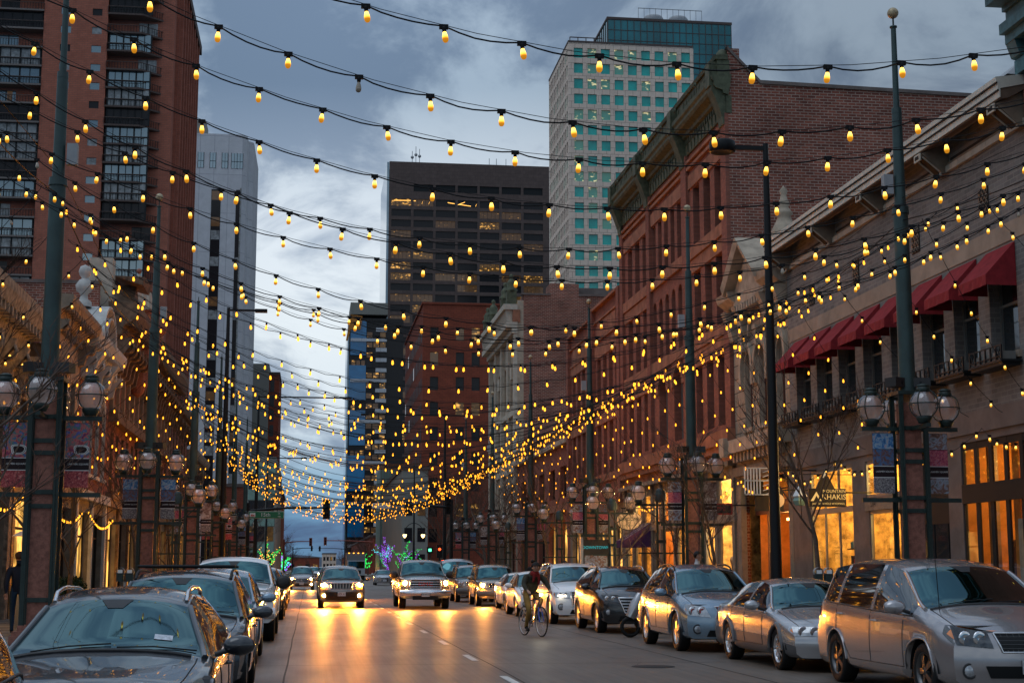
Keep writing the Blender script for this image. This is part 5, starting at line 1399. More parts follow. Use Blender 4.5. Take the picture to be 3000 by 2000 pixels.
# blue glass tower
b = thing('blue_glass_tower', 'slim blue glass tower with white balcony bands and an orange crown', 'tower')
X0, Yb, H = 11.9, 500, 85
T = frameF(X0, Yb)
o = MB(); o.box(X0, X0 + 18, Yb + 0.3, Yb + 30, 0, H - 1, M['paned']); o.build('core', b)
o = MB()
for i in range(5): o.box(-0.02 if i % 2 else 0.35, 0.3 + 5.3, 8.2 + i * 15.0 + 3.2, 8.2 + (i + 1) * 15.0 - 0.2, -0.4, 0.35, M['bluecw'], T)
o.build('curtain_wall', b)
o = MB()
for f in range(22):
    z = 8 + f * 3.4
    if f % 4 == 0: o.box(0.4, 12.4, z, z + 1.0, -0.7, 0.35, M['whitet'], T)
    else: o.box(8.8, 12.4, z, z + 1.3, -0.6, 0.35, M['whitet'], T)
o.build('balcony_band', b)
pane_grid(b, T, [(5.8 + q * 2.2, 7.6 + q * 2.2, 9.4 + f * 3.4, 11.1 + f * 3.4) for f in range(21) for q in range(3)] + [(0.8 + q * 1.6, 2 + q * 1.6, 23.0 + f * 15, 24.6 + f * 15) for f in range(4) for q in range(3)], ['paned', 'panelit', 'panedim'], [0.35, 0.4, 0.25], 0.2 - 0.62, 60)
o = MB()
o.add([(X0 - 1.2, Yb - 1, 76), (X0 + 0.3, Yb - 1, H), (X0 + 4.2, Yb - 1, H - 0.6), (X0 + 3.6, Yb - 1, H - 5), (X0 + 0.3, Yb - 1, H - 5.2), (X0 - 0.6, Yb - 1, 76)], [(0, 1, 2, 3, 4, 5)], M['orangec'])
o.box(X0 + 0.2, X0 + 12.6, Yb - 1.2, Yb + 20, H, H + 4, M['greyt']); o.box(X0 - 0.6, X0 - 0.1, Yb, Yb + 28, 0, H - 3, M['skycw']); o.build('crown', b)
# brown granite skyscraper
b = thing('brown_granite_skyscraper', 'broad brown granite skyscraper with horizontal window bands, some offices lit', 'tower')
X0, Yb, H = 29.4, 600, 165.5; T = frameF(X0, Yb); Wd = 66
ops = []
bw_ = 8.0; st = 9.05
for f in range(26):
    z = 150.0 - f * 4.38
    for i in range(7):
        ops.append((1.0 + i * st, 1.0 + i * st + bw_, z - 2.9, z))
mech = [(10.0 + i * 9.05, 18 + i * 9.05, 153.2, 156.2) for i in range(6)]
o = MB(); wall_openings(o, T, Wd, 0, H, ops + mech, M['browng'], 0.6)
o.box(X0 + 0.5, X0 + Wd, Yb + 0.9, Yb + 40, 0, H - 0.5, M['browng']); o.build('wall', b)
o = MB(); o.box(X0 - 0.9, X0 - 0.02, Yb + 0.5, Yb + 56, 0, H - 0.2, M['skycw']); o.build('glass_flank', b)
big = sorted(ops, key=lambda q: -q[3])
pane_grid(b, T, big, ['paned', 'panelit', 'panedim'], [0.68, 0.08, 0.24], 0.5, 100, wide=1.5)
o = MB()
for (a, c, z0, z1) in mech: o.quad(T(a, z0, 0.55), T(c, z0, 0.55), T(c, z1, 0.55), T(a, z1, 0.55), M['black'])
o.build('louvre', b)
M['strip'] = emis('office_strip_light', (1.0, 0.5, 0.1), 2.5, False)
o = MB()      # bright strip lights behind the top office floor
for (a, c, za, zb2) in ((2, 8.8, 149.2, 149.3), (10.1, 10.9, 149.2, 149.2), (13.4, 13.7, 148, 149), (16.2, 16.6, 148, 149), (24, 26.8, 148.9, 148.5), (28, 31, 148, 149.3), (28.5, 33.5, 148.3, 147.7), (35.4, 35.9, 147.6, 148.6)):
    o.quad(T(a, za, 0.42), T(c, zb2, 0.42), T(c, zb2 + 0.25, 0.42), T(a, za + 0.25, 0.42), M['strip'])
o.build('strip_light', b)
o = MB()
for (x, h) in ((39, 6), (40.5, 8), (42, 7)): o.tube([(x, Yb + 5, H), (x, Yb + 5, H + h)], 0.12, M['grey'], 4); o.lathe([(0.001, 0), (0.7, 0.3), (0.7, 0.4)], (x, Yb + 4.5, H + h * 0.55), M['grey'], 8, axis='y')
for x in (71, 74, 78): o.tube([(x, Yb + 5, H), (x, Yb + 5, H + 4)], 0.12, M['grey'], 4)
build_split(o, 'antenna', b)
# pale granite grid tower with teal windows
b = thing('pale_grid_tower', 'pale granite office tower with a grid of square teal windows', 'tower')
X0, Yb, H = 63.3, 366, 134.6; T = frameF(X0, Yb); Wd = 32.8
ops = [(1.4 + i * 3.52, 1.4 + i * 3.52 + 2.35, 133.2 - f * 4.06 - 2.62, 133.2 - f * 4.06) for f in range(26) for i in range(9)]
o = MB(); wall_openings(o, T, Wd, 0, H, ops, M['pinkg'], 0.45)
T2 = frameR(366, X0); sops = [(1.6 + i * 2.55, 1.6 + i * 2.55 + 1.6, 133.2 - f * 4.06 - 2.9, 133.2 - f * 4.06) for f in range(26) for i in range(12)]
wall_openings(o, T2, 32, 0, H, sops, M['pinkg'], 0.45)
o.box(X0 + 0.6, X0 + Wd, Yb + 0.6, Yb + 32, 0, H - 0.3, M['paned']); o.build('wall', b)
pane_grid(b, T, ops, ['teal', 'teallit'], [0.72, 0.28], 0.35, 100)
pane_grid(b, T2, sops, ['skycw', 'teal'], [0.7, 0.3], 0.35, 40)
o = MB(); o.box(X0 - 0.1, X0 + Wd, Yb - 0.1, Yb + 0.4, H, H + 0.5, M['slabc']); o.box(X0 - 0.1, X0 + 0.4, Yb + 0.41, Yb + 32, H, H + 0.5, M['slabc'])
o.tube([(X0 + 0.5, Yb + 0.6, H + 1.6), (X0 + 9, Yb + 0.6, H + 1.6)], 0.15, M['slabc'], 4)
for i in range(5): o.tube([(X0 + 0.5 + i * 2.1, Yb + 0.6, H), (X0 + 0.5 + i * 2.1, Yb + 0.6, H + 1.6)], 0.12, M['slabc'], 4)
o.build('parapet', b)
# teal glass block behind it
b = thing('teal_glass_tower', 'teal glass office tower rising behind the pale grid tower, cooling drums on its roof', 'tower')
X0, Yb, H = 80.8, 402, 155; T = frameF(X0, Yb); Wd = 36
o = MB(); o.box(X0, X0 + Wd, Yb, Yb + 34, 0, H, M['tealcw']); o.build('curtain_wall', b)
o = MB()
for i in range(20): o.box(i * 1.89, i * 1.89 + 0.14, 90, H, -0.15, -0.004, M['slabc'], T)
for f in range(18): o.box(0, Wd, H - f * 3.0 - 0.14, H - f * 3.0, -0.12, -0.005, M['slabc'], T)
for i in range(12): o.box(X0 - 0.15, X0 - 0.004, Yb + i * 2.9, Yb + i * 2.9 + 0.14, 110, H, M['slabc'])
o.box(X0 - 0.2, X0 + Wd + 0.2, Yb - 0.2, Yb + 34, H, H + 0.7, M['slabc']); o.build('mullion', b)
o = MB(); o.box(X0 + 12, X0 + 27, Yb + 8, Yb + 18, H + 0.7, H + 3.2, M['grey']); o.build('plant_room', b)
for x in (16, 23.4): o = MB(); o.lathe([(2.6, 3.2), (3.0, 3.6), (3.0, 5.2), (2.6, 5.8), (0.001, 5.9)], (X0 + x, Yb + 12, H), M['grey'], 18); o.build('cooling_drum', b)
o = MB()
for i in range(12): o.box(X0 + 10 + i * 1.7, X0 + 10.12 + i * 1.7, Yb + 5, Yb + 5.12, H + 0.7, H + 5.8, M['grey'])
o.box(X0 + 10, X0 + 28.8, Yb + 5, Yb + 5.1, H + 5.6, H + 5.8, M['grey']); o.build('railing', b)
# brick apartment tower with balconies on the west side
b = thing('brick_apartment_tower', 'tall red brick apartment tower with stacked dark balconies', 'tower')
Yb = 235; FH = 3.03
o = MB()
X_a, X_b, X_c, X_d = -43.0, -33.2, -24.6, -22.6    # brick shaft between a..b, balcony stack b..c, side face at d
ops = []
for f in range(33):
    z = 95 - f * FH
    if z < 8: break
    for u in ((2.6, 4.2), (7.4, 8.9)): ops.append((u[0], u[1], z - 1.15, z))
T = frameF(X_a, Yb); wall_openings(o, T, X_b - X_a, 0, 99, ops, M['brickt'], 0.25)
o.box(X_a + 0.02, X_b - 0.02, Yb + 0.3, Yb + 20, 0, 98.5, M['brickt'])
o.box(X_b - 0.01, X_c + 1.5, Yb + 2.4, Yb + 20, 0, 98.5, M['brickt']); o.box(X_a - 14, X_a + 0.01, Yb + 2.0, Yb + 20, 0, 98.5, M['brickt'])
o.box(X_c + 1.2, X_d - 0.02, Yb + 6, Yb + 44, 0, 97, M['brickt'])
sd = [(3 + i * 4.7, 4.3 + i * 4.7, 90 - f * FH - 1.4, 90 - f * FH) for f in range(28) for i in range(8)]
T3 = lambda u, v, n: (X_d - n, Yb + 6 + u, v)
wall_openings(o, T3, 38, 0, 97, sd, M['brickt'], 0.25)
o.build('wall', b)
pane_grid(b, T, ops, ['skyp', 'curtain', 'paned', 'panelit'] if False else ['paneblue', 'curtain', 'paned', 'panelit'], [0.5, 0.3, 0.17, 0.03], 0.15, 60)
pane_grid(b, T3, sd, ['skycw', 'paned', 'curtain'], [0.35, 0.45, 0.2], 0.15, 40)
o = MB()
for i in range(8): o.box(X_d - 0.01, X_d + 0.5, Yb + 7.0 + i * 4.7, Yb + 7.8 + i * 4.7, 0, 97.5, M['brickt'])
for i in range(8): o.box(X_d - 0.02, X_d + 0.06, Yb + 10.9 + i * 4.7, Yb + 11.3 + i * 4.7, 0, 97, M['slabc'])
o.box(X_c + 1, X_d + 0.6, Yb + 5.6, Yb + 45, 97.4, 99, M['slabc']); build_split(o, 'pier', b)
bal = 0; rest = MB()
for f in range(33):
    z = 97.2 - f * FH
    if z < 12: break
    for (xa, xb, kind) in ((X_b, X_c, 0), (X_a - 11.5, X_a, 1)):
        bal += 1
        o = MB()
        yf = Yb - 0.2
        if kind == 0:
            xm_ = xb - 3.2     # tapered projecting slab on the corner
            o.add([(xa, yf, z), (xm_, yf, z), (xb + 0.9, Yb + 3.4, z), (xa, Yb + 3.4, z), (xa, yf, z + 0.28), (xm_, yf, z + 0.28), (xb + 0.9, Yb + 3.4, z + 0.28), (xa, Yb + 3.4, z + 0.28)],
                  [(0, 1, 2, 3)], M['slabu'])
            o.add([(xa, yf, z), (xm_, yf, z), (xb + 0.9, Yb + 3.4, z), (xa, Yb + 3.4, z), (xa, yf, z + 0.28), (xm_, yf, z + 0.28), (xb + 0.9, Yb + 3.4, z + 0.28), (xa, Yb + 3.4, z + 0.28)],
                  [(0, 1, 5, 4), (1, 2, 6, 5), (4, 5, 6, 7)], M['slabc'])
            ends = [((xa, yf), (xm_, yf)), ((xm_, yf), (xb + 0.9, Yb + 3.4))]
        else:
            o.box(xa, xb - 0.01, yf, Yb + 2, z, z + 0.28, M['slabu']); ends = [((xa, yf), (xb - 0.02, yf))]
        for (p, q) in ends:
            L_ = math.hypot(q[0] - p[0], q[1] - p[1]); m = max(2, int(L_ / 0.42))
            for i in range(m + 1):
                t = i / m; x, y = p[0] + (q[0] - p[0]) * t, p[1] + (q[1] - p[1]) * t
                o.box(x - 0.035, x + 0.035, y - 0.035, y + 0.035, z + 0.28, z + 1.3, M['black'])
            o.tube([(p[0], p[1], z + 1.33), (q[0], q[1], z + 1.33)], 0.06, M['slabc'], 4, smooth=False)
        glz = rt.random() < 0.55
        mt = rt.choice(['paneblue', 'curtain', 'skycw2' if False else 'paneblue', 'paned'])
        if glz:      # glazed-in balcony
            x0_, x1_ = (xa + 0.3, xa + 6.8) if kind == 0 else (xa + 2.0, xb - 0.3)
            yy = Yb + 0.5
            o.quad((x0_, yy, z + 0.28), (x1_, yy, z + 0.28), (x1_, yy, z + FH), (x0_, yy, z + FH), M[mt])
            m = 6
            for i in range(m + 1):
                x = x0_ + (x1_ - x0_) * i / m; w_ = 0.12 if i % 2 == 0 else 0.05
                o.box(x - w_, x + w_, yy - 0.1, yy - 0.01, z + 0.28, z + FH, M['black'])
            o.box(x0_, x1_, yy - 0.11, yy - 0.012, z + 1.35, z + 1.55, M['black'])
        else:
            x0_ = xa + (4.6 if kind == 0 else 4.5); yy = Yb + (2.35 if kind == 0 else 1.95)
            o.quad((x0_, yy, z + 0.28), (x0_ + 2.9, yy, z + 0.28), (x0_ + 2.9, yy, z + 2.6), (x0_, yy, z + 2.6), M[mt])
            o.box(x0_ + 1.35, x0_ + 1.5, yy - 0.08, yy - 0.01, z + 0.28, z + 2.6, M['black'])
            if rt.random() < 0.4: o.box(x0_ + 1.6, x0_ + 2.4, yy - 0.05, yy - 0.02, z + 0.4, z + 2.5, M['panedim'])
        o.build('balcony', b)
o = MB(); o.box(X_a - 11.6, X_a - 9.8, Yb + 1.2, Yb + 2.4, 0, 98, M['greyt']); o.build('wall_edge', b)
# white concrete tower
b = thing('white_concrete_tower', 'pale grey concrete apartment tower with chamfered corners and dark window strips', 'tower')
Yb, H = 340, 99.5
def ring(c): return [(-40, Yb), (-16.9, Yb), (-15.9, Yb + 1.3), (-15.8, Yb + 5), (-14.6, Yb + 6.5), (-14.4, Yb + 30), (-40, Yb + 30)]
rg = ring(0)
o = MB(); k = len(rg)
o.add([(x, y, 0) for x, y in rg] + [(x, y, H) for x, y in rg], [(i, (i + 1) % k, k + (i + 1) % k, k + i) for i in range(k)] + [tuple(range(k, 2 * k))], M['whitet']); o.build('wall', b)
o = MB()
for (x0_, x1_) in ((-23.6, -21.5), (-18.1, -17.2), (-28.6, -27.6)): o.box(x0_, x1_, Yb - 0.06, Yb - 0.01, 0, 84 + 2.5, M['paned'])
build_split(o, 'window_strip', b)
T = frameF(0, Yb - 0.07); rects = []
for f in range(27):
    z = 84.0 - f * 3.05
    rects += [(-23.5, -21.6, z, z + 2.1), (-18.05, -17.25, z, z + 2.1)]
pane_grid(b, T, rects, ['paned', 'curtain', 'panedim'], [0.5, 0.38, 0.12], 0.0, 60)
o = MB()
for f in range(27): z = 84.0 - f * 3.05; o.box(-17.19, -16.92, Yb - 0.08, Yb - 0.01, z, z + 2.3, M['curtain']); o.box(-17.19, -16.92, Yb - 0.2, Yb - 0.01, z + 2.35, z + 2.9, M['greyt'])
build_split(o, 'spandrel', b)
o = MB()
for x in (-26.1, -23.4, -20.7, -18.6, -17.3): o.box(x - 0.7, x + 0.5, Yb - 0.08, Yb - 0.01, 91.5, 95, M['skycw']); o.box(x - 0.12, x - 0.04, Yb - 0.1, Yb - 0.02, 91.5, 95, M['black']); o.box(x - 0.7, x + 0.5, Yb - 0.1, Yb - 0.02, 93, 93.12, M['black']); o.box(x - 0.8, x - 0.7, Yb - 0.1, Yb - 0.02, 91.4, 95.1, M['black']); o.box(x + 0.5, x + 0.6, Yb - 0.1, Yb - 0.02, 91.4, 95.1, M['black'])
build_split(o, 'top_window', b)
o = MB(); o.box(-31, -25.6, Yb + 4, Yb + 12, H, H + 4.2, M['greyt']); o.build('plant_room', b)
# grey slab tower right of it, dim podium, lower offices
b = thing('grey_slab_tower', 'plain grey concrete slab tower beside the white tower', 'tower')
Yb = 375; o = MB(); o.box(-22, -10.7, Yb, Yb + 20, 0, 51.4, M['greyt']); o.box(-10.7, -8.2, Yb + 2, Yb + 30, 0, 49, M['brickd']); o.build('wall', b)
T = frameF(0, Yb + 2)
pane_grid(b, T, [(-10.4, -9.4, 4 + f * 3.7, 6.8 + f * 3.7) for f in range(12)], ['paneblue', 'paned'], [0.6, 0.4], -0.02, 20)
o = MB(); o.box(-10.8, -8.0, Yb + 1.8, Yb + 30, 49, 49.6, M['slabc']); o.build('coping', b)
b = thing('banded_office_building', 'mid rise glass office building with pale green window bands beside the street sign', 'building')
Yb = 196; o = MB(); o.box(-8.0, -4.4, Yb, Yb + 40, 0, 15.6, M['greyt']); o.build('wall', b)
T = frameF(-8.0, Yb)
pane_grid(b, T, [(0.2 + i * 1.1, 1.2 + i * 1.1, 1.6 + f * 3.3, 3.4 + f * 3.3) for f in range(4) for i in range(3)], ['paned', 'panelit', 'paneblue'], [0.55, 0.15, 0.3], -0.05, 30)
o = MB()
for f in range(4): o.box(0.1, 3.5, 3.5 + f * 3.3, 4.8 + f * 3.3, -0.12, -0.003, M['greenmetal'], T)
build_split(o, 'spandrel', b)
b = thing('green_metal_building', 'small pale green metal clad building below the brown skyscraper', 'building')
o = MB(); o.box(12.3, 18.2, 270, 286, 0, 19.0, M['greenmetal'])
for i in range(12): o.box(12.4 + i * 0.5, 12.5 + i * 0.5, 269.93, 269.99, 2, 19.0, M['greyt'])
o.build('wall', b)
# low blocks closing the street in the distance
def far_block(name, lab, x0, x1, y0, y1, h, m, n=4, gr=None):
    b = thing(name, lab, 'building', group=gr)
    o = MB(); o.box(x0, x1, y0, y1, 0, h, M[m]); o.box(x0 - 0.2, x1 + 0.2, y0 - 0.2, y1, h, h + 0.5, M['slabc']); o.build('wall', b)
    fl = max(1, int(h / 3.8)); T = frameF(x0, y0)
    pane_grid(b, T, [((x1 - x0) * (i + 0.2) / n, (x1 - x0) * (i + 0.8) / n, 1.5 + f * 3.6, 3.4 + f * 3.6) for f in range(fl) for i in range(n)], ['paned', 'panelit', 'panedim'], [0.7, 0.15, 0.15], -0.06, 24)
    return b
far_block('grey_stone_block', 'grey stone block beyond the cross street, next to the blue tower', 12.6, 16.2, 210, 268, 15, 'greyt', 2)
far_block('far_brick_block', 'low brown block behind the lit green tree, west side', -14, -4.8, 240, 290, 14, 'brickd', 4)
far_block('far_grey_house', 'small grey building far beyond the office building', -14, -8.6, 330, 380, 15, 'brickd', 3)
far_block('far_red_block', 'long red block far along the west pavement', -20, -9, 385, 520, 7, 'brickd', 5)
far_block('far_brown_block', 'long brown block far along the shop side', 13, 30, 330, 480, 8, 'brickd', 5)
far_block('street_end_pale_block', 'pale building closing the far end of the street', 7, 14, 800, 840, 8.5, 'pinkg', 4)
far_block('street_end_grey_block', 'grey building closing the far end of the street', -30, 6, 900, 940, 7, 'brickd', 8)
# ================================================================== VEHICLES
def lerp(a, b, t): return a + (b - a) * t
def interp(tab, x):
    if x <= tab[0][0]: return tab[0][1]
    for (a, va), (b, vb) in zip(tab, tab[1:]):
        if x <= b:
            t = (x - a) / (b - a) if b > a else 0
            t = t * t * (3 - 2 * t) if abs(vb - va) > 0 and False else t
            return va + (vb - va) * t
    return tab[-1][1]
def smooth_tab(tab, n=3, h=0.07):
    """round the corners of a piecewise linear profile"""
    out = [tab[0]]
    for i in range(1, len(tab) - 1):
        (x, y) = tab[i]; (xp, yp), (xn, yn) = tab[i - 1], tab[i + 1]
        d = min(h, (x - xp) * 0.45, (xn - x) * 0.45)
        if d <= 0: out.append((x, y)); continue
        ya, yb = y + (yp - y) * d / (x - xp), y + (yn - y) * d / (xn - x)
        for k in range(n + 1):
            t = k / n; xx = lerp(x - d, x + d, t)
            out.append((xx, (1 - t) ** 2 * ya + 2 * t * (1 - t) * y + t * t * yb))
    out.append(tab[-1]); return out
def paint(name, col, metal=0.55, rough=0.24):
    m = pbr(name, col, rough, metal=metal, coat=1.0)
    m.node_tree.nodes['Principled BSDF'].inputs['Coat Roughness'].default_value = 0.03
    return m
class Car:
    """a body swept along the car: centre profile, belt line and plan curvature give one closed shell; every other part is a patch on it.
       local axes: y runs from the front bumper (0) to the tail (L), z up; the car faces -y"""
    def __init__(s, **k): s.__dict__.update(k)
    def top(s, y): return interp(s.top_s, y)
    def belt(s, y): return interp(s.belt_s, y)
    def half(s, y):
        e = interp(s.plan, y); return s.W * e
    def section(s, y):
        W, zt, zb = s.half(y), s.top(y), s.zb
        B = min(s.belt(y), zt - 0.035)
        rail = max(B + 0.012, zt - s.crown)
        g = max(0.0, min(1.0, (rail - B - 0.012) / max(0.05, s.H - s.crown - s.beltmax)))
        xB = W - 0.045
        xr = lerp(xB - 0.05, s.Wroof, g ** 0.85)
        sh = s.shoulder
        p = [(W - 0.1, zb), (W - 0.025, zb + 0.06), (W - 0.012, zb + 0.16), (W, lerp(zb, B, 0.45)), (W, lerp(zb, B, 0.62)), (W - 0.006, lerp(zb, B, 0.8)), (W - 0.02, lerp(zb, B, 0.93)), (xB, B)]
        nb = len(p) - 1
        for k in range(1, 6):
            t = k / 5.0
            p.append((lerp(xB, xr, t) + 0.02 * math.sin(math.pi * t) * g, lerp(B, rail, t)))
        nr = len(p) - 1
        dz = zt - rail
        for t in (0.12, 0.3, 0.55, 0.8, 1.0):
            p.append((xr * (1 - t), rail + dz * (1 - (1 - t) ** 2.6)))
        return p, nb, nr
    def fprof(s, z): return interp(s.nose, z)
    def rprof(s, z): return interp(s.tail, z)
    def warp(s, x, y, z):
        q = min(1.0, abs(x) / s.W)
        fr = max(0.0, 1 - y / s.bowlen); rr_ = max(0.0, 1 - (s.L - y) / 0.7)
        dy = s.bow * (q ** 2.2) * fr ** 1.2 + s.fprof(z) * max(0.0, 1 - y / 0.55) - s.rbow * (q ** 2.4) * rr_ - s.rprof(z) * max(0.0, 1 - (s.L - y) / 0.55)
        if s.cowl - 0.2 < y < s.atop + 0.6: dy += 0.16 * q * q * (1 - max(0, min(1, (y - s.atop) / 0.6))) * max(0, min(1, (y - s.cowl + 0.2) / 0.4))
        return (x, y + dy, z)
    def arch(s, y, z):
        for yw in (s.yf, s.yr):
            d = abs(y - yw)
            if d < s.ra:
                a = s.r + math.sqrt(max(0, s.ra ** 2 - d * d))
                if z < a: return a
        return z
    def front_pt(s, x, z, off=0.008):
        p = s.warp(x, 0, z); return (p[0], p[1] - off, p[2])
    def rear_pt(s, x, z, off=0.008):
        p = s.warp(x, s.L, z); return (p[0], p[1] + off, p[2])
    def side_x(s, y, z):
        p, nb, nr = s.section(y)
        for (xa, za), (xb, zb) in zip(p, p[1:]):
            if za <= z <= zb and zb > za: return lerp(xa, xb, (z - za) / (zb - za))
        return p[0][0]
    def side_pt(s, sx, y, z, off=0.006):
        x = s.side_x(y, z); q = s.warp(x, y, z); return (sx * (q[0] + off), q[1], q[2])
    def top_pt(s, x, y, off=0.006):
        p, nb, nr = s.section(y); z = s.top(y)
        for (xa, za), (xb, zb) in zip(p[nr:], p[nr + 1:]):
            if xb <= abs(x) <= xa: z = lerp(za, zb, (xa - abs(x)) / max(1e-6, xa - xb)); break
        q = s.warp(abs(x), y, z); return (x, q[1], q[2] + off)
    def patch(s, mb, fn, quad, mat, n=6, m=4, smooth=True):
        """bilinear patch over four corners given in the surface's own coordinates"""
        a, b, c, d = quad; vs = []
        for j in range(m + 1):
            for i in range(n + 1):
                u, v = i / n, j / m
                p = [(1 - u) * (1 - v) * a[k] + u * (1 - v) * b[k] + u * v * c[k] + (1 - u) * v * d[k] for k in (0, 1)]
                vs.append(fn(*p))
        fs = [(j * (n + 1) + i, j * (n + 1) + i + 1, (j + 1) * (n + 1) + i + 1, (j + 1) * (n + 1) + i) for j in range(m) for i in range(n)]
        mb.add(vs, fs, mat, smooth)
WHEELS = {}
def wheel_meshes(r, w, style, rimmat):
    key = (r, w, style, rimmat.name)
    if key in WHEELS: return WHEELS[key]
    t = MB(); rr_ = r * 0.66
    t.lathe([(rr_, -w / 2 + 0.015), (r * 0.8, -w / 2), (r * 0.95, -w / 2 + 0.008), (r * 0.995, -w / 2 + 0.03), (r, 0), (r * 0.995, w / 2 - 0.03), (r * 0.95, w / 2 - 0.008), (r * 0.8, w / 2), (rr_, w / 2 - 0.015)], (0, 0, 0), M['rubber'], 32, axis='x')
    m = MB()
    m.lathe([(rr_ + 0.004, -w / 2 + 0.012), (rr_ - 0.012, -w / 2 + 0.02), (rr_ - 0.03, -w / 2 + 0.07), (rr_ - 0.035, w / 2 - 0.02)], (0, 0, 0), rimmat, 32, axis='x')
    m.lathe([(0.001, -w / 2 + 0.1), (rr_ - 0.03, -w / 2 + 0.1)], (0, 0, 0), M['black'], 24, axis='x')
    m.lathe([(0.001, -w / 2 + 0.012), (0.035, -w / 2 + 0.014), (0.06, -w / 2 + 0.04), (0.06, -w / 2 + 0.09)], (0, 0, 0), rimmat, 14, axis='x')
    n = {'five': 5, 'ten': 10, 'seven': 7, 'double': 5}[style]
    for i in range(n):
        for da in ((-0.11, 0.11) if style == 'double' else (0,)):
            a = 2 * math.pi * i / n + da; c, s_ = math.cos(a), math.sin(a)
            hw = {'five': 0.042, 'ten': 0.018, 'seven': 0.026, 'double': 0.019}[style]
            vs = []
            for (rad, h, xx) in ((0.045, hw * 1.25, -w / 2 + 0.018), (rr_ - 0.018, hw, -w / 2 + 0.028)):
                for sg in (-1, 1): vs.append((xx, rad * c - sg * h * s_, rad * s_ + sg * h * c))
                for sg in (-1, 1): vs.append((xx + 0.045, rad * c - sg * h * s_, rad * s_ + sg * h * c))
            m.add(vs, [(0, 1, 5, 4), (0, 2, 6, 4), (1, 3, 7, 5), (2, 3, 7, 6)], rimmat)
    WHEELS[key] = (t.mesh('wheel'), m.mesh('rim')); return WHEELS[key]

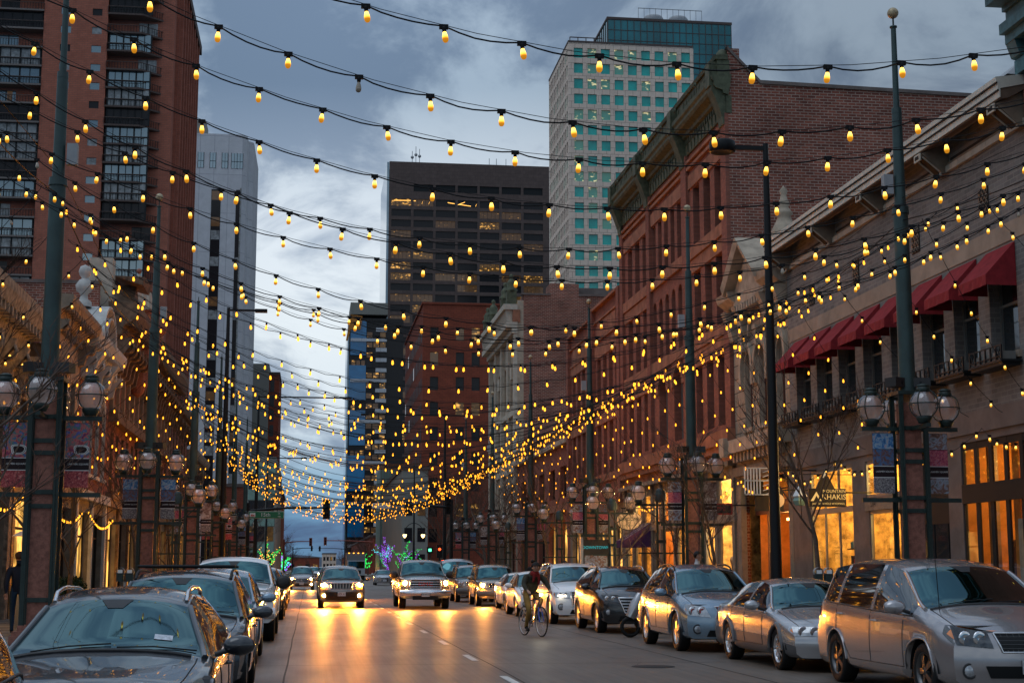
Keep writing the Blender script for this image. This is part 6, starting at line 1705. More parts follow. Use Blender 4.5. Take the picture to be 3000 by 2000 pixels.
def build_car(name, label, cat, spec, loc, body, lights='off', group=None, wheel='double', rim='alloy', plate='', rails=False, tint=True, mirror='body', extras=None, detail=2, handles=True, glassmat='carglass', grille=None, cladding=None, turn=0.0):
    c = Car(**spec)
    c.top_s = smooth_tab(c.profile, 4, 0.16); c.belt_s = smooth_tab(c.beltline, 3, 0.2)
    c.beltmax = max(b for _, b in c.beltline)
    c.plan = smooth_tab(c.planform, 3, 0.25)
    root = thing(name, label, cat, loc, turn, group)
    S = M[body] if isinstance(body, str) else body
    G, SG, BK = M[glassmat], M['sideglass'], M['plastic']
    # stations
    keys = sorted({0.0, c.L, c.cowl, c.atop, c.rtop, c.rbase, *c.pillars, *[p + c.pw for p in c.pillars]})
    step = 0.075 if detail == 2 else 0.16
    ys = []
    for a, b in zip(keys, keys[1:]):
        n = max(1, int(round((b - a) / step)))
        ys += [a + (b - a) * i / n for i in range(n)]
    ys.append(c.L)
    secs = [c.section(y) for y in ys]; nb, nr = secs[0][1], secs[0][2]; K = len(secs[0][0])
    shell, wsh, rwin, side, clad = MB(), MB(), MB(), MB(), MB()
    def ring(i):
        y = ys[i]; out = []
        for j, (x, z) in enumerate(secs[i][0]):
            z2 = c.arch(y, z) if j <= nb else z
            out.append((x, z2))
        return [c.warp(x, y, z) for (x, z) in out]
    rings = [ring(i) for i in range(len(ys))]
    vsR = [p for r_ in rings for p in r_]; vsL = [(-p[0], p[1], p[2]) for p in vsR]
    fb, fw, fr, fs_, fc = [], [], [], [], []
    for i in range(len(ys) - 1):
        y = (ys[i] + ys[i + 1]) / 2
        for j in range(K - 1):
            f = (i * K + j, i * K + j + 1, (i + 1) * K + j + 1, (i + 1) * K + j)
            if j < 3 and cladding: fc.append(f); continue
            if nb <= j < nr and c.cowl + c.sidestart < y < c.sideend and not any(p < y < p + c.pw for p in c.pillars) and nb <= j < nr: fs_.append(f); continue
            if j >= nr and c.cowl < y < c.atop: fw.append(f); continue
            if j >= nr and c.rtop < y < c.rbase: fr.append(f); continue
            fb.append(f)
    for vs in (vsR, vsL):
        shell.add(vs, fb, S, True); wsh.add(vs, fw, G, True); rwin.add(vs, fr, SG, True)
        side.add(vs, fs_, SG, True)
        if fc: clad.add(vs, fc, cladding, True)
    # front and rear ends
    for idx, fn in ((0, c.front_pt), (len(ys) - 1, c.rear_pt)):
        sec = secs[idx][0]; m = 12
        vs = []
        for (x, z) in sec[:-1]:
            for k in range(m + 1): vs.append(fn(lerp(-x, x, k / m), z, 0))
        kk = len(sec) - 1
        shell.add(vs, [(j * (m + 1) + i, j * (m + 1) + i + 1, (j + 1) * (m + 1) + i + 1, (j + 1) * (m + 1) + i) for j in range(kk - 1) for i in range(m)], S, True)
    shell.build('body', root)
    wsh.build('windshield', root); rwin.build('rear_window', root); side.build('side_window', root)
    if fc: clad.build('lower_cladding', root)
    # underside and wheel housings
    u = MB(); u.box(-c.W + 0.25, c.W - 0.25, 0.3, c.L - 0.3, c.zb - 0.02, c.zb + 0.12, M['black'])
    for yw in (c.yf, c.yr):
        for sx in (-1, 1):
            pts = [(yw + (c.ra + 0.02) * math.cos(t), c.r + (c.ra + 0.02) * math.sin(t)) for t in [math.pi * i / 12 for i in range(13)]]
            vs = [(sx * x, p[0], p[1]) for p in pts for x in (c.W - 0.36, c.W - 0.03)]
            u.add(vs, [(2 * i, 2 * i + 1, 2 * i + 3, 2 * i + 2) for i in range(12)], M['black'])
            u.quad((sx * (c.W - 0.36), yw - c.ra, c.zb), (sx * (c.W - 0.36), yw + c.ra, c.zb), (sx * (c.W - 0.36), yw + c.ra, c.r + c.ra), (sx * (c.W - 0.36), yw - c.ra, c.r + c.ra), M['black'])
    u.build('underbody', root)
    t_, m_ = wheel_meshes(c.r, c.tw, wheel, M[rim])
    for yw in (c.yf, c.yr):
        for sx in (-1, 1):
            w_ = link(t_, 'wheel', root, (sx * (c.W - 0.02 - c.tw / 2), yw, c.r), (0, 0, 0 if sx < 0 else math.pi))
            link(m_, 'rim', w_)
    # wheel arch lips
    o = MB()
    lipm = cladding if cladding else S
    for yw in (c.yf, c.yr):
        for sx in (-1, 1):
            pts = []
            for i in range(15):
                t = math.pi * (i / 14); y, z = yw + c.ra * math.cos(t), c.r + c.ra * math.sin(t)
                if z < c.zb + 0.02: continue
                pts.append(c.side_pt(sx, y, z, 0.0))
            o.tube(pts, 0.014 if not cladding else 0.035, lipm, 6)
    build_split(o, 'wheel_arch', root)
    # pillars, window trim, door seams, handles, mirrors
    o = MB()
    for sx in (-1, 1):
        # A pillar: body coloured strip following the windshield edge
        pts = []
        for i in range(9):
            y = lerp(c.cowl, c.atop, i / 8); sec_, nb_, nr_ = c.section(y); x, z = sec_[nr_]; q = c.warp(x, y, z); pts.append((sx * q[0], q[1], q[2] + 0.004))
        o.tube(pts, 0.028, S if detail == 2 else BK, 6)
    build_split(o, 'a_pillar', root)
    o = MB()
    for sx in (-1, 1):
        ysd = [lerp(c.cowl + c.sidestart, c.sideend, i / 16) for i in range(17)]
        o.tube([(sx * (c.warp(c.section(y)[0][nb][0], y, c.section(y)[0][nb][1])[0] + 0.004), c.warp(c.section(y)[0][nb][0], y, c.section(y)[0][nb][1])[1], c.section(y)[0][nb][1]) for y in ysd], 0.011, M['chrome'] if getattr(c, 'chrometrim', False) else BK, 5)
        for yd in c.doors:
            pz = [lerp(c.zb + 0.14, min(c.belt(yd), c.top(yd) - 0.05) - 0.01, i / 8) for i in range(9)]
            o.tube([c.side_pt(sx, yd, z, 0.0) for z in pz], 0.006, M['black'], 4)
        c_y = [lerp(c.doors[0], c.doors[-1], i / 10) for i in range(11)]
        o.tube([c.side_pt(sx, y, c.arch(y, c.zb + 0.14), 0.0) for y in c_y], 0.006, M['black'], 4)
    # hood seam
    for sx in (-1, 1):
        o.tube([c.top_pt(sx * (c.section(y)[0][nr][0] - 0.06), y, 0.0) for y in [lerp(0.25, c.cowl - 0.05, i / 8) for i in range(9)]], 0.006, M['black'], 4)
    o.tube([c.top_pt(x, c.cowl - 0.03, 0.004) for x in [lerp(-c.Wroof - 0.1, c.Wroof + 0.1, i / 10) for i in range(11)]], 0.018, BK, 5)
    o.build('trim', root)
    if handles:
        for sx in (-1, 1):
            for yd in c.doors[1:]:
                o = MB(); y = yd - 0.16; z = c.belt(y) - 0.13
                p = c.side_pt(sx, y, z, 0.0)
                o.tube([(p[0], y - 0.09, z), (p[0] + sx * 0.03, y - 0.07, z), (p[0] + sx * 0.03, y + 0.07, z), (p[0], y + 0.09, z)], 0.014, S if body != 'x' else BK, 6)
                o.build('door_handle', root)
    for sx in (-1, 1):
        y = c.cowl + c.sidestart + 0.22; z = c.belt(y) + 0.03
        x = c.W - 0.04
        o = MB(); mm = S if mirror == 'body' else M[mirror] if isinstance(mirror, str) else mirror
        k = getattr(c, 'mirs', 1.0)
        o.lathe([(0.001, -0.05), (0.06 * k, -0.045), (0.1 * k, -0.01), (0.105 * k, 0.05), (0.1 * k, 0.07), (0.001, 0.072)], (0, 0, 0), mm, 12, axis='y')
        for i_, v in enumerate(o.v): o.v[i_] = (sx * (x + 0.17) + v[0] * 1.25, y + v[1], z + 0.07 + v[2] * (0.78 if k < 1.2 else 1.1))
        o.tube([(sx * (x - 0.02), y + 0.01, z), (sx * (x + 0.1), y + 0.01, z + 0.04)], 0.025, BK, 6)
        o.build('mirror', root)
    # lamps
    for sx in (-1, 1):
        a, b_, c_, d = c.lamp     # (x, z) corners: inner low, outer low, outer high, inner high
        o = MB(); c.patch(o, lambda x, z, sx=sx: (sx * c.front_pt(x, z, 0)[0], c.front_pt(x, z, 0.012)[1], z), (a, b_, c_, d), M[getattr(c, 'lampm', 'lens')], 8, 4)
        # wrap round the corner on to the wing
        wl_ = getattr(c, 'lampwrap', 0.28)
        c.patch(o, lambda y, z, sx=sx: c.side_pt(sx, y, z, 0.008), ((0.0, b_[1]), (wl_ * 0.75, lerp(b_[1], c_[1], 0.55)), (wl_, c_[1]), (0.0, c_[1])), M[getattr(c, 'lampm', 'lens')], 5, 3)
        h = o.build('headlight', root)
        cx, cz = (a[0] + b_[0] + c_[0] + d[0]) / 4, (a[1] + b_[1] + c_[1] + d[1]) / 4
        rad = min(0.085, (c_[1] - b_[1]) * 0.42 + 0.02)
        o = MB()
        for f in ((-0.35, 0.35) if lights != 'on' else (0,)):
            xx = cx + f * (b_[0] - a[0]) * 0.55; p = c.front_pt(xx, cz, 0.016)
            o.lathe([(rad * 0.9, 0.01), (rad, 0.0), (rad * 0.8, -0.006), (0.001, -0.012 if lights == 'on' else 0.004)], (sx * xx, p[1], cz), (M[getattr(c, 'glow', 'headon')] if lights == 'on' else M['chrome']), 14, axis='y')
        o.build('lamp_reflector', h)
        if getattr(c, 'amberside', True) and lights != 'on':
            o = MB(); c.patch(o, lambda y, z, sx=sx: c.side_pt(sx, y, z, 0.012), ((0.04, lerp(b_[1], c_[1], 0.3)), (wl_ * 0.55, lerp(b_[1], c_[1], 0.55)), (wl_ * 0.6, lerp(b_[1], c_[1], 0.8)), (0.04, lerp(b_[1], c_[1], 0.75))), M['amber'], 3, 2)
            o.build('side_marker', h)
        if lights == 'on' and getattr(c, 'fog', None):
            fx, fz = c.fog; p = c.front_pt(fx, fz, 0.014); o = MB()
            o.lathe([(0.05, 0.01), (0.055, 0.0), (0.001, -0.01)], (sx * fx, p[1], fz), M['foglit'], 12, axis='y'); o.build('fog_light', root)
        elif getattr(c, 'fog', None):
            fx, fz = c.fog; p = c.front_pt(fx, fz, 0.01); o = MB()
            o.lathe([(0.095, 0.0), (0.08, -0.01), (0.07, 0.0)], (sx * fx, p[1], fz), BK, 14, axis='y'); o.lathe([(0.065, 0.0), (0.05, -0.008), (0.001, -0.01)], (sx * fx, p[1], fz), M['lens'], 12, axis='y'); o.build('fog_light', root)
        if lights == 'on' and getattr(c, 'turnl', None):
            fx, fz = c.turnl; p = c.front_pt(fx, fz, 0.014); o = MB(); o.box(sx * fx - 0.09, sx * fx + 0.09, p[1] - 0.012, p[1] + 0.02, fz - 0.035, fz + 0.035, M['turnlit']); o.build('turn_signal', root)
        if lights == 'on':
            ld = bpy.data.lights.new('headlamp', 'SPOT'); ld.energy = c.__dict__.get('beam', 420) * 1.2; ld.color = (1, 0.36, 0.05); ld.spot_size = R(62); ld.spot_blend = 0.8; ld.shadow_soft_size = 0.06
            lo = bpy.data.objects.new('headlamp', ld); COL.objects.link(lo); lo.parent = root; lo.location = (sx * cx, -0.14, cz); lo.rotation_euler = (R(88.3), 0, math.pi)
        # tail lamps
        o = MB(); z0 = c.top(c.L) - 0.16 if not hasattr(c, 'tailz') else c.tailz
        c.patch(o, lambda y, z, sx=sx: c.side_pt(sx, y, z, 0.01), ((c.L - 0.26, z0 - 0.12), (c.L - 0.02, z0 - 0.12), (c.L - 0.02, z0 + 0.08), (c.L - 0.12, z0 + 0.08)), M['taillens'], 3, 3)
        hw_ = c.side_x(c.L, min(z0, c.belt(c.L) - 0.02)) - 0.01
        c.patch(o, lambda x, z, sx=sx: (sx * x, c.rear_pt(x, z, 0.012)[1], z), ((hw_ - 0.3, z0 - 0.12), (hw_, z0 - 0.12), (hw_, z0 + 0.1), (hw_ - 0.3, z0 + 0.1)), M['taillens'], 3, 3)
        o.build('tail_light', root)
    # grille, lower intake, plate
    o = MB(); fp = lambda x, z: c.front_pt(x, z, 0.01)
    c.patch(o, fp, c.grille, M['black'], 10, 4)
    gm = getattr(c, 'gmode', 'bars'); (gx0, gz0), (gx1, _), (_, gz1), _ = c.grille
    rim_pts = [fp(*c.grille[0]), fp(*c.grille[1]), fp(*c.grille[2]), fp(*c.grille[3]), fp(*c.grille[0])]
    cm = M['chrome'] if getattr(c, 'gchrome', True) else S
    xs_ = lambda q0, q1: [fp(lerp(q0[0], q1[0], i / 8), lerp(q0[1], q1[1], i / 8)) for i in range(9)]
    G4 = c.grille
    for q0, q1 in ((G4[0], G4[1]), (G4[1], G4[2]), (G4[2], G4[3]), (G4[3], G4[0])): o.tube(xs_(q0, q1), getattr(c, 'gframe', 0.012), cm, 5)
    if gm == 'bars':
        n = getattr(c, 'gn', 4)
        for i in range(1, n):
            t = i / n; q0 = (lerp(G4[0][0], G4[3][0], t), lerp(G4[0][1], G4[3][1], t)); q1 = (lerp(G4[1][0], G4[2][0], t), lerp(G4[1][1], G4[2][1], t))
            o.tube(xs_(q0, q1), getattr(c, 'gbar', 0.01), cm, 4)
    elif gm == 'slots':
        for i in range(8):
            t = i / 7; xa = lerp(G4[0][0], G4[1][0], t); xb = lerp(G4[3][0], G4[2][0], t)
            o.tube([fp(lerp(xa, xb, k / 3), lerp(G4[0][1], G4[3][1], k / 3)) for k in range(4)], 0.022, cm, 5)
    elif gm == 'mesh':
        for i in range(1, 12):
            t = i / 12; o.tube([fp(lerp(G4[0][0], G4[1][0], t), G4[0][1] + 0.01), fp(lerp(G4[3][0], G4[2][0], t), G4[3][1] - 0.01)], 0.005, M['darkalloy'], 4)
        for i in range(1, 5): t = i / 5; o.tube(xs_((lerp(G4[0][0], G4[3][0], t), lerp(G4[0][1], G4[3][1], t)), (lerp(G4[1][0], G4[2][0], t), lerp(G4[1][1], G4[2][1], t))), 0.005, M['darkalloy'], 4)
    p = fp(0, (gz0 + gz1) / 2); o.lathe([(0.055, -0.01), (0.06, 0.0), (0.04, -0.02), (0.001, -0.02)], (0, p[1] - 0.02, (gz0 + gz1) / 2), M['chrome'], 14, axis='y') if getattr(c, 'badge', True) else None
    o.build('grille', root)
    if getattr(c, 'intake', None):
        o = MB(); c.patch(o, fp, c.intake, M['black'], 10, 3); o.build('lower_intake', root)
    if getattr(c, 'bumper', None):
        o = MB(); (bz0, bz1, bm) = c.bumper
        vs = []; n = 14
        for (z, off) in ((bz0, 0.02), (bz0 + 0.03, 0.07), (bz1 - 0.03, 0.07), (bz1, 0.02)):
            for i in range(n + 1): x = lerp(-c.W + 0.01, c.W - 0.01, i / n); q = c.front_pt(x, z, off); vs.append(q)
        o.add(vs, [(j * (n + 1) + i, j * (n + 1) + i + 1, (j + 1) * (n + 1) + i + 1, (j + 1) * (n + 1) + i) for j in range(3) for i in range(n)], M[bm], True); o.build('bumper', root)
    if plate is not None:
        z = getattr(c, 'platez', 0.45); p = c.front_pt(0, z, 0.09 if getattr(c, 'bumper', None) else 0.03); o = MB()
        o.box(-0.155, 0.155, p[1] - 0.012, p[1] + 0.02, z - 0.078, z + 0.078, M['plate']); pl = o.build('number_plate', root)
        if plate: lettering(plate, 0.1, M['bandark'], lambda u, v, n: (u, p[1] - 0.016, v), 0, z, 0, 'lettering', pl)
    # wipers, rails, antenna
    o = MB()
    for x0_ in (-0.55, 0.1):
        o.tube([c.top_pt(x0_, c.cowl + 0.02, 0.012), c.top_pt(x0_ + 0.28, c.cowl + 0.05, 0.015), c.top_pt(x0_ + 0.6, c.cowl + 0.085, 0.015)], 0.006, M['black'], 4)
    build_split(o, 'wiper', root)
    if rails:
        for sx in (-1, 1):
            o = MB(); xr = c.Wroof - 0.03; rm = M['chrome'] if rails == 'chrome' else M['black']; hh = 0.075
            y0_, y1_ = c.atop + 0.15, c.rtop - 0.05
            pts = [c.top_pt(sx * xr, y0_, 0.0)] + [c.top_pt(sx * xr, lerp(y0_ + 0.12, y1_ - 0.12, i / 6), hh * 0.75) for i in range(7)] + [c.top_pt(sx * xr, y1_, 0.0)]
            o.tube(pts, 0.02, rm, 6); o.build('roof_rail', root)
        if rails == 'cross':
            for yy in (0.3, 0.75):
                o = MB(); y = lerp(c.atop, c.rtop, yy); o.tube([(-c.Wroof, y, c.top(y) + 0.05), (c.Wroof, y, c.top(y) + 0.05)], 0.022, M['black'], 6); o.build('cross_bar', root)
    # a driver's side interior: dashboard hump and seat backs just visible is left to the dark glass; sun sensor patch
    o = MB(); c.patch(o, lambda x, y: c.top_pt(x, y, 0.004), ((-0.13, c.atop - 0.015), (0.13, c.atop - 0.015), (0.06, c.atop - 0.17), (-0.06, c.atop - 0.17)), M['plastic'], 4, 3); o.build('mirror_mount', root)
    if extras: extras(c, root)
    return root, c

def S_(**k):
    d = dict(W=0.92, H=1.7, L=4.6, Wroof=0.62, zb=0.24, crown=0.07, shoulder=0.05, bow=0.3, bowlen=0.9, rbow=0.22, r=0.36, ra=0.41, tw=0.23, yf=0.9, yr=3.6, cowl=1.2, atop=1.95, rtop=4.1, rbase=4.5,
             pillars=(2.55, 3.55), pw=0.09, sidestart=0.1, sideend=4.2, doors=(1.35, 2.6, 3.6),
             nose=[(0.2, 0.06), (0.45, 0.0), (0.7, 0.02), (0.95, 0.12), (1.2, 0.25)], tail=[(0.2, 0.06), (0.5, 0.0), (0.9, 0.06), (1.7, 0.3)],
             planform=[(0, 0.9), (0.5, 0.985), (2.0, 1.0), (3.8, 0.99), (4.6, 0.92)],
             profile=[(0, 0.9), (0.3, 0.99), (1.2, 1.13), (1.95, 1.63), (2.6, 1.69), (3.6, 1.68), (4.1, 1.6), (4.5, 1.2), (4.6, 0.95)],
             beltline=[(0, 0.78), (1.2, 1.02), (2.5, 1.05), (4.0, 1.12), (4.6, 0.95)],
             lamp=((0.5, 0.68), (0.8, 0.72), (0.82, 0.88), (0.5, 0.82)), grille=((-0.42, 0.55), (0.42, 0.55), (0.46, 0.82), (-0.46, 0.82)), intake=((-0.5, 0.3), (0.5, 0.3), (0.45, 0.42), (-0.45, 0.42)), fog=(0.68, 0.42), platez=0.45)
    d.update(k); return d

P_dark = paint('paint_midnight', (0.008, 0.01, 0.015), 0.0, 0.3)
P_black = paint('paint_black', (0.012, 0.012, 0.013), 0.2, 0.25)
P_maroon = paint('paint_maroon', (0.09, 0.012, 0.014), 0.4)
P_grey = paint('paint_graphite', (0.035, 0.04, 0.048), 0.3)
P_silver = paint('paint_silver', (0.44, 0.44, 0.45), 0.65, 0.24)
P_champ = paint('paint_warm_silver', (0.38, 0.36, 0.365), 0.65, 0.24)
P_blue = paint('paint_ice_blue', (0.22, 0.31, 0.39), 0.6, 0.24)
P_white = paint('paint_white', (0.88, 0.89, 0.9), 0.0, 0.3)
P_gold = paint('paint_sand', (0.28, 0.22, 0.16), 0.6)
P_tanw = paint('paint_pewter', (0.25, 0.23, 0.21), 0.6)
M['cladgrey'] = pbr('lower_grey_cladding', (0.12, 0.12, 0.125), 0.5)

minivan = S_(W=0.99, H=1.74, L=5.14, Wroof=0.7, zb=0.23, r=0.345, ra=0.4, yf=0.96, yr=4.04, cowl=1.05, atop=1.95, rtop=4.75, rbase=5.05, crown=0.08, bow=0.34,
    pillars=(2.62, 3.95), pw=0.11, sidestart=0.12, sideend=4.85, doors=(1.4, 2.68, 3.98),
    profile=[(0, 0.86), (0.3, 0.98), (1.05, 1.15), (1.95, 1.63), (2.6, 1.72), (4.0, 1.73), (4.75, 1.66), (5.02, 1.25), (5.14, 0.95)],
    beltline=[(0, 0.76), (1.05, 1.0), (2.6, 1.04), (5.0, 1.14), (5.14, 0.93)], planform=[(0, 0.88), (0.5, 0.985), (2.5, 1.0), (4.3, 0.99), (5.14, 0.93)],
    lamp=((0.46, 0.66), (0.84, 0.7), (0.87, 0.92), (0.5, 0.84)), lampm='lensdark', lampwrap=0.4, grille=((-0.36, 0.62), (0.36, 0.62), (0.44, 0.84), (-0.44, 0.84)), gmode='mesh', intake=((-0.5, 0.32), (0.5, 0.32), (0.56, 0.46), (-0.56, 0.46)), fog=(0.72, 0.4), mirs=1.1, tailz=1.0)
lesabre = S_(W=0.93, H=1.44, L=5.08, Wroof=0.58, zb=0.22, r=0.33, ra=0.375, yf=0.98, yr=3.83, cowl=1.42, atop=2.12, rtop=3.6, rbase=4.25, crown=0.07, bow=0.36, bowlen=1.1,
    pillars=(2.75, 3.62), pw=0.08, sidestart=0.14, sideend=4.0, doors=(1.6, 2.78, 3.6), chrometrim=True,
    profile=[(0, 0.66), (0.25, 0.76), (1.42, 0.97), (2.12, 1.36), (2.7, 1.43), (3.4, 1.41), (3.75, 1.33), (4.25, 1.06), (4.9, 1.0), (5.08, 0.8)],
    beltline=[(0, 0.62), (1.42, 0.88), (3.4, 0.93), (4.9, 0.94), (5.08, 0.76)], nose=[(0.2, 0.05), (0.45, 0.0), (0.6, 0.06), (0.8, 0.18)], tail=[(0.2, 0.05), (0.5, 0), (0.9, 0.08), (1.4, 0.2)],
    lamp=((0.42, 0.56), (0.84, 0.55), (0.85, 0.69), (0.44, 0.7)), lampwrap=0.34, grille=((-0.34, 0.54), (0.34, 0.54), (0.3, 0.7), (-0.3, 0.7)), gmode='slots', intake=((-0.3, 0.26), (0.3, 0.26), (0.3, 0.34), (-0.3, 0.34)), fog=None, platez=0.4, tailz=0.78)
rx = S_(W=0.925, H=1.68, L=4.74, Wroof=0.62, zb=0.26, r=0.37, ra=0.425, yf=0.93, yr=3.65, cowl=1.15, atop=2.0, rtop=3.75, rbase=4.6, bow=0.34,
    pillars=(2.55, 3.45), pw=0.07, sidestart=0.12, sideend=4.15, doors=(1.4, 2.58, 3.5),
    profile=[(0, 0.86), (0.3, 0.98), (1.15, 1.13), (2.0, 1.58), (2.7, 1.67), (3.3, 1.66), (3.8, 1.58), (4.5, 1.22), (4.74, 0.95)],
    beltline=[(0, 0.78), (1.15, 1.0), (2.6, 1.05), (4.1, 1.15), (4.74, 0.93)],
    lamp=((0.42, 0.66), (0.82, 0.7), (0.86, 0.9), (0.52, 0.86)), lampwrap=0.36, grille=((-0.2, 0.62), (0.2, 0.62), (0.34, 0.86), (-0.34, 0.86)), gchrome=True, fog=(0.66, 0.44), tailz=1.02)
tucson = S_(W=0.925, H=1.65, L=4.48, Wroof=0.6, zb=0.25, r=0.36, ra=0.42, yf=0.88, yr=3.55, cowl=1.1, atop=1.85, rtop=3.85, rbase=4.35, bow=0.36,
    pillars=(2.45, 3.35), pw=0.08, sideend=3.95, doors=(1.35, 2.5, 3.4),
    profile=[(0, 0.88), (0.3, 1.0), (1.1, 1.13), (1.85, 1.56), (2.5, 1.64), (3.3, 1.62), (3.85, 1.52), (4.3, 1.2), (4.48, 0.95)],
    beltline=[(0, 0.8), (1.1, 1.0), (2.5, 1.08), (3.9, 1.22), (4.48, 0.93)],
    lamp=((0.46, 0.74), (0.84, 0.82), (0.86, 0.93), (0.5, 0.88)), lampm='lensdark', lampwrap=0.42, grille=((-0.34, 0.5), (0.34, 0.5), (0.48, 0.86), (-0.48, 0.86)), gn=5, gframe=0.02, gbar=0.014, fog=(0.72, 0.52), tailz=1.05)
q7 = S_(W=0.985, H=1.74, L=5.05, Wroof=0.68, zb=0.27, r=0.38, ra=0.43, yf=0.9, yr=3.9, cowl=1.3, atop=2.1, rtop=4.3, rbase=4.9, bow=0.3,
    pillars=(2.75, 3.75), pw=0.08, sideend=4.4, doors=(1.5, 2.8, 3.8), chrometrim=True,
    profile=[(0, 0.96), (0.3, 1.06), (1.3, 1.2), (2.1, 1.64), (2.8, 1.73), (3.9, 1.72), (4.35, 1.62), (4.9, 1.2), (5.05, 0.98)],
    beltline=[(0, 0.88), (1.3, 1.07), (2.8, 1.12), (4.4, 1.18), (5.05, 0.95)],
    lamp=((0.5, 0.74), (0.88, 0.76), (0.9, 0.9), (0.5, 0.88)), lampwrap=0.25, grille=((-0.42, 0.52), (0.42, 0.52), (0.46, 0.92), (-0.46, 0.92)), gn=6, gframe=0.03, fog=(0.74, 0.5), tailz=1.05)
audi = S_(W=0.91, H=1.43, L=4.7, Wroof=0.56, zb=0.2, r=0.33, ra=0.37, yf=0.86, yr=3.66, cowl=1.35, atop=2.05, rtop=3.4, rbase=4.1, crown=0.06, bow=0.32,
    pillars=(2.62, 3.5), pw=0.07, sideend=3.85, doors=(1.5, 2.65, 3.5), chrometrim=True,
    profile=[(0, 0.7), (0.3, 0.8), (1.35, 0.97), (2.05, 1.36), (2.6, 1.42), (3.2, 1.4), (3.6, 1.3), (4.1, 1.06), (4.55, 1.02), (4.7, 0.85)],
    beltline=[(0, 0.64), (1.35, 0.87), (3.2, 0.95), (4.5, 0.96), (4.7, 0.8)],
    lamp=((0.44, 0.6), (0.82, 0.62), (0.84, 0.74), (0.46, 0.7)), lampwrap=0.3, grille=((-0.3, 0.34), (0.3, 0.34), (0.36, 0.7), (-0.36, 0.7)), gn=6, fog=(0.66, 0.36), intake=None, platez=0.44, tailz=0.8)
boxsuv = S_(W=0.93, H=1.74, L=4.76, Wroof=0.68, zb=0.32, r=0.37, ra=0.43, yf=0.88, yr=3.55, cowl=1.3, atop=1.85, rtop=4.35, rbase=4.68, bow=0.16, crown=0.07,
    pillars=(2.55, 3.45), pw=0.1, sideend=4.3, doors=(1.45, 2.6, 3.5),
    profile=[(0, 0.98), (0.2, 1.06), (1.3, 1.14), (1.85, 1.64), (2.4, 1.73), (4.3, 1.72), (4.68, 1.12), (4.76, 1.0)],
    beltline=[(0, 0.9), (1.3, 1.05), (4.3, 1.1), (4.76, 0.98)], nose=[(0.2, 0.04), (0.5, 0.0), (0.9, 0.04), (1.1, 0.1)],
    lamp=((0.52, 0.76), (0.84, 0.76), (0.85, 0.96), (0.52, 0.96)), lampwrap=0.16, grille=((-0.44, 0.74), (0.44, 0.74), (0.46, 0.96), (-0.46, 0.96)), gmode='slots', bumper=(0.42, 0.66, 'cladgrey'), fog=(0.62, 0.5), intake=None, platez=0.55, turnl=(0.7, 0.66))
cherokee = S_(W=0.93, H=1.7, L=4.62, Wroof=0.63, zb=0.26, r=0.355, ra=0.41, yf=0.9, yr=3.6, bow=0.3, nose=[(0.2, 0.12), (0.4, 0.0), (0.7, 0.02), (0.9, 0.14), (1.2, 0.3)],
    lamp=((0.52, 0.82), (0.84, 0.84), (0.86, 0.98), (0.54, 0.96)), grille=((-0.4, 0.76), (0.4, 0.76), (0.42, 0.98), (-0.42, 0.98)), gmode='slots', gchrome=False, badge=False,
    profile=[(0, 0.96), (0.3, 1.03), (1.2, 1.13), (1.95, 1.58), (2.6, 1.68), (3.6, 1.66), (4.1, 1.56), (4.5, 1.2), (4.62, 0.95)],
    beltline=[(0, 0.86), (1.2, 1.03), (2.5, 1.06), (4.0, 1.14), (4.62, 0.95)], intake=((-0.62, 0.32), (0.62, 0.32), (0.66, 0.64), (-0.66, 0.64)), fog=(0.68, 0.5), platez=0.56, lampwrap=0.3, beam=900, glow='headjeep')
def pickup_spec(**k):
    d = S_(W=1.0, H=1.93, L=5.85, Wroof=0.74, zb=0.42, r=0.4, ra=0.47, tw=0.27, yf=1.0, yr=4.6, cowl=1.55, atop=2.2, rtop=3.6, rbase=3.82, crown=0.09, bow=0.14, rbow=0.08,
        pillars=(2.72,), pw=0.12, sidestart=0.14, sideend=3.5, doors=(1.72, 2.78, 3.7),
        profile=[(0, 1.16), (0.25, 1.24), (1.55, 1.32), (2.2, 1.84), (2.7, 1.92), (3.5, 1.9), (3.82, 1.32), (5.8, 1.3), (5.85, 1.25)],
        beltline=[(0, 1.06), (1.55, 1.2), (3.8, 1.24), (5.85, 1.22)], nose=[(0.3, 0.0), (0.6, 0.0), (1.1, 0.03), (1.3, 0.1)], tail=[(0.2, 0.0), (1.9, 0.02)],
        planform=[(0, 0.95), (0.4, 0.99), (2.5, 1.0), (5.85, 0.99)],
        lamp=((0.62, 0.86), (0.93, 0.86), (0.93, 1.12), (0.62, 1.12)), lampwrap=0.2, grille=((-0.6, 0.76), (0.6, 0.76), (0.58, 1.14), (-0.58, 1.14)), gn=4, gframe=0.04, gbar=0.025,
        bumper=(0.5, 0.74, 'chrome'), intake=((-0.5, 0.36), (0.5, 0.36), (0.5, 0.5), (-0.5, 0.5)), fog=(0.78, 0.6), platez=0.56, mirs=1.35, tailz=1.1, turnl=(0.96, 0.98), badge=False)
    d.update(k); return d
gmc = pickup_spec(beam=500, glow='headon')
def bed(c, root):      # open load bed: dark well sunk behind the cab
    o = MB(); o.box(-0.78, 0.78, 3.9, 5.7, 1.305, 1.325, M['black']); o.build('load_bed', root)
def gmc_extra(c, root):
    bed(c, root)
    p = c.front_pt(0, 0.95, 0.05)
    lettering('GMC', 0.2, M['taillens'], lambda u, v, n: (u * 1.3, p[1], v), 0, 0.95, 0, 'emblem', root)
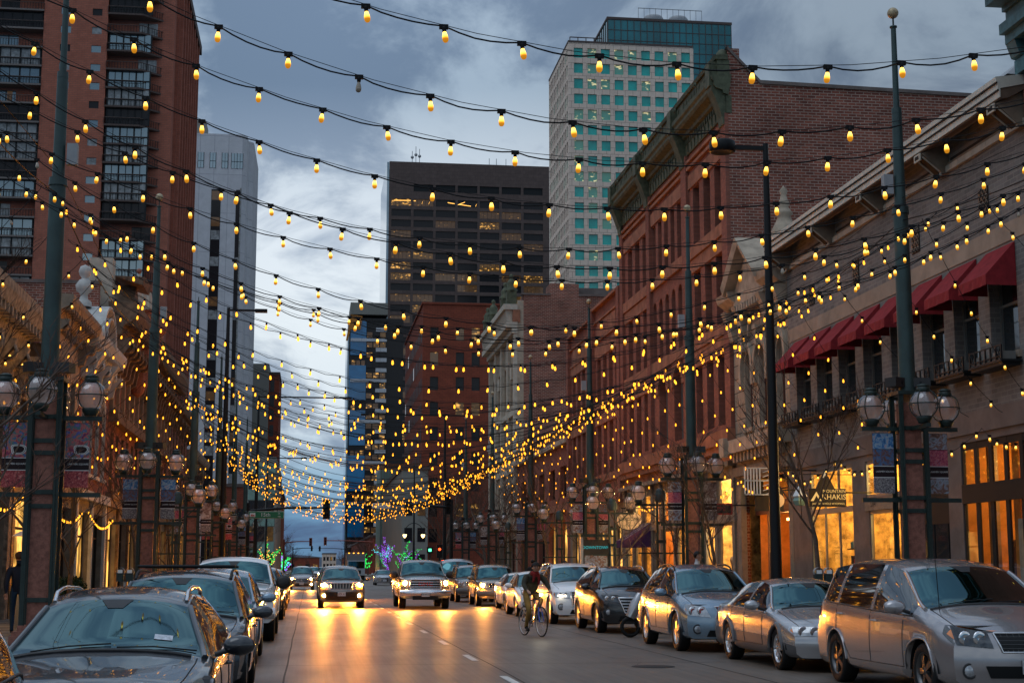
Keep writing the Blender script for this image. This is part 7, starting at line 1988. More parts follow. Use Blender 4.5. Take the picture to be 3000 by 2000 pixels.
van = S_(W=1.0, H=2.08, L=5.4, Wroof=0.82, zb=0.35, r=0.37, ra=0.42, yf=0.95, yr=4.3, cowl=0.75, atop=1.3, rtop=5.1, rbase=5.35, bow=0.14, bowlen=0.6, crown=0.14,
    pillars=(2.2, 3.7), pw=0.16, sideend=5.0, doors=(1.1, 2.25, 3.8), nose=[(0.3, 0.0), (0.7, 0.0), (1.2, 0.08)],
    profile=[(0, 1.12), (0.15, 1.2), (0.75, 1.32), (1.3, 1.95), (1.8, 2.07), (4.9, 2.05), (5.1, 2.0), (5.35, 1.3), (5.4, 1.2)], beltline=[(0, 1.02), (0.75, 1.2), (5.4, 1.2)],
    lamp=((0.6, 0.8), (0.9, 0.8), (0.9, 1.0), (0.6, 1.0)), grille=((-0.55, 0.78), (0.55, 0.78), (0.55, 1.02), (-0.55, 1.02)), bumper=(0.45, 0.66, 'chrome'), intake=None, fog=None, platez=0.56, lampwrap=0.12, tailz=1.1)
PK = 'cars parked along the shop side kerb'; PL = 'cars parked along the west kerb'; MV = 'vehicles driving towards the viewer'
def at_front(spec, x_side, y_frontwheel, side): # centre x from the outer face of the wheels on the road side
    return (x_side + spec['W'] if side > 0 else x_side - spec['W'], y_frontwheel - spec['yf'], 0)
build_car('minivan', 'silver minivan with black spoked wheels, closest of the row on the shop side', 'van', minivan, at_front(minivan, 7.42, 17.95, 1), P_champ, wheel='double', rim='darkalloy', group=PK,
          extras=lambda c, r_: (lambda o: (o.tube([c.top_pt(-0.72, 0.95, 0), (-0.75, 1.0, 1.95)], 0.006, M['black'], 4), o.build('antenna', r_)))(MB()))
build_car('silver_sedan', 'old silver sedan with grey lower cladding, parked behind the minivan', 'car', lesabre, at_front(lesabre, 7.36, 23.6, 1), P_silver, wheel='ten', rim='chrome', group=PK, cladding=M['cladgrey'])
build_car('ice_blue_suv', 'ice blue crossover with roof rails, parked between the silver sedan and the black one', 'car', rx, at_front(rx, 7.08, 29.2, 1), P_blue, wheel='five', rim='alloy', group=PK, rails='black')
build_car('black_crossover', 'black crossover with a barred chrome grille, parked behind the ice blue one', 'car', tucson, at_front(tucson, 7.08, 37.5, 1), P_black, wheel='double', rim='alloy', group=PK, rails='chrome')
build_car('white_suv', 'big white sport utility with a lit headlight strip, parked just right of the cyclist', 'car', q7, at_front(q7, 6.85, 43.5, 1), P_white, wheel='five', rim='alloy', group=PK, rails='chrome',
          extras=lambda c, r_: (lambda o: (o.box(-0.84, -0.6, c.front_pt(-0.72, 0.8, 0.03)[1] - 0.06, c.front_pt(-0.72, 0.8, 0.03)[1], 0.79, 0.83, M['drl']), o.build('daytime_lamp', r_)))(MB()))
build_car('white_hatchback', 'white hatchback parked mostly hidden behind the cyclist', 'car', S_(L=4.1, yr=3.35, rtop=3.5, rbase=3.95, sideend=3.6, pillars=(2.4, 3.2), doors=(1.3, 2.45, 3.2), H=1.5,
          profile=[(0, 0.8), (0.3, 0.88), (1.2, 1.0), (1.95, 1.42), (2.5, 1.49), (3.5, 1.42), (3.95, 1.0), (4.1, 0.85)], beltline=[(0, 0.72), (1.2, 0.92), (4.1, 0.82)], planform=[(0, 0.9), (0.5, 0.985), (3.4, 0.99), (4.1, 0.92)], r=0.33, ra=0.38, tailz=0.85),
          (7.7, 49.3, 0), P_white, group=PK, detail=1)
build_car('white_sedan', 'white sedan with chrome window trim, parked behind the white hatchback', 'car', audi, at_front(audi, 7.3, 57.1, 1), P_white, wheel='ten', rim='alloy', group=PK, detail=1)
build_car('sand_suv', 'sand coloured boxy sport utility with headlights on, parked past the white sedan', 'car', boxsuv, at_front(boxsuv, 6.95, 63.9, 1), P_gold, lights='on', wheel='five', group=PK, rails='black', detail=1)
build_car('pewter_suv', 'second boxy sport utility parked tightly behind the sand coloured one', 'car', boxsuv, at_front(boxsuv, 6.75, 71.0, 1), P_tanw, wheel='five', group=PK, rails='black', detail=1)
build_car('passenger_van', 'tall pale passenger van parked farther up on the shop side', 'van', van, at_front(van, 6.9, 81.0, 1), P_champ, wheel='five', rim='grey', group=PK, detail=1)
# west kerb
wagon = S_(W=0.89, H=1.45, L=4.75, Wroof=0.57, zb=0.24, r=0.37, ra=0.42, yf=0.9, yr=3.75, cowl=1.3, atop=2.15, rtop=4.1, rbase=4.6, bow=0.36, bowlen=1.2, crown=0.075,
    pillars=(2.75, 3.6), pw=0.08, sideend=4.3, doors=(1.55, 2.8, 3.65), chrometrim=True,
    profile=[(0, 0.74), (0.3, 0.84), (1.3, 0.96), (2.2, 1.37), (2.8, 1.44), (3.7, 1.42), (4.15, 1.34), (4.6, 1.05), (4.75, 0.85)], beltline=[(0, 0.66), (1.3, 0.87), (2.8, 0.93), (4.2, 1.0), (4.75, 0.83)],
    lamp=((0.5, 0.58), (0.8, 0.6), (0.8, 0.72), (0.5, 0.68)), tailz=0.85)
for key in ('yr', 'cowl', 'atop', 'rtop', 'rbase', 'sideend', 'L'): wagon[key] += 0.3
wagon['yf'] += 0.15
for key in ('profile', 'beltline', 'planform'): wagon[key] = [(y + (0.3 if y > 1 else 0), v) for y, v in wagon[key]]
wagon['pillars'] = tuple(y + 0.3 for y in wagon['pillars']); wagon['doors'] = tuple(y + 0.3 for y in wagon['doors'])
build_car('midnight_crossover', 'glossy midnight blue crossover with silver roof rails, its wide windshield facing the viewer', 'car', wagon, (-1.56, 10.55, 0), P_dark, group=PL, rails='chrome',
          extras=lambda c, r_: (lambda o: (c.patch(o, lambda x, y: c.top_pt(x, y, 0.006), ((0.36, 1.8), (0.5, 1.8), (0.5, 1.88), (0.36, 1.88)), M['plate'], 2, 2), o.build('toll_tag', r_)))(MB()))
build_car('maroon_car', 'dark maroon car cut off by the lower left corner of the view', 'car', S_(H=1.55, profile=[(0, 0.82), (0.3, 0.9), (1.2, 1.02), (1.95, 1.46), (2.6, 1.54), (3.6, 1.5), (4.1, 1.4), (4.5, 1.05), (4.6, 0.85)], beltline=[(0, 0.72), (1.2, 0.94), (4.0, 1.02), (4.6, 0.85)], tailz=0.85),
          (-2.45, 5.0, 0), P_maroon, group=PL, turn=0.0)
darksuv = S_(W=0.92, H=1.58, L=4.62, Wroof=0.64, atop=1.95, profile=[(0, 0.82), (0.3, 0.9), (1.2, 1.02), (1.95, 1.49), (2.6, 1.57), (3.6, 1.56), (4.1, 1.48), (4.5, 1.12), (4.62, 0.88)], beltline=[(0, 0.72), (1.2, 0.93), (2.5, 0.97), (4.0, 1.03), (4.62, 0.86)], lamp=((0.5, 0.62), (0.8, 0.64), (0.8, 0.78), (0.5, 0.74)), tailz=0.9)
build_car('graphite_suv', 'graphite sport utility with black roof rails, second in the west row', 'car', darksuv, (-1.62, 18.2, 0), P_grey, group=PL, rails='cross')
build_car('pale_blue_car', 'pale blue car squeezed between the graphite sport utility and the white pickup', 'car', S_(W=0.88, H=1.6, profile=[(0, 0.84), (0.3, 0.92), (1.2, 1.06), (1.95, 1.5), (2.6, 1.59), (3.6, 1.57), (4.1, 1.48), (4.5, 1.1), (4.6, 0.9)], beltline=[(0, 0.76), (1.2, 0.98), (4.0, 1.06), (4.6, 0.9)], tailz=0.9),
          (-1.68, 25.0, 0), P_blue, group=PL)
f150 = pickup_spec(H=1.86, profile=[(0, 1.12), (0.25, 1.2), (1.55, 1.28), (2.2, 1.77), (2.7, 1.85), (3.5, 1.83), (3.82, 1.3), (5.8, 1.28), (5.85, 1.23)], beltline=[(0, 1.02), (1.55, 1.16), (3.8, 1.2), (5.85, 1.18)])
build_car('white_pickup', 'white pickup truck with black door mirrors and a dark barred grille, in the west row', 'pickup', f150, at_front(f150, -0.7, 34.3, -1), P_white, wheel='five', rim='darkalloy', group=PL, mirror='plastic', extras=bed)
build_car('black_hatchback', 'black hatchback parked just behind the white pickup', 'car', tucson, at_front(tucson, -0.72, 48.0, -1), P_black, group=PL, detail=1)
build_car('grey_parked_suv', 'dark grey sport utility parked farther up the west row', 'car', darksuv, at_front(darksuv, -0.78, 58.5, -1), P_grey, group=PL, detail=1)
build_car('dark_parked_sedan', 'dark sedan at the far end of the west row', 'car', audi, at_front(audi, -0.85, 70, -1), P_dark, group=PL, detail=1)
# moving traffic
build_car('jeep_suv', 'small silver sport utility with four glaring lamps, driving in the left lane', 'car', cherokee, (1.3, 60.6, 0), P_tanw, lights='on', plate='QZR 415', group=MV, mirror='body')
build_car('bronze_pickup', 'bronze pickup truck with lit headlights and a wide barred grille, driving in the right lane', 'pickup', gmc, (4.5, 59.2, 0), P_tanw, lights='on', wheel='five', plate='205WZZ', group=MV, mirror='plastic', extras=gmc_extra)
build_car('distant_silver_sedan', 'silver sedan with its lights off, beside the christmas lit tree', 'car', audi, (6.8, 138, 0), P_silver, group=MV, detail=1)
build_car('distant_compact', 'pale car with one dazzling headlight, behind the small silver sport utility', 'car', S_(beam=500), (-0.5, 110, 0), P_champ, lights='on', group=MV, detail=1)
build_car('following_car', 'dark car following right behind the small silver sport utility', 'car', cherokee, (1.35, 78, 0), P_dark, lights='on', group=MV, detail=1)
rr = random.Random(8)
for i, (x, y, m, lab) in enumerate([(-0.6, 168, P_dark, 'dark distant car with glaring headlights, left of the lane joint'), (3.6, 176, P_grey, 'grey distant car with glaring headlights over the far crossing'), (0.6, 205, P_white, 'white distant car with headlights lit in the traffic cluster'),
                                  (4.3, 235, P_black, 'black distant car with headlights lit in the traffic cluster'), (-0.4, 262, P_silver, 'silver distant car with headlights lit in the traffic cluster'), (2.6, 300, P_dark, 'tiny far car with headlights lit near the vanishing street'), (6.2, 330, P_white, 'tiny far pale car with headlights lit near the vanishing street')]):
    sp = S_(beam=300); build_car('distant_car', lab, 'car', sp, (x, y, 0), m, lights='on', group=MV, detail=1, plate=None)
# box truck
t = thing('box_truck', 'grey box truck with small amber roof lamps, far behind the pickup', 'truck', (6.0, 196, 0), 0, MV)
o = MB(); o.box(-1.2, 1.2, 1.8, 8, 0.9, 3.5, M['cladgrey']); o.build('cargo_box', t)
o = MB(); o.box(-1.1, 1.1, 0, 1.75, 0.6, 2.5, M['grey']); o.box(-1.0, 1.0, -0.03, -0.005, 1.5, 2.35, M['carglass']); o.box(-0.6, 0.6, -0.03, -0.005, 0.8, 1.25, M['black']); o.build('cab', t)
for x in (-0.9, -0.3, 0.3, 0.9): o = MB(); o.box(x - 0.08, x + 0.08, 1.72, 1.79, 3.38, 3.46, M['turnlit']); o.build('roof_lamp', t)
for (x, y) in ((-1, 0.8), (1, 0.8), (-1, 6.4), (1, 6.4)): link(wheel_meshes(0.42, 0.28, 'five', M['grey'])[0], 'wheel', t, (x * 0.97, y, 0.42))
o = MB(); o.box(-0.9, 0.9, 0.3, 7.6, 0.5, 0.88, M['black']); o.build('chassis', t)
# ================================================================== TREES
M['bark'] = pbr('grey_bark', (0.12, 0.085, 0.065), 0.85, var=0.3, vscale=8, bump=0.3)
M['twig'] = pbr('brown_twigs', (0.09, 0.055, 0.042), 0.85)
M['twiglit'] = pbr('red_lit_twigs', (0.12, 0.055, 0.035), 0.85)  # reddish light on the big trees is mixed into the twig colour
def tree_meshes(seed, h, spread=0.35, levels=4, r0=0.07, kids=4, twig='twig', upright=0.6, clear=0.3):
    rg = random.Random(seed); tk, cr = MB(), MB()
    def grow(p, d, L, r, lv, mb):
        pts = [p]; n = 4; q = p.copy(); dd = d.copy()
        for i in range(n):
            dd = (dd + Vector((rg.uniform(-1, 1), rg.uniform(-1, 1), rg.uniform(-0.3, 0.9) * upright)) * 0.13).normalized()
            q = q + dd * (L / n); pts.append(q.copy())
        mb.tube(pts, [r * (1 - 0.6 * i / n) for i in range(n + 1)], M['bark'] if lv <= 1 else M[twig], 7 if lv == 0 else (4 if lv == 1 else 3), smooth=lv < 2, caps=False)
        if lv >= levels: return
        k = kids + (3 if lv == 0 else 0)
        for i in range(k):
            t = rg.uniform(clear if lv == 0 else 0.2, 1.0); j = min(n - 1, int(t * n)); b = pts[j].lerp(pts[j + 1], t * n - j)
            a = rg.uniform(0, 2 * math.pi); sp = spread * rg.uniform(0.7, 1.4) * (1.3 if lv == 0 else 1.0)
            nd = (dd * 0.9 + Vector((math.cos(a), math.sin(a), 0)) * sp * 1.6 + Vector((0, 0, upright * 0.35))).normalized()
            grow(b, nd, L * rg.uniform(0.42, 0.62), r * 0.42 * (1 - 0.4 * t) + 0.0035, lv + 1, cr)
    grow(Vector((0, 0, 0)), Vector((0, 0, 1)), h * 0.72, r0, 0, tk)
    return tk.mesh('trunk'), cr.mesh('crown')
TM = [tree_meshes(1, 5.2, 0.4, 4, 0.07), tree_meshes(2, 4.6, 0.45, 4, 0.065), tree_meshes(3, 6.0, 0.3, 4, 0.08, upright=0.9)]
BIG = tree_meshes(9, 10.5, 0.5, 4, 0.2, kids=6, twig='twiglit')
BIG2 = tree_meshes(12, 9, 0.5, 4, 0.18, kids=6, twig='twig')
def tree(x, y, k, lab, rz=0.0, s=1.0, group='bare street trees on the pavements', z=0.1, name='bare_tree'):
    t = thing(name, lab, 'tree', (x, y, z), rz, group); t.scale = (s, s, s)
    m = TM[k] if isinstance(k, int) else k
    link(m[0], 'trunk', t); link(m[1], 'crown', t); return t
tree(12.2, 35.3, 2, 'bare upright sapling before the shop with the mountain sign', 0.3, 1.0)
tree(11.7, 42.6, 0, 'bare sapling before the orange restaurant wall, left of the black street light', 1.2, 1.0)
tree(11.9, 47.6, 1, 'bare sapling beside the near red pedestal of the sandstone block', 2.2, 0.9)
tree(11.4, 56.3, 1, 'bare sapling under the oval bistro sign', 4, 0.9)
tree(11.8, 66.0, 0, 'bare tree leaning before the striped purple awning', 5, 1.15)
tree(11.6, 73.5, 2, 'bare tree before the pair of small red brick houses', 1, 1.15)
tree(11.8, 84, 0, 'bare tree before the near end of the low arched building', 2, 1.2)
tree(11.6, 92, 1, 'bare tree before the middle of the low arched building', 3, 1.3)
tree(12.0, 103, 2, 'bare tree at the foot of the carved cream facade', 3.9, 1.2)
tree(-6.0, 34.0, 1, 'bare branching tree just right of the thick near lamp post on the west pavement', 0.5, 1.1)
tree(-6.1, 40.5, 0, 'bare branching tree left of the second tall lamp post on the west pavement', 2.5, 1.1)
tree(-6.0, 25.5, 0, 'bare tree whose twigs cross the lower left edge of the view', 4.1, 1.15)
tree(-6.2, 57, 2, 'bare tree farther along the west pavement by the beige house', 1, 1.1)
tree(-6.2, 72, 1, 'bare tree along the west pavement by the gilt cornice terrace', 3, 1.2)
tree(12.5, 143, BIG, 'big reddish bare tree beyond the cross street, right of the twin street lamp', 0.4, 1.0, 'large bare trees beyond the cross street')
tree(13.2, 154, BIG2, 'second big bare tree beyond the cross street, behind the reddish one', 2.4, 1.05, 'large bare trees beyond the cross street')
tree(15.5, 134, BIG, 'big bare tree on the corner beside the carved cream facade', 3.3, 0.85, 'large bare trees beyond the cross street')
tree(-6.5, 160, BIG2, 'bare tree beyond the green street sign, west side', 3, 0.8, 'large bare trees beyond the cross street')
for k, (x, y, s) in enumerate(((-7, 300, 0.9), (-6.5, 370, 0.8), (-7, 450, 0.85), (-6, 540, 0.9), (11.5, 300, 0.8), (12, 410, 0.85), (11.5, 490, 0.9), (12, 580, 0.9), (0.5, 860, 0.8), (20, 780, 1.0))):
    tree(x, y, (BIG, BIG2)[k % 2], 'dark bare tree in the mass closing the far end of the street', k * 1.3, s, 'bare trees closing the far end of the street')
# christmas lit trees
M['ledg'] = emis('green_fairy_light', (0.03, 0.9, 0.12), 1.5, False); M['ledp'] = emis('purple_fairy_light', (0.42, 0.08, 1.0), 1.4, False); M['ledc'] = emis('cyan_fairy_light', (0.1, 0.7, 0.8), 2.2, False)
M['ledw'] = emis('warm_fairy_light', (1.0, 0.5, 0.08), 2.4, False)
def lit_tree(x, y, h, w, lab, seed, mix, sz=0.05, n=420):
    t = thing('fairy_lit_tree', lab, 'lit tree', (x, y, 0.1), 0, 'trees wrapped in fairy lights')
    rg = random.Random(seed); o = MB(); o.tube([(0, 0, 0), (0, 0, h * 0.5)], [0.15, 0.1], M['bark'], 6); o.build('trunk', t)
    br = MB(); li = MB()
    for k in range(16):
        a = rg.uniform(0, 6.28); z0 = h * rg.uniform(0.15, 0.6); L = w * rg.uniform(0.5, 1.0); pts = []; p = Vector((0, 0, z0)); d = Vector((math.cos(a), math.sin(a), rg.uniform(0.2, 1.4))).normalized()
        for i in range(6): pts.append(p.copy()); p = p + d * L / 4; d = (d + Vector((rg.uniform(-.5, .5), rg.uniform(-.5, .5), rg.uniform(-.2, .4)))).normalized()
        br.tube(pts, [0.05 - 0.007 * i for i in range(6)], M['twig'], 4)
        mt = M[rg.choice(mix)]
        for i in range(n // 16):
            s_ = rg.uniform(0, 4.99); j = int(s_); q = pts[j].lerp(pts[j + 1], s_ - j) + Vector([rg.uniform(-.14, .14) for _ in range(3)])
            m2 = mt if rg.random() < 0.8 else M[rg.choice(mix)]
            li.box(q.x - sz / 2, q.x + sz / 2, q.y - sz / 2, q.y + sz / 2, q.z - sz / 2, q.z + sz / 2, m2)
    br.build('crown', t); tag(li.build('fairy_lights', t), kind='stuff')
lit_tree(10.3, 166, 4.6, 2.2, 'tree wrapped in green and purple fairy lights, right of the twin street lamp pole', 3, ['ledg', 'ledp', 'ledp', 'ledg'], 0.055, 420)
lit_tree(10.1, 198, 6.0, 2.4, 'tall tree wrapped in purple, green and cyan fairy lights above the silver sedan', 5, ['ledp', 'ledg', 'ledc', 'ledp'], 0.06, 520)
lit_tree(9.9, 280, 4.2, 1.8, 'small green lit tree above the box truck', 6, ['ledg'], 0.11, 300)
lit_tree(-4.6, 268, 4.0, 2.2, 'round bush of green fairy lights far up the west pavement', 7, ['ledg', 'ledg', 'ledc', 'ledp'], 0.11, 560)
lit_tree(-4.8, 178, 6.0, 2.2, 'tree with loose green and amber light strands under the green street sign', 11, ['ledg', 'ledg', 'ledw', 'ledw'], 0.07, 420)
# ================================================================== TRAFFIC SIGNALS AND STREET SIGNS
M['signgreen'] = pbr('street_sign_green', (0.01, 0.16, 0.07), 0.45); M['signwhite'] = pbr('sign_white', (0.75, 0.75, 0.72), 0.5)
M['redlit'] = emis('red_signal_lit', (1.0, 0.05, 0.01), 7, False); M['greenlit'] = emis('walk_signal_lit', (0.1, 0.9, 0.45), 3, False)
M['litmast'] = pbr('orange_lit_mast', (0.36, 0.08, 0.045), 0.5)  # orange light falling on the far masts is put into this colour
def signal_arm(x, y, h, length, label, metal, heads, lit=None, back='black'):
    t = thing('traffic_signal', label, 'traffic signal', (x, y, 0.12), 0, 'mast arm traffic signals')
    o = MB(); o.tube([(0, 0, 0), (0, 0, h + 0.3)], [0.15, 0.11], M[metal], 8); o.build('pole', t)
    o = MB(); o.tube([(0, 0, h - 0.25), (length * 0.5, 0, h - 0.02), (length, 0, h)], [0.1, 0.08, 0.06], M[metal], 8); o.build('mast_arm', t)
    for hx in heads:
        o = MB(); z = h - 0.05; o.box(hx - 0.24, hx + 0.24, -0.02, 0.2, z - 0.7, z + 0.6, M[back])
        for k in range(3): o.lathe([(0.12, -0.02), (0.14, -0.16), (0.12, -0.16), (0.11, -0.03), (0.001, -0.025)], (hx, 0, z + 0.38 - k * 0.4), M['black'], 12, axis='y')
        if lit: o.lathe([(0.001, -0.05), (0.11, -0.05)], (hx, 0, z + 0.38), M[lit], 12, axis='y')
        o.build('signal_head', t)
    return t
ts = signal_arm(-4.1, 103, 5.45, 5.2, 'black traffic signal arm reaching out above the green street name sign', 'black', (5.2,))
o = MB(); o.box(-4.05, -1.75, 102.86, 102.9, 4.86, 5.28, M['signgreen']); o.box(-4.08, -1.72, 102.9, 102.92, 4.83, 5.31, M['signwhite'])
for x in (-3.6, -2.2): o.box(x, x + 0.04, 102.88, 102.92, 5.3, 5.6, M['black'])
o.box(-3.98, -3.62, 102.85, 102.86, 4.93, 5.2, M['signwhite'])
o.poly([(0.03, 0.05), (0.33, 0.05), (0.26, 0.17), (0.2, 0.1), (0.14, 0.2)], 0, 0.004, M['taillens'], lambda u, v, n: (-3.98 + u, 102.846 - n, 4.93 + v))
sg = o.build('street_name_sign'); tag(sg, 'green street name sign reading 15th St under the signal arm', 'street sign')
lettering('15th', 0.36, M['signwhite'], lambda u, v, n: (u, 102.852, v), -2.95, 5.07, 0, 'lettering', sg); lettering('St', 0.17, M['signwhite'], lambda u, v, n: (u, 102.852, v), -2.05, 5.17, 0, 'lettering', sg); lettering('1400', 0.11, M['signwhite'], lambda u, v, n: (u, 102.852, v), -2.05, 4.96, 0, 'lettering', sg)
ts = signal_arm(10.1, 109, 6.0, -6.8, 'black signal arm on the shop side carrying a pale street name panel', 'black', (-0.25,), None)
o = MB(); o.box(4.4, 5.7, 108.8, 108.84, 5.75, 6.15, M['signwhite']); tag(o.build('street_name_panel'), 'pale street name panel on the right signal arm, seen against the dark office block', 'street sign')
signal_arm(-4.0, 246, 5.6, 4.3, 'signal arm far up the street, coloured as if lit orange, left one', 'litmast', (4.2,), None, 'litmast')
signal_arm(10.2, 244, 5.7, -7.8, 'signal arm far up the street, coloured as if lit orange, right one', 'litmast', (-7.7,), None, 'litmast')
signal_arm(-4.0, 380, 6.2, 5.0, 'tiny dark signal arm in the far distance, left one', 'black', (4.6,), None)
signal_arm(10.2, 385, 6.2, -8.0, 'tiny dark signal arm in the far distance, right one', 'black', (-7.6,), None)
t = thing('pedestrian_signal', 'pedestrian signal with a glowing red lamp above the pale passenger van', 'traffic signal', (9.9, 116.5, 0.12))
o = MB(); o.tube([(0, 0, 0), (0, 0, 3.2)], 0.07, M['black'], 8); o.build('pole', t)
o = MB(); o.box(-0.22, 0.22, -0.05, 0.15, 2.2, 3.2, M['black']); o.lathe([(0.001, -0.08), (0.1, -0.08)], (0, 0, 2.85), M['redlit'], 14, axis='y'); o.build('signal_head', t)
t = thing('walk_signal', 'small green lit walk sign box beyond the bronze pickup', 'traffic signal', (8.9 + 0.7, 122, 0.12))
o = MB(); o.tube([(0, 0, 0), (0, 0, 3.1)], 0.06, M['black'], 8); o.build('pole', t)
o = MB(); o.box(-0.25, 0.25, -0.05, 0.15, 2.6, 3.1, M['black']); o.box(-0.11, 0.11, -0.07, -0.05, 2.74, 2.96, M['greenlit']); o.build('sign_box', t)
M['lampglass'] = emis('warm_teardrop_lamp', (1.0, 0.66, 0.24), 5, False)
t = thing('twin_street_lamp', 'black pole carrying two lit teardrop lamps on an arch, before the big bare trees', 'street lamp', (10.2, 150, 0.12))
o = MB(); o.tube([(0, 0, 0), (0, 0, 4.5), (0, 0, 11.5)], [0.16, 0.1, 0.06], M['black'], 8); o.build('pole', t)
o = MB(); o.tube([(0.9 * math.cos(a), 0, 4.8 + 1.0 * math.sin(a)) for a in [math.pi * i / 12 for i in range(13)]], 0.04, M['black'], 6); o.build('arch', t)
for x in (-0.9, 0.9):
    o = MB(); o.lathe([(0.001, 0.1), (0.16, 0.05), (0.19, 0)], (x, 0, 4.7), M['black'], 10); o.lathe([(0.18, 0), (0.19, -0.12), (0.1, -0.3), (0.001, -0.36)], (x, 0, 4.7), M['lampglass'], 12); o.build('teardrop_lamp', t)
# ================================================================== HANGING SIGNS
M['signtan'] = pbr('sign_tan', (0.9, 0.66, 0.42), 0.6); M['signdark'] = pbr('sign_dark', (0.02, 0.016, 0.014), 0.5); M['signglow'] = emis('sign_letters_lit', (1.0, 0.6, 0.18), 0.85, False)
M['signred'] = pbr('sign_red', (0.4, 0.03, 0.02), 0.5)
t = thing('oval_bistro_sign', 'oval tan hanging sign reading Bistro Vendôme', 'sign', (12.08, 56.9, 3.37))
o = MB(); pts = [(0.48 * math.cos(a), 0.35 * math.sin(a)) for a in [2 * math.pi * i / 32 for i in range(32)]]
F_ = lambda u, v, n: (u, n, v)
o.poly(pts, -0.03, 0.03, M['signtan'], F_); o.build('board', t)
o = MB(); o.tube([(0.49 * math.cos(a), 0, 0.36 * math.sin(a)) for a in [2 * math.pi * i / 32 for i in range(33)]], 0.014, M['darkframe'], 4); o.box(-0.3, 2.4, -0.02, 0.02, 0.44, 0.48, M['black']); o.box(-0.25, -0.23, -0.01, 0.01, 0.3, 0.44, M['black']); o.box(0.23, 0.25, -0.01, 0.01, 0.3, 0.44, M['black']); o.build('bracket', t)
lettering('BISTRO', 0.085, M['signdark'], lambda u, v, n: (u, -0.036, v), 0, 0.2, 0, 'lettering', t); lettering('VENDÔME', 0.17, M['signdark'], lambda u, v, n: (u, -0.036, v), 0, 0.045, 0, 'lettering', t)
lettering('+', 0.12, M['signdark'], lambda u, v, n: (u, -0.036, v), 0, -0.08, 0, 'lettering', t); lettering('RESTAURANT FRANÇAIS', 0.045, M['signdark'], lambda u, v, n: (u, -0.036, v), 0, -0.2, 0, 'lettering', t)
t = thing('mountain_sign', 'dark hanging sign with glowing letters and a mountain outline over the grey building shop', 'sign', (13.3, 37.9, 3.2))
o = MB(); o.box(-0.5, 0.5, -0.03, 0.03, -0.05, 0.42, M['signdark'], None); o.v = [(a, b_, c) for (a, b_, c) in o.v]
o.poly([(-0.3, 0.42), (0.2, 0.42), (0.1, 0.62), (0.02, 0.75), (-0.06, 0.9), (-0.12, 0.78), (-0.22, 0.6)], -0.028, 0.028, M['signdark'], F_); o.box(0.5, 1.2, -0.02, 0.02, 0.3, 0.34, M['black']); o.build('board', t)
o = MB(); o.poly([(-0.12, 0.7), (-0.06, 0.86), (0.0, 0.74), (-0.03, 0.72), (-0.06, 0.76), (-0.09, 0.7)], -0.036, -0.03, M['signwhite'], F_); o.poly([(-0.46, 0.1), (-0.3, 0.34), (-0.16, 0.1), (-0.22, 0.1), (-0.3, 0.24), (-0.38, 0.1)], -0.036, -0.03, M['signglow'], F_); o.build('mountain_emblem', t)
lettering('MOUNTAIN', 0.115, M['signglow'], lambda u, v, n: (u, -0.036, v), 0.18, 0.35, 0, 'lettering', t); lettering('KHAKIS', 0.19, M['signglow'], lambda u, v, n: (u, -0.036, v), 0.17, 0.2, 0, 'lettering', t); lettering('JACKSON HOLE WYOMING', 0.07, M['signglow'], lambda u, v, n: (u, -0.036, v), 0.02, 0.03, 0, 'lettering', t)
t = thing('paper_lantern', 'blue and white faceted hanging lantern left of the mountain sign', 'lantern', (12.9, 38.9, 3.45))
o = MB(); o.lathe([(0.001, 0.32), (0.1, 0.2), (0.2, 0.02), (0.16, -0.02)], (0, 0, 0), M['signwhite'], 6, smooth=False); o.lathe([(0.16, -0.02), (0.2, -0.1), (0.14, -0.22), (0.001, -0.24)], (0, 0, 0), M['greenmetal'], 6, smooth=False); o.build('body', t)
o = MB(); o.tube([(0, 0, 0.3), (0, 0, 0.6), (1.6, 0, 0.6)], 0.012, M['black'], 4); o.build('hanger', t)
t = thing('round_pub_sign', 'dark hanging sign with a round gold disc right of the black street light', 'sign', (13.1, 42.3, 3.5))
o = MB(); o.box(-0.42, 0.42, -0.03, 0.03, -0.3, 0.32, M['signdark']); o.box(0.42, 1.4, -0.02, 0.02, 0.28, 0.32, M['black']); o.build('board', t)
o = MB(); o.lathe([(0.001, -0.036), (0.17, -0.036), (0.2, -0.03)], (0.25, 0, 0), M['signtan'], 20, axis='y'); o.build('gold_disc', t)
t = thing('lattice_sign', 'white openwork lattice sign just left of the black street light', 'sign', (12.9, 42.2, 4.05))
o = MB()
for i in range(6): o.box(-0.55 + i * 0.09, -0.52 + i * 0.09, -0.02, 0.02, -0.4, 0.38, M['signwhite'])
for z in (-0.4, 0.0, 0.36): o.box(-0.55, 0.4, -0.02, 0.02, z, z + 0.03, M['signwhite'])
for i in range(6): o.tube([(0.0, 0, -0.4 + i * 0.13), (0.38, 0, -0.28 + i * 0.13)], 0.012, M['signwhite'], 4)
o.box(0.4, 1.75, -0.02, 0.02, 0.3, 0.34, M['black']); o.build('lattice', t)
t = thing('red_shop_sign', 'small red framed shop sign right of the red pedestal of the sandstone block', 'sign', (12.9, 45.6 + 1.8, 3.45))
o = MB(); o.box(-0.55, 0.55, -0.03, 0.03, -0.18, 0.18, M['signred']); o.box(-0.5, 0.5, -0.034, -0.03, -0.13, 0.13, M['signdark']); o.box(0.55, 1.6, -0.02, 0.02, 0.1, 0.14, M['black']); o.build('board', t)
lettering('SHOPPE', 0.18, M['signred'], lambda u, v, n: (u, -0.04, v), 0, 0, 0, 'lettering', t)
t = thing('directory_kiosk', 'dark glazed directory kiosk with a teal heading, on the pavement before the sandstone block', 'kiosk', (10.9, 57.6, 0.15))
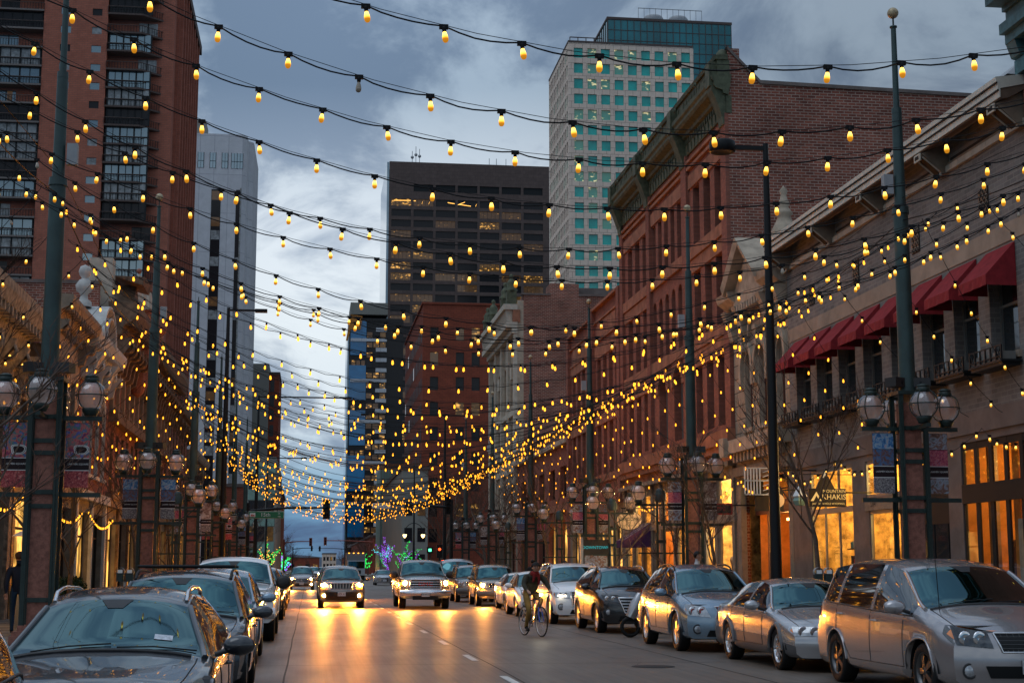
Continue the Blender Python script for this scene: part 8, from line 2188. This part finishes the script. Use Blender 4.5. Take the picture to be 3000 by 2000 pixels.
o = MB(); o.box(-0.5, 0.5, -0.12, 0.12, 0, 2.5, M['signdark']); o.box(-0.58, -0.5, -0.16, 0.16, 0, 2.6, M['grey']); o.box(0.5, 0.58, -0.16, 0.16, 0, 2.6, M['grey']); o.box(-0.6, 0.6, -0.2, 0.2, 2.6, 2.7, M['iron']); o.build('cabinet', t)
M['kioskteal'] = emis('kiosk_heading', (0.03, 0.4, 0.42), 1.0, False)
lettering('DOWNTOWN', 0.16, M['kioskteal'], lambda u, v, n: (u, -0.125, v), 0, 2.2, 0, 'lettering', t)
o = MB(); o.box(-0.44, 0.44, -0.13, -0.122, 0.4, 1.9, B['street']); o.build('map_poster', t)
# parking meters
def meter(x, y, lab):
    t = thing('parking_meter', lab, 'parking meter', (x, y, 0.15), 0, 'parking meters')
    o = MB(); o.tube([(0, 0, 0), (0, 0, 1.15)], 0.03, M['grey'], 8); o.build('post', t)
    for sx in (-1, 1):
        o = MB(); o.box(sx * 0.1 - 0.075, sx * 0.1 + 0.075, -0.06, 0.06, 1.15, 1.34, M['iron']); o.lathe([(0.09, -0.05), (0.09, 0.05)], (sx * 0.1, 0, 1.36), M['grey'], 12, axis='y'); o.box(sx * 0.1 - 0.05, sx * 0.1 + 0.05, -0.07, -0.06, 1.33, 1.4, M['signwhite']); o.build('meter_head', t)
meter(9.7, 28.0, 'twin headed parking meter between the silver sedan and the minivan roofs'); meter(9.7, 36.2, 'twin headed parking meter behind the ice blue crossover'); meter(-3.9, 33.5, 'twin headed parking meter on the west kerb by the pedestal')
# west pavement: patio heater, planters, wreath
t = thing('patio_heater', 'patio heater with a white cap and a naked flame, right of the near west pedestal', 'patio heater', (-6.75, 38.2, 0.15))
o = MB(); o.lathe([(0.25, 0), (0.25, 0.75), (0.2, 0.8)], (0, 0, 0), M['grey'], 4, smooth=False); o.build('base', t)
o = MB()
for a in range(4): o.tube([(0.2 * math.cos(a * 1.571 + .785), 0.2 * math.sin(a * 1.571 + .785), 0.8), (0.17 * math.cos(a * 1.571 + .785), 0.17 * math.sin(a * 1.571 + .785), 2.2)], 0.02, M['grey'], 4)
o.build('frame', t)
o = MB(); o.lathe([(0.42, 2.2), (0.25, 2.3), (0.001, 2.38)], (0, 0, 0), M['white'], 4, smooth=False); o.build('cap', t)
M['flame'] = emis('gas_flame', (1.0, 0.42, 0.06), 9)
o = MB(); o.lathe([(0.05, 0.85), (0.07, 1.0), (0.03, 1.25), (0.05, 1.45), (0.02, 1.7), (0.001, 1.85)], (0, 0, 0), M['flame'], 8); o.build('flame', t)
M['leafd'] = pbr('evergreen_leaf', (0.025, 0.05, 0.02), 0.8, var=0.4, vscale=9)
def leafy(mb, c, r, n, mat, sz, rg):
    for _ in range(n):
        d = Vector([rg.gauss(0, 1) for _ in range(3)]).normalized() * rg.uniform(0.5, 1.0); p = Vector((c[0] + d.x * r[0], c[1] + d.y * r[1], c[2] + d.z * r[2]))
        a = Vector([rg.uniform(-1, 1) for _ in range(3)]).normalized() * sz; b_ = a.cross(Vector([rg.uniform(-1, 1) for _ in range(3)])).normalized() * sz * 0.5
        mb.add([p - a, p + b_, p + a, p - b_], [(0, 1, 2, 3)], mat)
rg = random.Random(77)
for i, (x, y) in enumerate(((-6.9, 41.5), (-6.9, 44.0), (-6.9, 46.5))):
    t = thing('planter_box', ['dark planter with clipped evergreens right behind the patio heater', 'dark evergreen planter in the middle of the row of three on the west terrace', 'dark evergreen planter farthest of the row of three on the west terrace'][i], 'planter', (x, y, 0.15), 0, 'evergreen planters on the west terrace')
    o = MB(); o.box(-0.35, 0.35, -1.1, 1.1, 0, 0.6, M['signdark']); o.build('box', t)
    o = MB(); leafy(o, (0, 0, 0.85), (0.38, 1.1, 0.35), 900, M['leafd'], 0.06, rg); tag(o.build('foliage', t), kind='stuff')
t = thing('garland', 'evergreen garland with a red bow over the near west doorway', 'garland', (-8.35, 32.6, 3.3))
o = MB(); leafy(o, (0, -0.6, 0), (0.18, 1.3, 0.25), 1100, M['leafd'], 0.07, rg); tag(o.build('foliage', t), kind='stuff')
o = MB(); o.lathe([(0.02, -0.16), (0.13, -0.1), (0.03, 0), (0.13, 0.1), (0.02, 0.16)], (0.22, -0.3, 0.02), M['fabric_red'], 8, axis='y'); o.tube([(0.22, -0.3, 0), (0.24, -0.2, -0.3)], 0.03, M['fabric_red'], 4); o.build('bow', t)
# west fronts: shop goods behind the east glass
GC = [(0.6, 0.05, 0.03), (0.1, 0.25, 0.3), (0.7, 0.3, 0.05), (0.5, 0.45, 0.3), (0.08, 0.07, 0.07), (0.2, 0.35, 0.12), (0.7, 0.6, 0.4)]
GM_ = [pbr(f'cloth_{i}', c, 0.8) for i, c in enumerate(GC)]
T = frameR(28.4)
t = thing('clothes_rack', 'rail of hanging clothes inside the narrow bright shop window', 'clothes rack', T(8.6, 0.1, 1.5))
o = MB(); o.tube([(0, -1.2, 1.85), (0, 1.2, 1.85)], 0.02, M['black'], 6); o.box(-0.02, 0.02, -1.2, -1.16, 0, 1.85, M['black']); o.box(-0.02, 0.02, 1.16, 1.2, 0, 1.85, M['black']); o.build('rail', t)
for i in range(18):
    y = -1.1 + i * 0.125; h = rg.uniform(0.7, 1.2); w = rg.uniform(0.19, 0.25); o = MB()
    o.add([(-w, y, 1.68), (-0.04, y, 1.8), (0.04, y, 1.8), (w, y, 1.68), (w * 0.9, y + 0.05, 1.7 - h), (-w * 0.9, y + 0.05, 1.7 - h), (-w, y + 0.07, 1.68), (-0.04, y + 0.05, 1.8), (0.04, y + 0.05, 1.8), (w, y + 0.07, 1.68)], [(0, 1, 2, 3, 4, 5), (6, 7, 8, 9, 4, 5), (3, 9, 4), (0, 6, 5)], rg.choice(GM_)); o.build('garment', t)
t = thing('stock_shelf', 'shelf of bags and boxes above the clothes rail in the narrow shop window', 'shelf', T(8.6, 2.15, 1.7))
o = MB(); o.box(-0.25, 0.25, -1.3, 1.3, 0, 0.06, M['shopwhite']); o.build('shelf_board', t)
for i in range(9): y = -1.15 + i * 0.27; h = rg.uniform(0.15, 0.45); o = MB(); o.box(-0.2, 0.2, y, y + rg.uniform(0.15, 0.24), 0.062, 0.06 + h, rg.choice(GM_)); o.build('box', t)
for k, (u, lab) in enumerate(((11.6, 'display stand of red and tan goods in the wide shop window, nearer the door'), (13.3, 'display stand of goods in the wide shop window, nearer the stone pier'))):
    t = thing('display_stand', lab, 'display stand', T(u, 0.1, 1.2), 0, 'display stands in the wide shop window')
    o = MB()
    for z in (0.5, 1.0, 1.5, 2.0): o.box(-0.3, 0.3, -0.6, 0.6, z, z + 0.04, M['woodred'])
    for y in (-0.6, 0.56): o.box(0.26, 0.3, y, y + 0.04, 0, 2.3, M['woodred'])
    o.build('shelves', t)
    for z in (0.54, 1.04, 1.54, 2.04):
        for q in range(5): y = -0.55 + q * 0.23; o = MB(); o.box(-0.22, 0.15, y, y + 0.17, z, z + rg.uniform(0.08, 0.3), rg.choice(GM_)); o.build('folded_goods', t)
# ================================================================== PEOPLE
SK = pbr('skin', (0.42, 0.22, 0.15), 0.55); HAIR = pbr('dark_hair', (0.012, 0.009, 0.008), 0.6, bump=0.3, bscale=80); EYE = pbr('eye_dark', (0.01, 0.008, 0.008), 0.3)
LIP = pbr('lip', (0.28, 0.09, 0.07), 0.5)
def person(name, label, loc, rz, J, mats, hair=True, scale=1.0, hat=None, group=None, face=0.0, bulk=1.12):
    """one skinned body from joint positions; mats: jacket, trousers, shoe. local axes: the person faces -y"""
    t = thing(name, label, 'person', loc, rz, group); t.scale = (scale,) * 3
    import bmesh
    me = bpy.data.meshes.new('body'); bm = bmesh.new(); sk = bm.verts.layers.skin.verify()
    segs = []
    def V(p, r, root=False): v = bm.verts.new(p); v[sk].radius = (r if isinstance(r, tuple) else (r, r)); v[sk].use_root = root; return v
    def E(a, b, m): bm.edges.new((a, b)); segs.append((a.co.copy(), b.co.copy(), m))
    P = {k: Vector(v) for k, v in J.items()}
    pel = V(P['pelvis'], (0.155, 0.13), True); sp = V(P['pelvis'].lerp(P['chest'], 0.45), (0.145 * bulk, 0.12 * bulk)); ch = V(P['chest'], (0.17 * bulk, 0.135 * bulk)); nk0 = V(P['chest'].lerp(P['neck'], 0.7), 0.085); nk = V(P['neck'], 0.056)
    hd = (P['head'] - P['neck']); jaw = V(P['neck'] + hd * 0.45 + Vector((0, -0.012, 0)), 0.075); skull = V(P['head'], 0.098); top = V(P['head'] + hd.normalized() * 0.065, 0.075)
    E(pel, sp, 0); E(sp, ch, 0); E(ch, nk0, 0); E(nk0, nk, 0); E(nk, jaw, 3); E(jaw, skull, 3); E(skull, top, 3)
    for s in ('L', 'R'):
        sh = V(P['shoulder' + s], 0.075 * bulk); el = V(P['elbow' + s], 0.052 * bulk); wr = V(P['wrist' + s], 0.034); E(ch, sh, 0); um = V(P['shoulder' + s].lerp(P['elbow' + s], 0.5), 0.063 * bulk); E(sh, um, 0); E(um, el, 0)
        fm = V(P['elbow' + s].lerp(P['wrist' + s], 0.45), 0.05 * bulk); E(el, fm, 0); E(fm, wr, 0)
        hp = V(P['hip' + s], 0.098); tm = V(P['hip' + s].lerp(P['knee' + s], 0.5), 0.085); kn = V(P['knee' + s], 0.063); cm = V(P['knee' + s].lerp(P['ankle' + s], 0.35), 0.06); an = V(P['ankle' + s], 0.045)
        E(pel, hp, 1); E(hp, tm, 1); E(tm, kn, 1); E(kn, cm, 1); E(cm, an, 1)
        td = P.get('toe' + s, P['ankle' + s] + Vector((0, -0.19, -0.05))); he = V(P['ankle' + s] + Vector((0, 0.03, -0.045)), 0.042); to = V(td, (0.045, 0.03)); E(an, he, 2); mid_ = V(P['ankle' + s].lerp(td, 0.55), (0.045, 0.04)); E(an, mid_, 2); E(mid_, to, 2)
        # hand: palm and five curled fingers
        hdv = (P['hand' + s] - P['wrist' + s]).normalized(); pm = V(P['wrist' + s] + hdv * 0.055, (0.036, 0.022)); E(wr, pm, 3)
        side = hdv.cross(Vector((0, -1, 0.2))); side = side.normalized() if side.length > 1e-3 else Vector((1, 0, 0)); down = hdv.cross(side)
        for k, (o_, L) in enumerate(((-0.027, 0.062), (-0.009, 0.072), (0.009, 0.068), (0.026, 0.055))):
            b0 = V(P['wrist' + s] + hdv * 0.092 + side * o_, 0.0095); E(pm, b0, 3); b1 = V(b0.co + hdv * L * 0.5 + down * 0.012, 0.009); E(b0, b1, 3); b2 = V(b1.co + hdv * L * 0.25 + down * 0.028, 0.0085); E(b1, b2, 3)
        th = V(P['wrist' + s] + hdv * 0.045 + side * -0.042 + down * 0.01, 0.011); E(pm, th, 3); t2 = V(th.co + hdv * 0.035 + down * 0.018 + side * -0.008, 0.0095); E(th, t2, 3)
    bm.to_mesh(me); bm.free()
    ob = bpy.data.objects.new('body', me); COL.objects.link(ob)
    m = ob.modifiers.new('skin', 'SKIN'); m.use_smooth_shade = True; m.branch_smoothing = 0.6
    ob.modifiers.new('sub', 'SUBSURF').levels = 1; ob.modifiers['sub'].render_levels = 1
    dg = bpy.context.evaluated_depsgraph_get(); m2 = bpy.data.meshes.new_from_object(ob.evaluated_get(dg)); bpy.data.objects.remove(ob)
    m2.materials.clear()
    for x in (*mats, SK): m2.materials.append(x)
    for p in m2.polygons:
        c = p.center; best = 9; bi = 0
        for (a, b, k) in segs:
            ab = b - a; tt = max(0, min(1, (c - a).dot(ab) / max(1e-9, ab.length_squared))); d = (c - (a + ab * tt)).length
            if k == 0: d *= 0.72
            if d < best - 1e-4: best = d; bi = k
        p.material_index = bi; p.use_smooth = True
    bo = bpy.data.objects.new('body', m2); COL.objects.link(bo); bo.parent = t
    # face and hair follow the head
    H = P['head']; o = MB(); Rz = Matrix.Rotation(face, 3, 'Z')
    def hp_(x, y, z): v = Rz @ Vector((x, y, z)); return (H.x + v.x, H.y + v.y, H.z + v.z)
    for x in (-0.032, 0.032): o.ball(hp_(x, -0.091, -0.008), 0.012, EYE, 8, 5); o.box(0, 0, 0, 0, 0, 0, EYE) if False else o.tube([hp_(x * 0.5, -0.1, 0.018), hp_(x * 1.45, -0.09, 0.02)], 0.006, HAIR, 4)
    o.build('eyes', bo)
    o = MB(); o.tube([hp_(0, -0.096, 0.005), hp_(0, -0.118, -0.04), hp_(0, -0.095, -0.05)], [0.008, 0.015, 0.008], SK, 6); o.build('nose', bo)
    o = MB(); o.tube([hp_(-0.025, -0.082, -0.082), hp_(0, -0.09, -0.08), hp_(0.025, -0.082, -0.082)], 0.0075, LIP, 5); o.build('mouth', bo)
    for x in (-1, 1): o = MB(); o.lathe([(0.001, 0), (0.018, 0.004), (0.022, 0.012), (0.012, 0.02)], hp_(x * 0.098, 0.0, -0.02), SK, 8, axis='x'); o.build('ear', bo)
    if hair:
        o = MB(); rg2 = random.Random(3)
        o.ball((0, 0, 0), 0.108, hat or HAIR, 14, 10); vs = []
        for v in o.v:
            x, y, z = v
            z2 = max(z, 0.035 + (-0.05 if y > 0.02 else 0.0)) if z < 0.035 else z * 1.06
            if y > 0.02: z2 = max(z, -0.06)
            k = 1 + 0.05 * math.sin(x * 90) * math.cos(y * 70); vs.append(hp_(x * k, y * k + 0.012, z2 + 0.012))
        o.v = vs; o.build('hair', bo)
    return t, bo
def standing(step=0.0, arm=0.1, H=1.78):
    k = H / 1.78
    J = dict(pelvis=(0, 0, 0.96), chest=(0, 0.0, 1.32), neck=(0, 0.0, 1.52), head=(0, -0.02, 1.67))
    for s, sx in (('L', 1), ('R', -1)):
        q = step * sx
        J['hip' + s] = (sx * 0.1, 0, 0.9); J['knee' + s] = (sx * 0.11, -q * 0.5 - 0.02, 0.5); J['ankle' + s] = (sx * 0.11, -q * 0.85 + (0.06 if q < 0 else 0), 0.09 if q >= 0 else 0.13)
        J['shoulder' + s] = (sx * 0.19, 0, 1.42); J['elbow' + s] = (sx * 0.25, 0.03 + q * 0.4, 1.13); J['wrist' + s] = (sx * 0.24, -0.06 + q * 0.8, 0.9); J['hand' + s] = (sx * 0.235, -0.1 + q * 0.9, 0.8)
    return {a: tuple(c * k for c in b_) for a, b_ in J.items()}
JN = pbr('navy_jacket', (0.012, 0.018, 0.035), 0.75); JE = pbr('blue_jeans', (0.02, 0.05, 0.1), 0.8); SHO = pbr('dark_shoes', (0.012, 0.011, 0.01), 0.6); JW = pbr('white_jacket', (0.55, 0.54, 0.55), 0.7); JB = pbr('black_coat', (0.015, 0.014, 0.015), 0.8)
CAP = pbr('brown_cap', (0.06, 0.035, 0.025), 0.8)
t, b_ = person('person', 'person in a brown cap, dark jacket and jeans walking away on the west pavement', (-6.3, 34.6, 0.155), R(188), standing(0.3), (JN, JE, SHO), hat=CAP)
person('person', 'dark haired person in a white jacket walking behind the ice blue crossover', (9.55, 36.9, 0.155), R(70), standing(0.3, H=1.84), (JW, JB, SHO))
person('person', 'person in a black coat standing right of the directory kiosk', (11.6, 59.5, 0.155), R(20), standing(0.1), (JB, JB, SHO), group='people in black by the kiosk')
person('person', 'person in dark clothes standing left of the directory kiosk', (10.2, 60.5, 0.155), R(-30), standing(0.1, H=1.7), (JN, JE, SHO), group='people in black by the kiosk')
person('person', 'person in a dark coat on the pavement above the white sedan', (10.3, 70.0, 0.155), R(150), standing(0.25, H=1.8), (JB, JE, SHO))
# ---------------------------------------------------------------- cyclist
def bicycle(loc, rz, label):
    t = thing('bicycle', label, 'bicycle', loc, rz)
    FRM = pbr('dark_blue_frame', (0.012, 0.02, 0.05), 0.35, coat=1); BLU = pbr('bright_blue_fork', (0.02, 0.09, 0.5), 0.35, coat=1)
    r = 0.345
    for yw, nm in ((-0.52, 'wheel'), (0.5, 'wheel')):
        o = MB(); o.lathe([(r - 0.018, -0.016), (r, -0.012), (r + 0.006, 0), (r, 0.012), (r - 0.018, 0.016), (r - 0.022, 0)], (0, 0, 0), M['rubber'], 36, axis='x'); w = o.build(nm, t, (0, yw, r))
        o = MB(); o.lathe([(r - 0.02, -0.011), (r - 0.035, -0.009), (r - 0.035, 0.009), (r - 0.02, 0.011)], (0, 0, 0), M['alloy'], 36, axis='x'); o.build('rim', w)
        o = MB()
        for i in range(20):
            a = 2 * math.pi * i / 20; o.tube([(0.02 * (-1) ** i, 0.02 * math.cos(a + 0.8), 0.02 * math.sin(a + 0.8)), (0, (r - 0.03) * math.cos(a), (r - 0.03) * math.sin(a))], 0.0022, M['chrome'], 3)
        o.lathe([(0.02, -0.04), (0.025, 0), (0.02, 0.04)], (0, 0, 0), M['alloy'], 8, axis='x'); o.build('spokes', w)
    bb, st, ht, hb = (0, 0.06, 0.29), (0, 0.2, 0.82), (0, -0.36, 0.86), (0, -0.41, 0.7)
    o = MB()
    for a, b in ((bb, st), (st, ht), (bb, hb), (ht, hb)): o.tube([a, b], 0.017, FRM, 8)
    for sx in (-1, 1): o.tube([(sx * 0.02, 0.08, 0.29), (sx * 0.06, 0.5, r)], 0.01, FRM, 6); o.tube([(sx * 0.015, 0.19, 0.8), (sx * 0.06, 0.5, r)], 0.009, FRM, 6)
    o.tube([st, (0, 0.22, 0.94)], 0.013, M['black'], 6); o.build('frame', t)
    o = MB()
    for sx in (-1, 1): o.tube([(sx * 0.03, -0.41, 0.68), (sx * 0.05, -0.47, 0.5), (sx * 0.055, -0.52, r)], 0.013, BLU, 6)
    o.build('fork', t)
    o = MB(); o.lathe([(0.001, -0.13), (0.03, -0.1), (0.05, 0.02), (0.075, 0.12), (0.001, 0.14)], (0, 0.22, 0.96), M['plastic'], 10, axis='y'); o.v = [(x, y, 0.955 + (z - 0.96) * 0.4) for x, y, z in o.v]; o.build('saddle', t)
    o = MB(); o.tube([(0, -0.36, 0.86), (0, -0.4, 1.0)], 0.014, M['black'], 6); o.tube([(-0.3, -0.38, 1.03), (-0.1, -0.42, 1.01), (0.1, -0.42, 1.01), (0.3, -0.38, 1.03)], 0.014, M['black'], 8); o.build('handlebar', t)
    o = MB(); o.lathe([(0.05, -0.01), (0.07, 0)], bb, M['black'], 16, axis='x'); o.lathe([(0.07, -0.012), (0.09, -0.01), (0.09, -0.006)], bb, M['alloy'], 20, axis='x')
    for sg, a in ((-1, -1.45), (1, 1.69)): e = (sg * 0.07, 0.06 + 0.17 * math.cos(a), 0.29 + 0.17 * math.sin(a)); o.tube([(sg * 0.05, 0.06, 0.29), e], 0.01, M['alloy'], 6); o.box(e[0] + (0.01 if sg > 0 else -0.09), e[0] + (0.09 if sg > 0 else -0.01), e[1] - 0.04, e[1] + 0.04, e[2] - 0.01, e[2] + 0.01, M['black'])
    o.build('crank', t)
    o = MB(); o.lathe([(0.03, 0.03), (0.035, 0.0)], (0.0, -0.47, 0.97), M['black'], 10, axis='y'); o.lathe([(0.033, -0.002), (0.02, -0.012), (0.001, -0.014)], (0, -0.47, 0.97), M['bikelit'], 10, axis='y'); o.build('headlamp', t)
    return t
M['bikelit'] = emis('bicycle_lamp_lit', (1.0, 0.9, 0.65), 160)
BX, BY, BR = 5.27, 35.85, R(15)
bicycle((BX, BY, 0), BR, 'dark bicycle with a bright blue fork and a dazzling headlamp, ridden towards the viewer')
JC = pbr('olive_jacket', (0.055, 0.05, 0.035), 0.8, var=0.3, vscale=9, bump=0.4, bscale=40); TR = pbr('mustard_trousers', (0.2, 0.12, 0.035), 0.8, var=0.2, vscale=8); SC_ = pbr('red_scarf', (0.22, 0.02, 0.02), 0.85, var=0.4, vscale=20)
J = dict(pelvis=(0, 0.2, 1.03), chest=(0, -0.02, 1.33), neck=(0, -0.12, 1.48), head=(0.0, -0.19, 1.6),
         hipL=(0.1, 0.16, 0.98), kneeL=(0.13, -0.2, 0.84), ankleL=(0.12, 0.1, 0.5), toeL=(0.12, -0.08, 0.43),
         hipR=(-0.1, 0.18, 0.98), kneeR=(-0.14, -0.1, 0.58), ankleR=(-0.13, 0.12, 0.2), toeR=(-0.13, -0.06, 0.13),
         shoulderL=(0.19, -0.05, 1.4), elbowL=(0.31, -0.16, 1.2), wristL=(0.29, -0.33, 1.07), handL=(0.28, -0.42, 1.03),
         shoulderR=(-0.19, -0.05, 1.4), elbowR=(-0.31, -0.16, 1.2), wristR=(-0.29, -0.33, 1.07), handR=(-0.28, -0.42, 1.03))
t, bo = person('cyclist', 'cyclist in an olive jacket, red scarf and mustard trousers riding towards the viewer', (BX, BY, 0), BR, J, (JC, TR, SHO), face=-0.25, bulk=1.22)
o = MB(); o.lathe([(0.06, 0.06), (0.095, 0.04), (0.115, 0.0), (0.11, -0.05), (0.07, -0.07)], (0, -0.12, 1.46), SC_, 14); o.tube([(0.05, -0.21, 1.42), (0.07, -0.22, 1.3), (0.06, -0.19, 1.2)], [0.04, 0.035, 0.025], SC_, 6); o.tube([(-0.05, -0.21, 1.42), (-0.07, -0.22, 1.33), (-0.08, -0.2, 1.26)], [0.04, 0.03, 0.025], SC_, 6); o.build('scarf', bo)
o = MB(); o.lathe([(0.06, 0.1), (0.13, 0.02), (0.17, -0.06), (0.12, -0.1)], (0, -0.04, 1.42), JC, 14); o.build('collar', bo)
# small scooter parked between the cars: one wheel and a silver fairing show
t = thing('scooter', 'small silver scooter parked between the black and the ice blue crossovers', 'scooter', (8.0, 34.85, 0), R(-90))
for y in (-0.6, 0.6): link(wheel_meshes(0.24, 0.1, 'five', M['alloy'])[0], 'wheel', t, (0, y, 0.24))
o = MB(); o.tube([(0, -0.6, 0.45), (0, -0.45, 0.75), (0, -0.35, 1.0)], [0.12, 0.15, 0.08], P_silver, 10); o.tube([(0, -0.4, 0.35), (0, 0.1, 0.28), (0, 0.35, 0.5), (0, 0.75, 0.6)], [0.14, 0.14, 0.18, 0.1], P_silver, 10); o.build('body', t)
o = MB(); o.tube([(0, 0.1, 0.74), (0, 0.7, 0.78)], [0.12, 0.1], M['plastic'], 8); o.build('seat', t)
o = MB(); o.tube([(-0.3, -0.32, 1.0), (0, -0.35, 1.03), (0.3, -0.32, 1.0)], 0.016, M['black'], 6); o.build('handlebar', t)
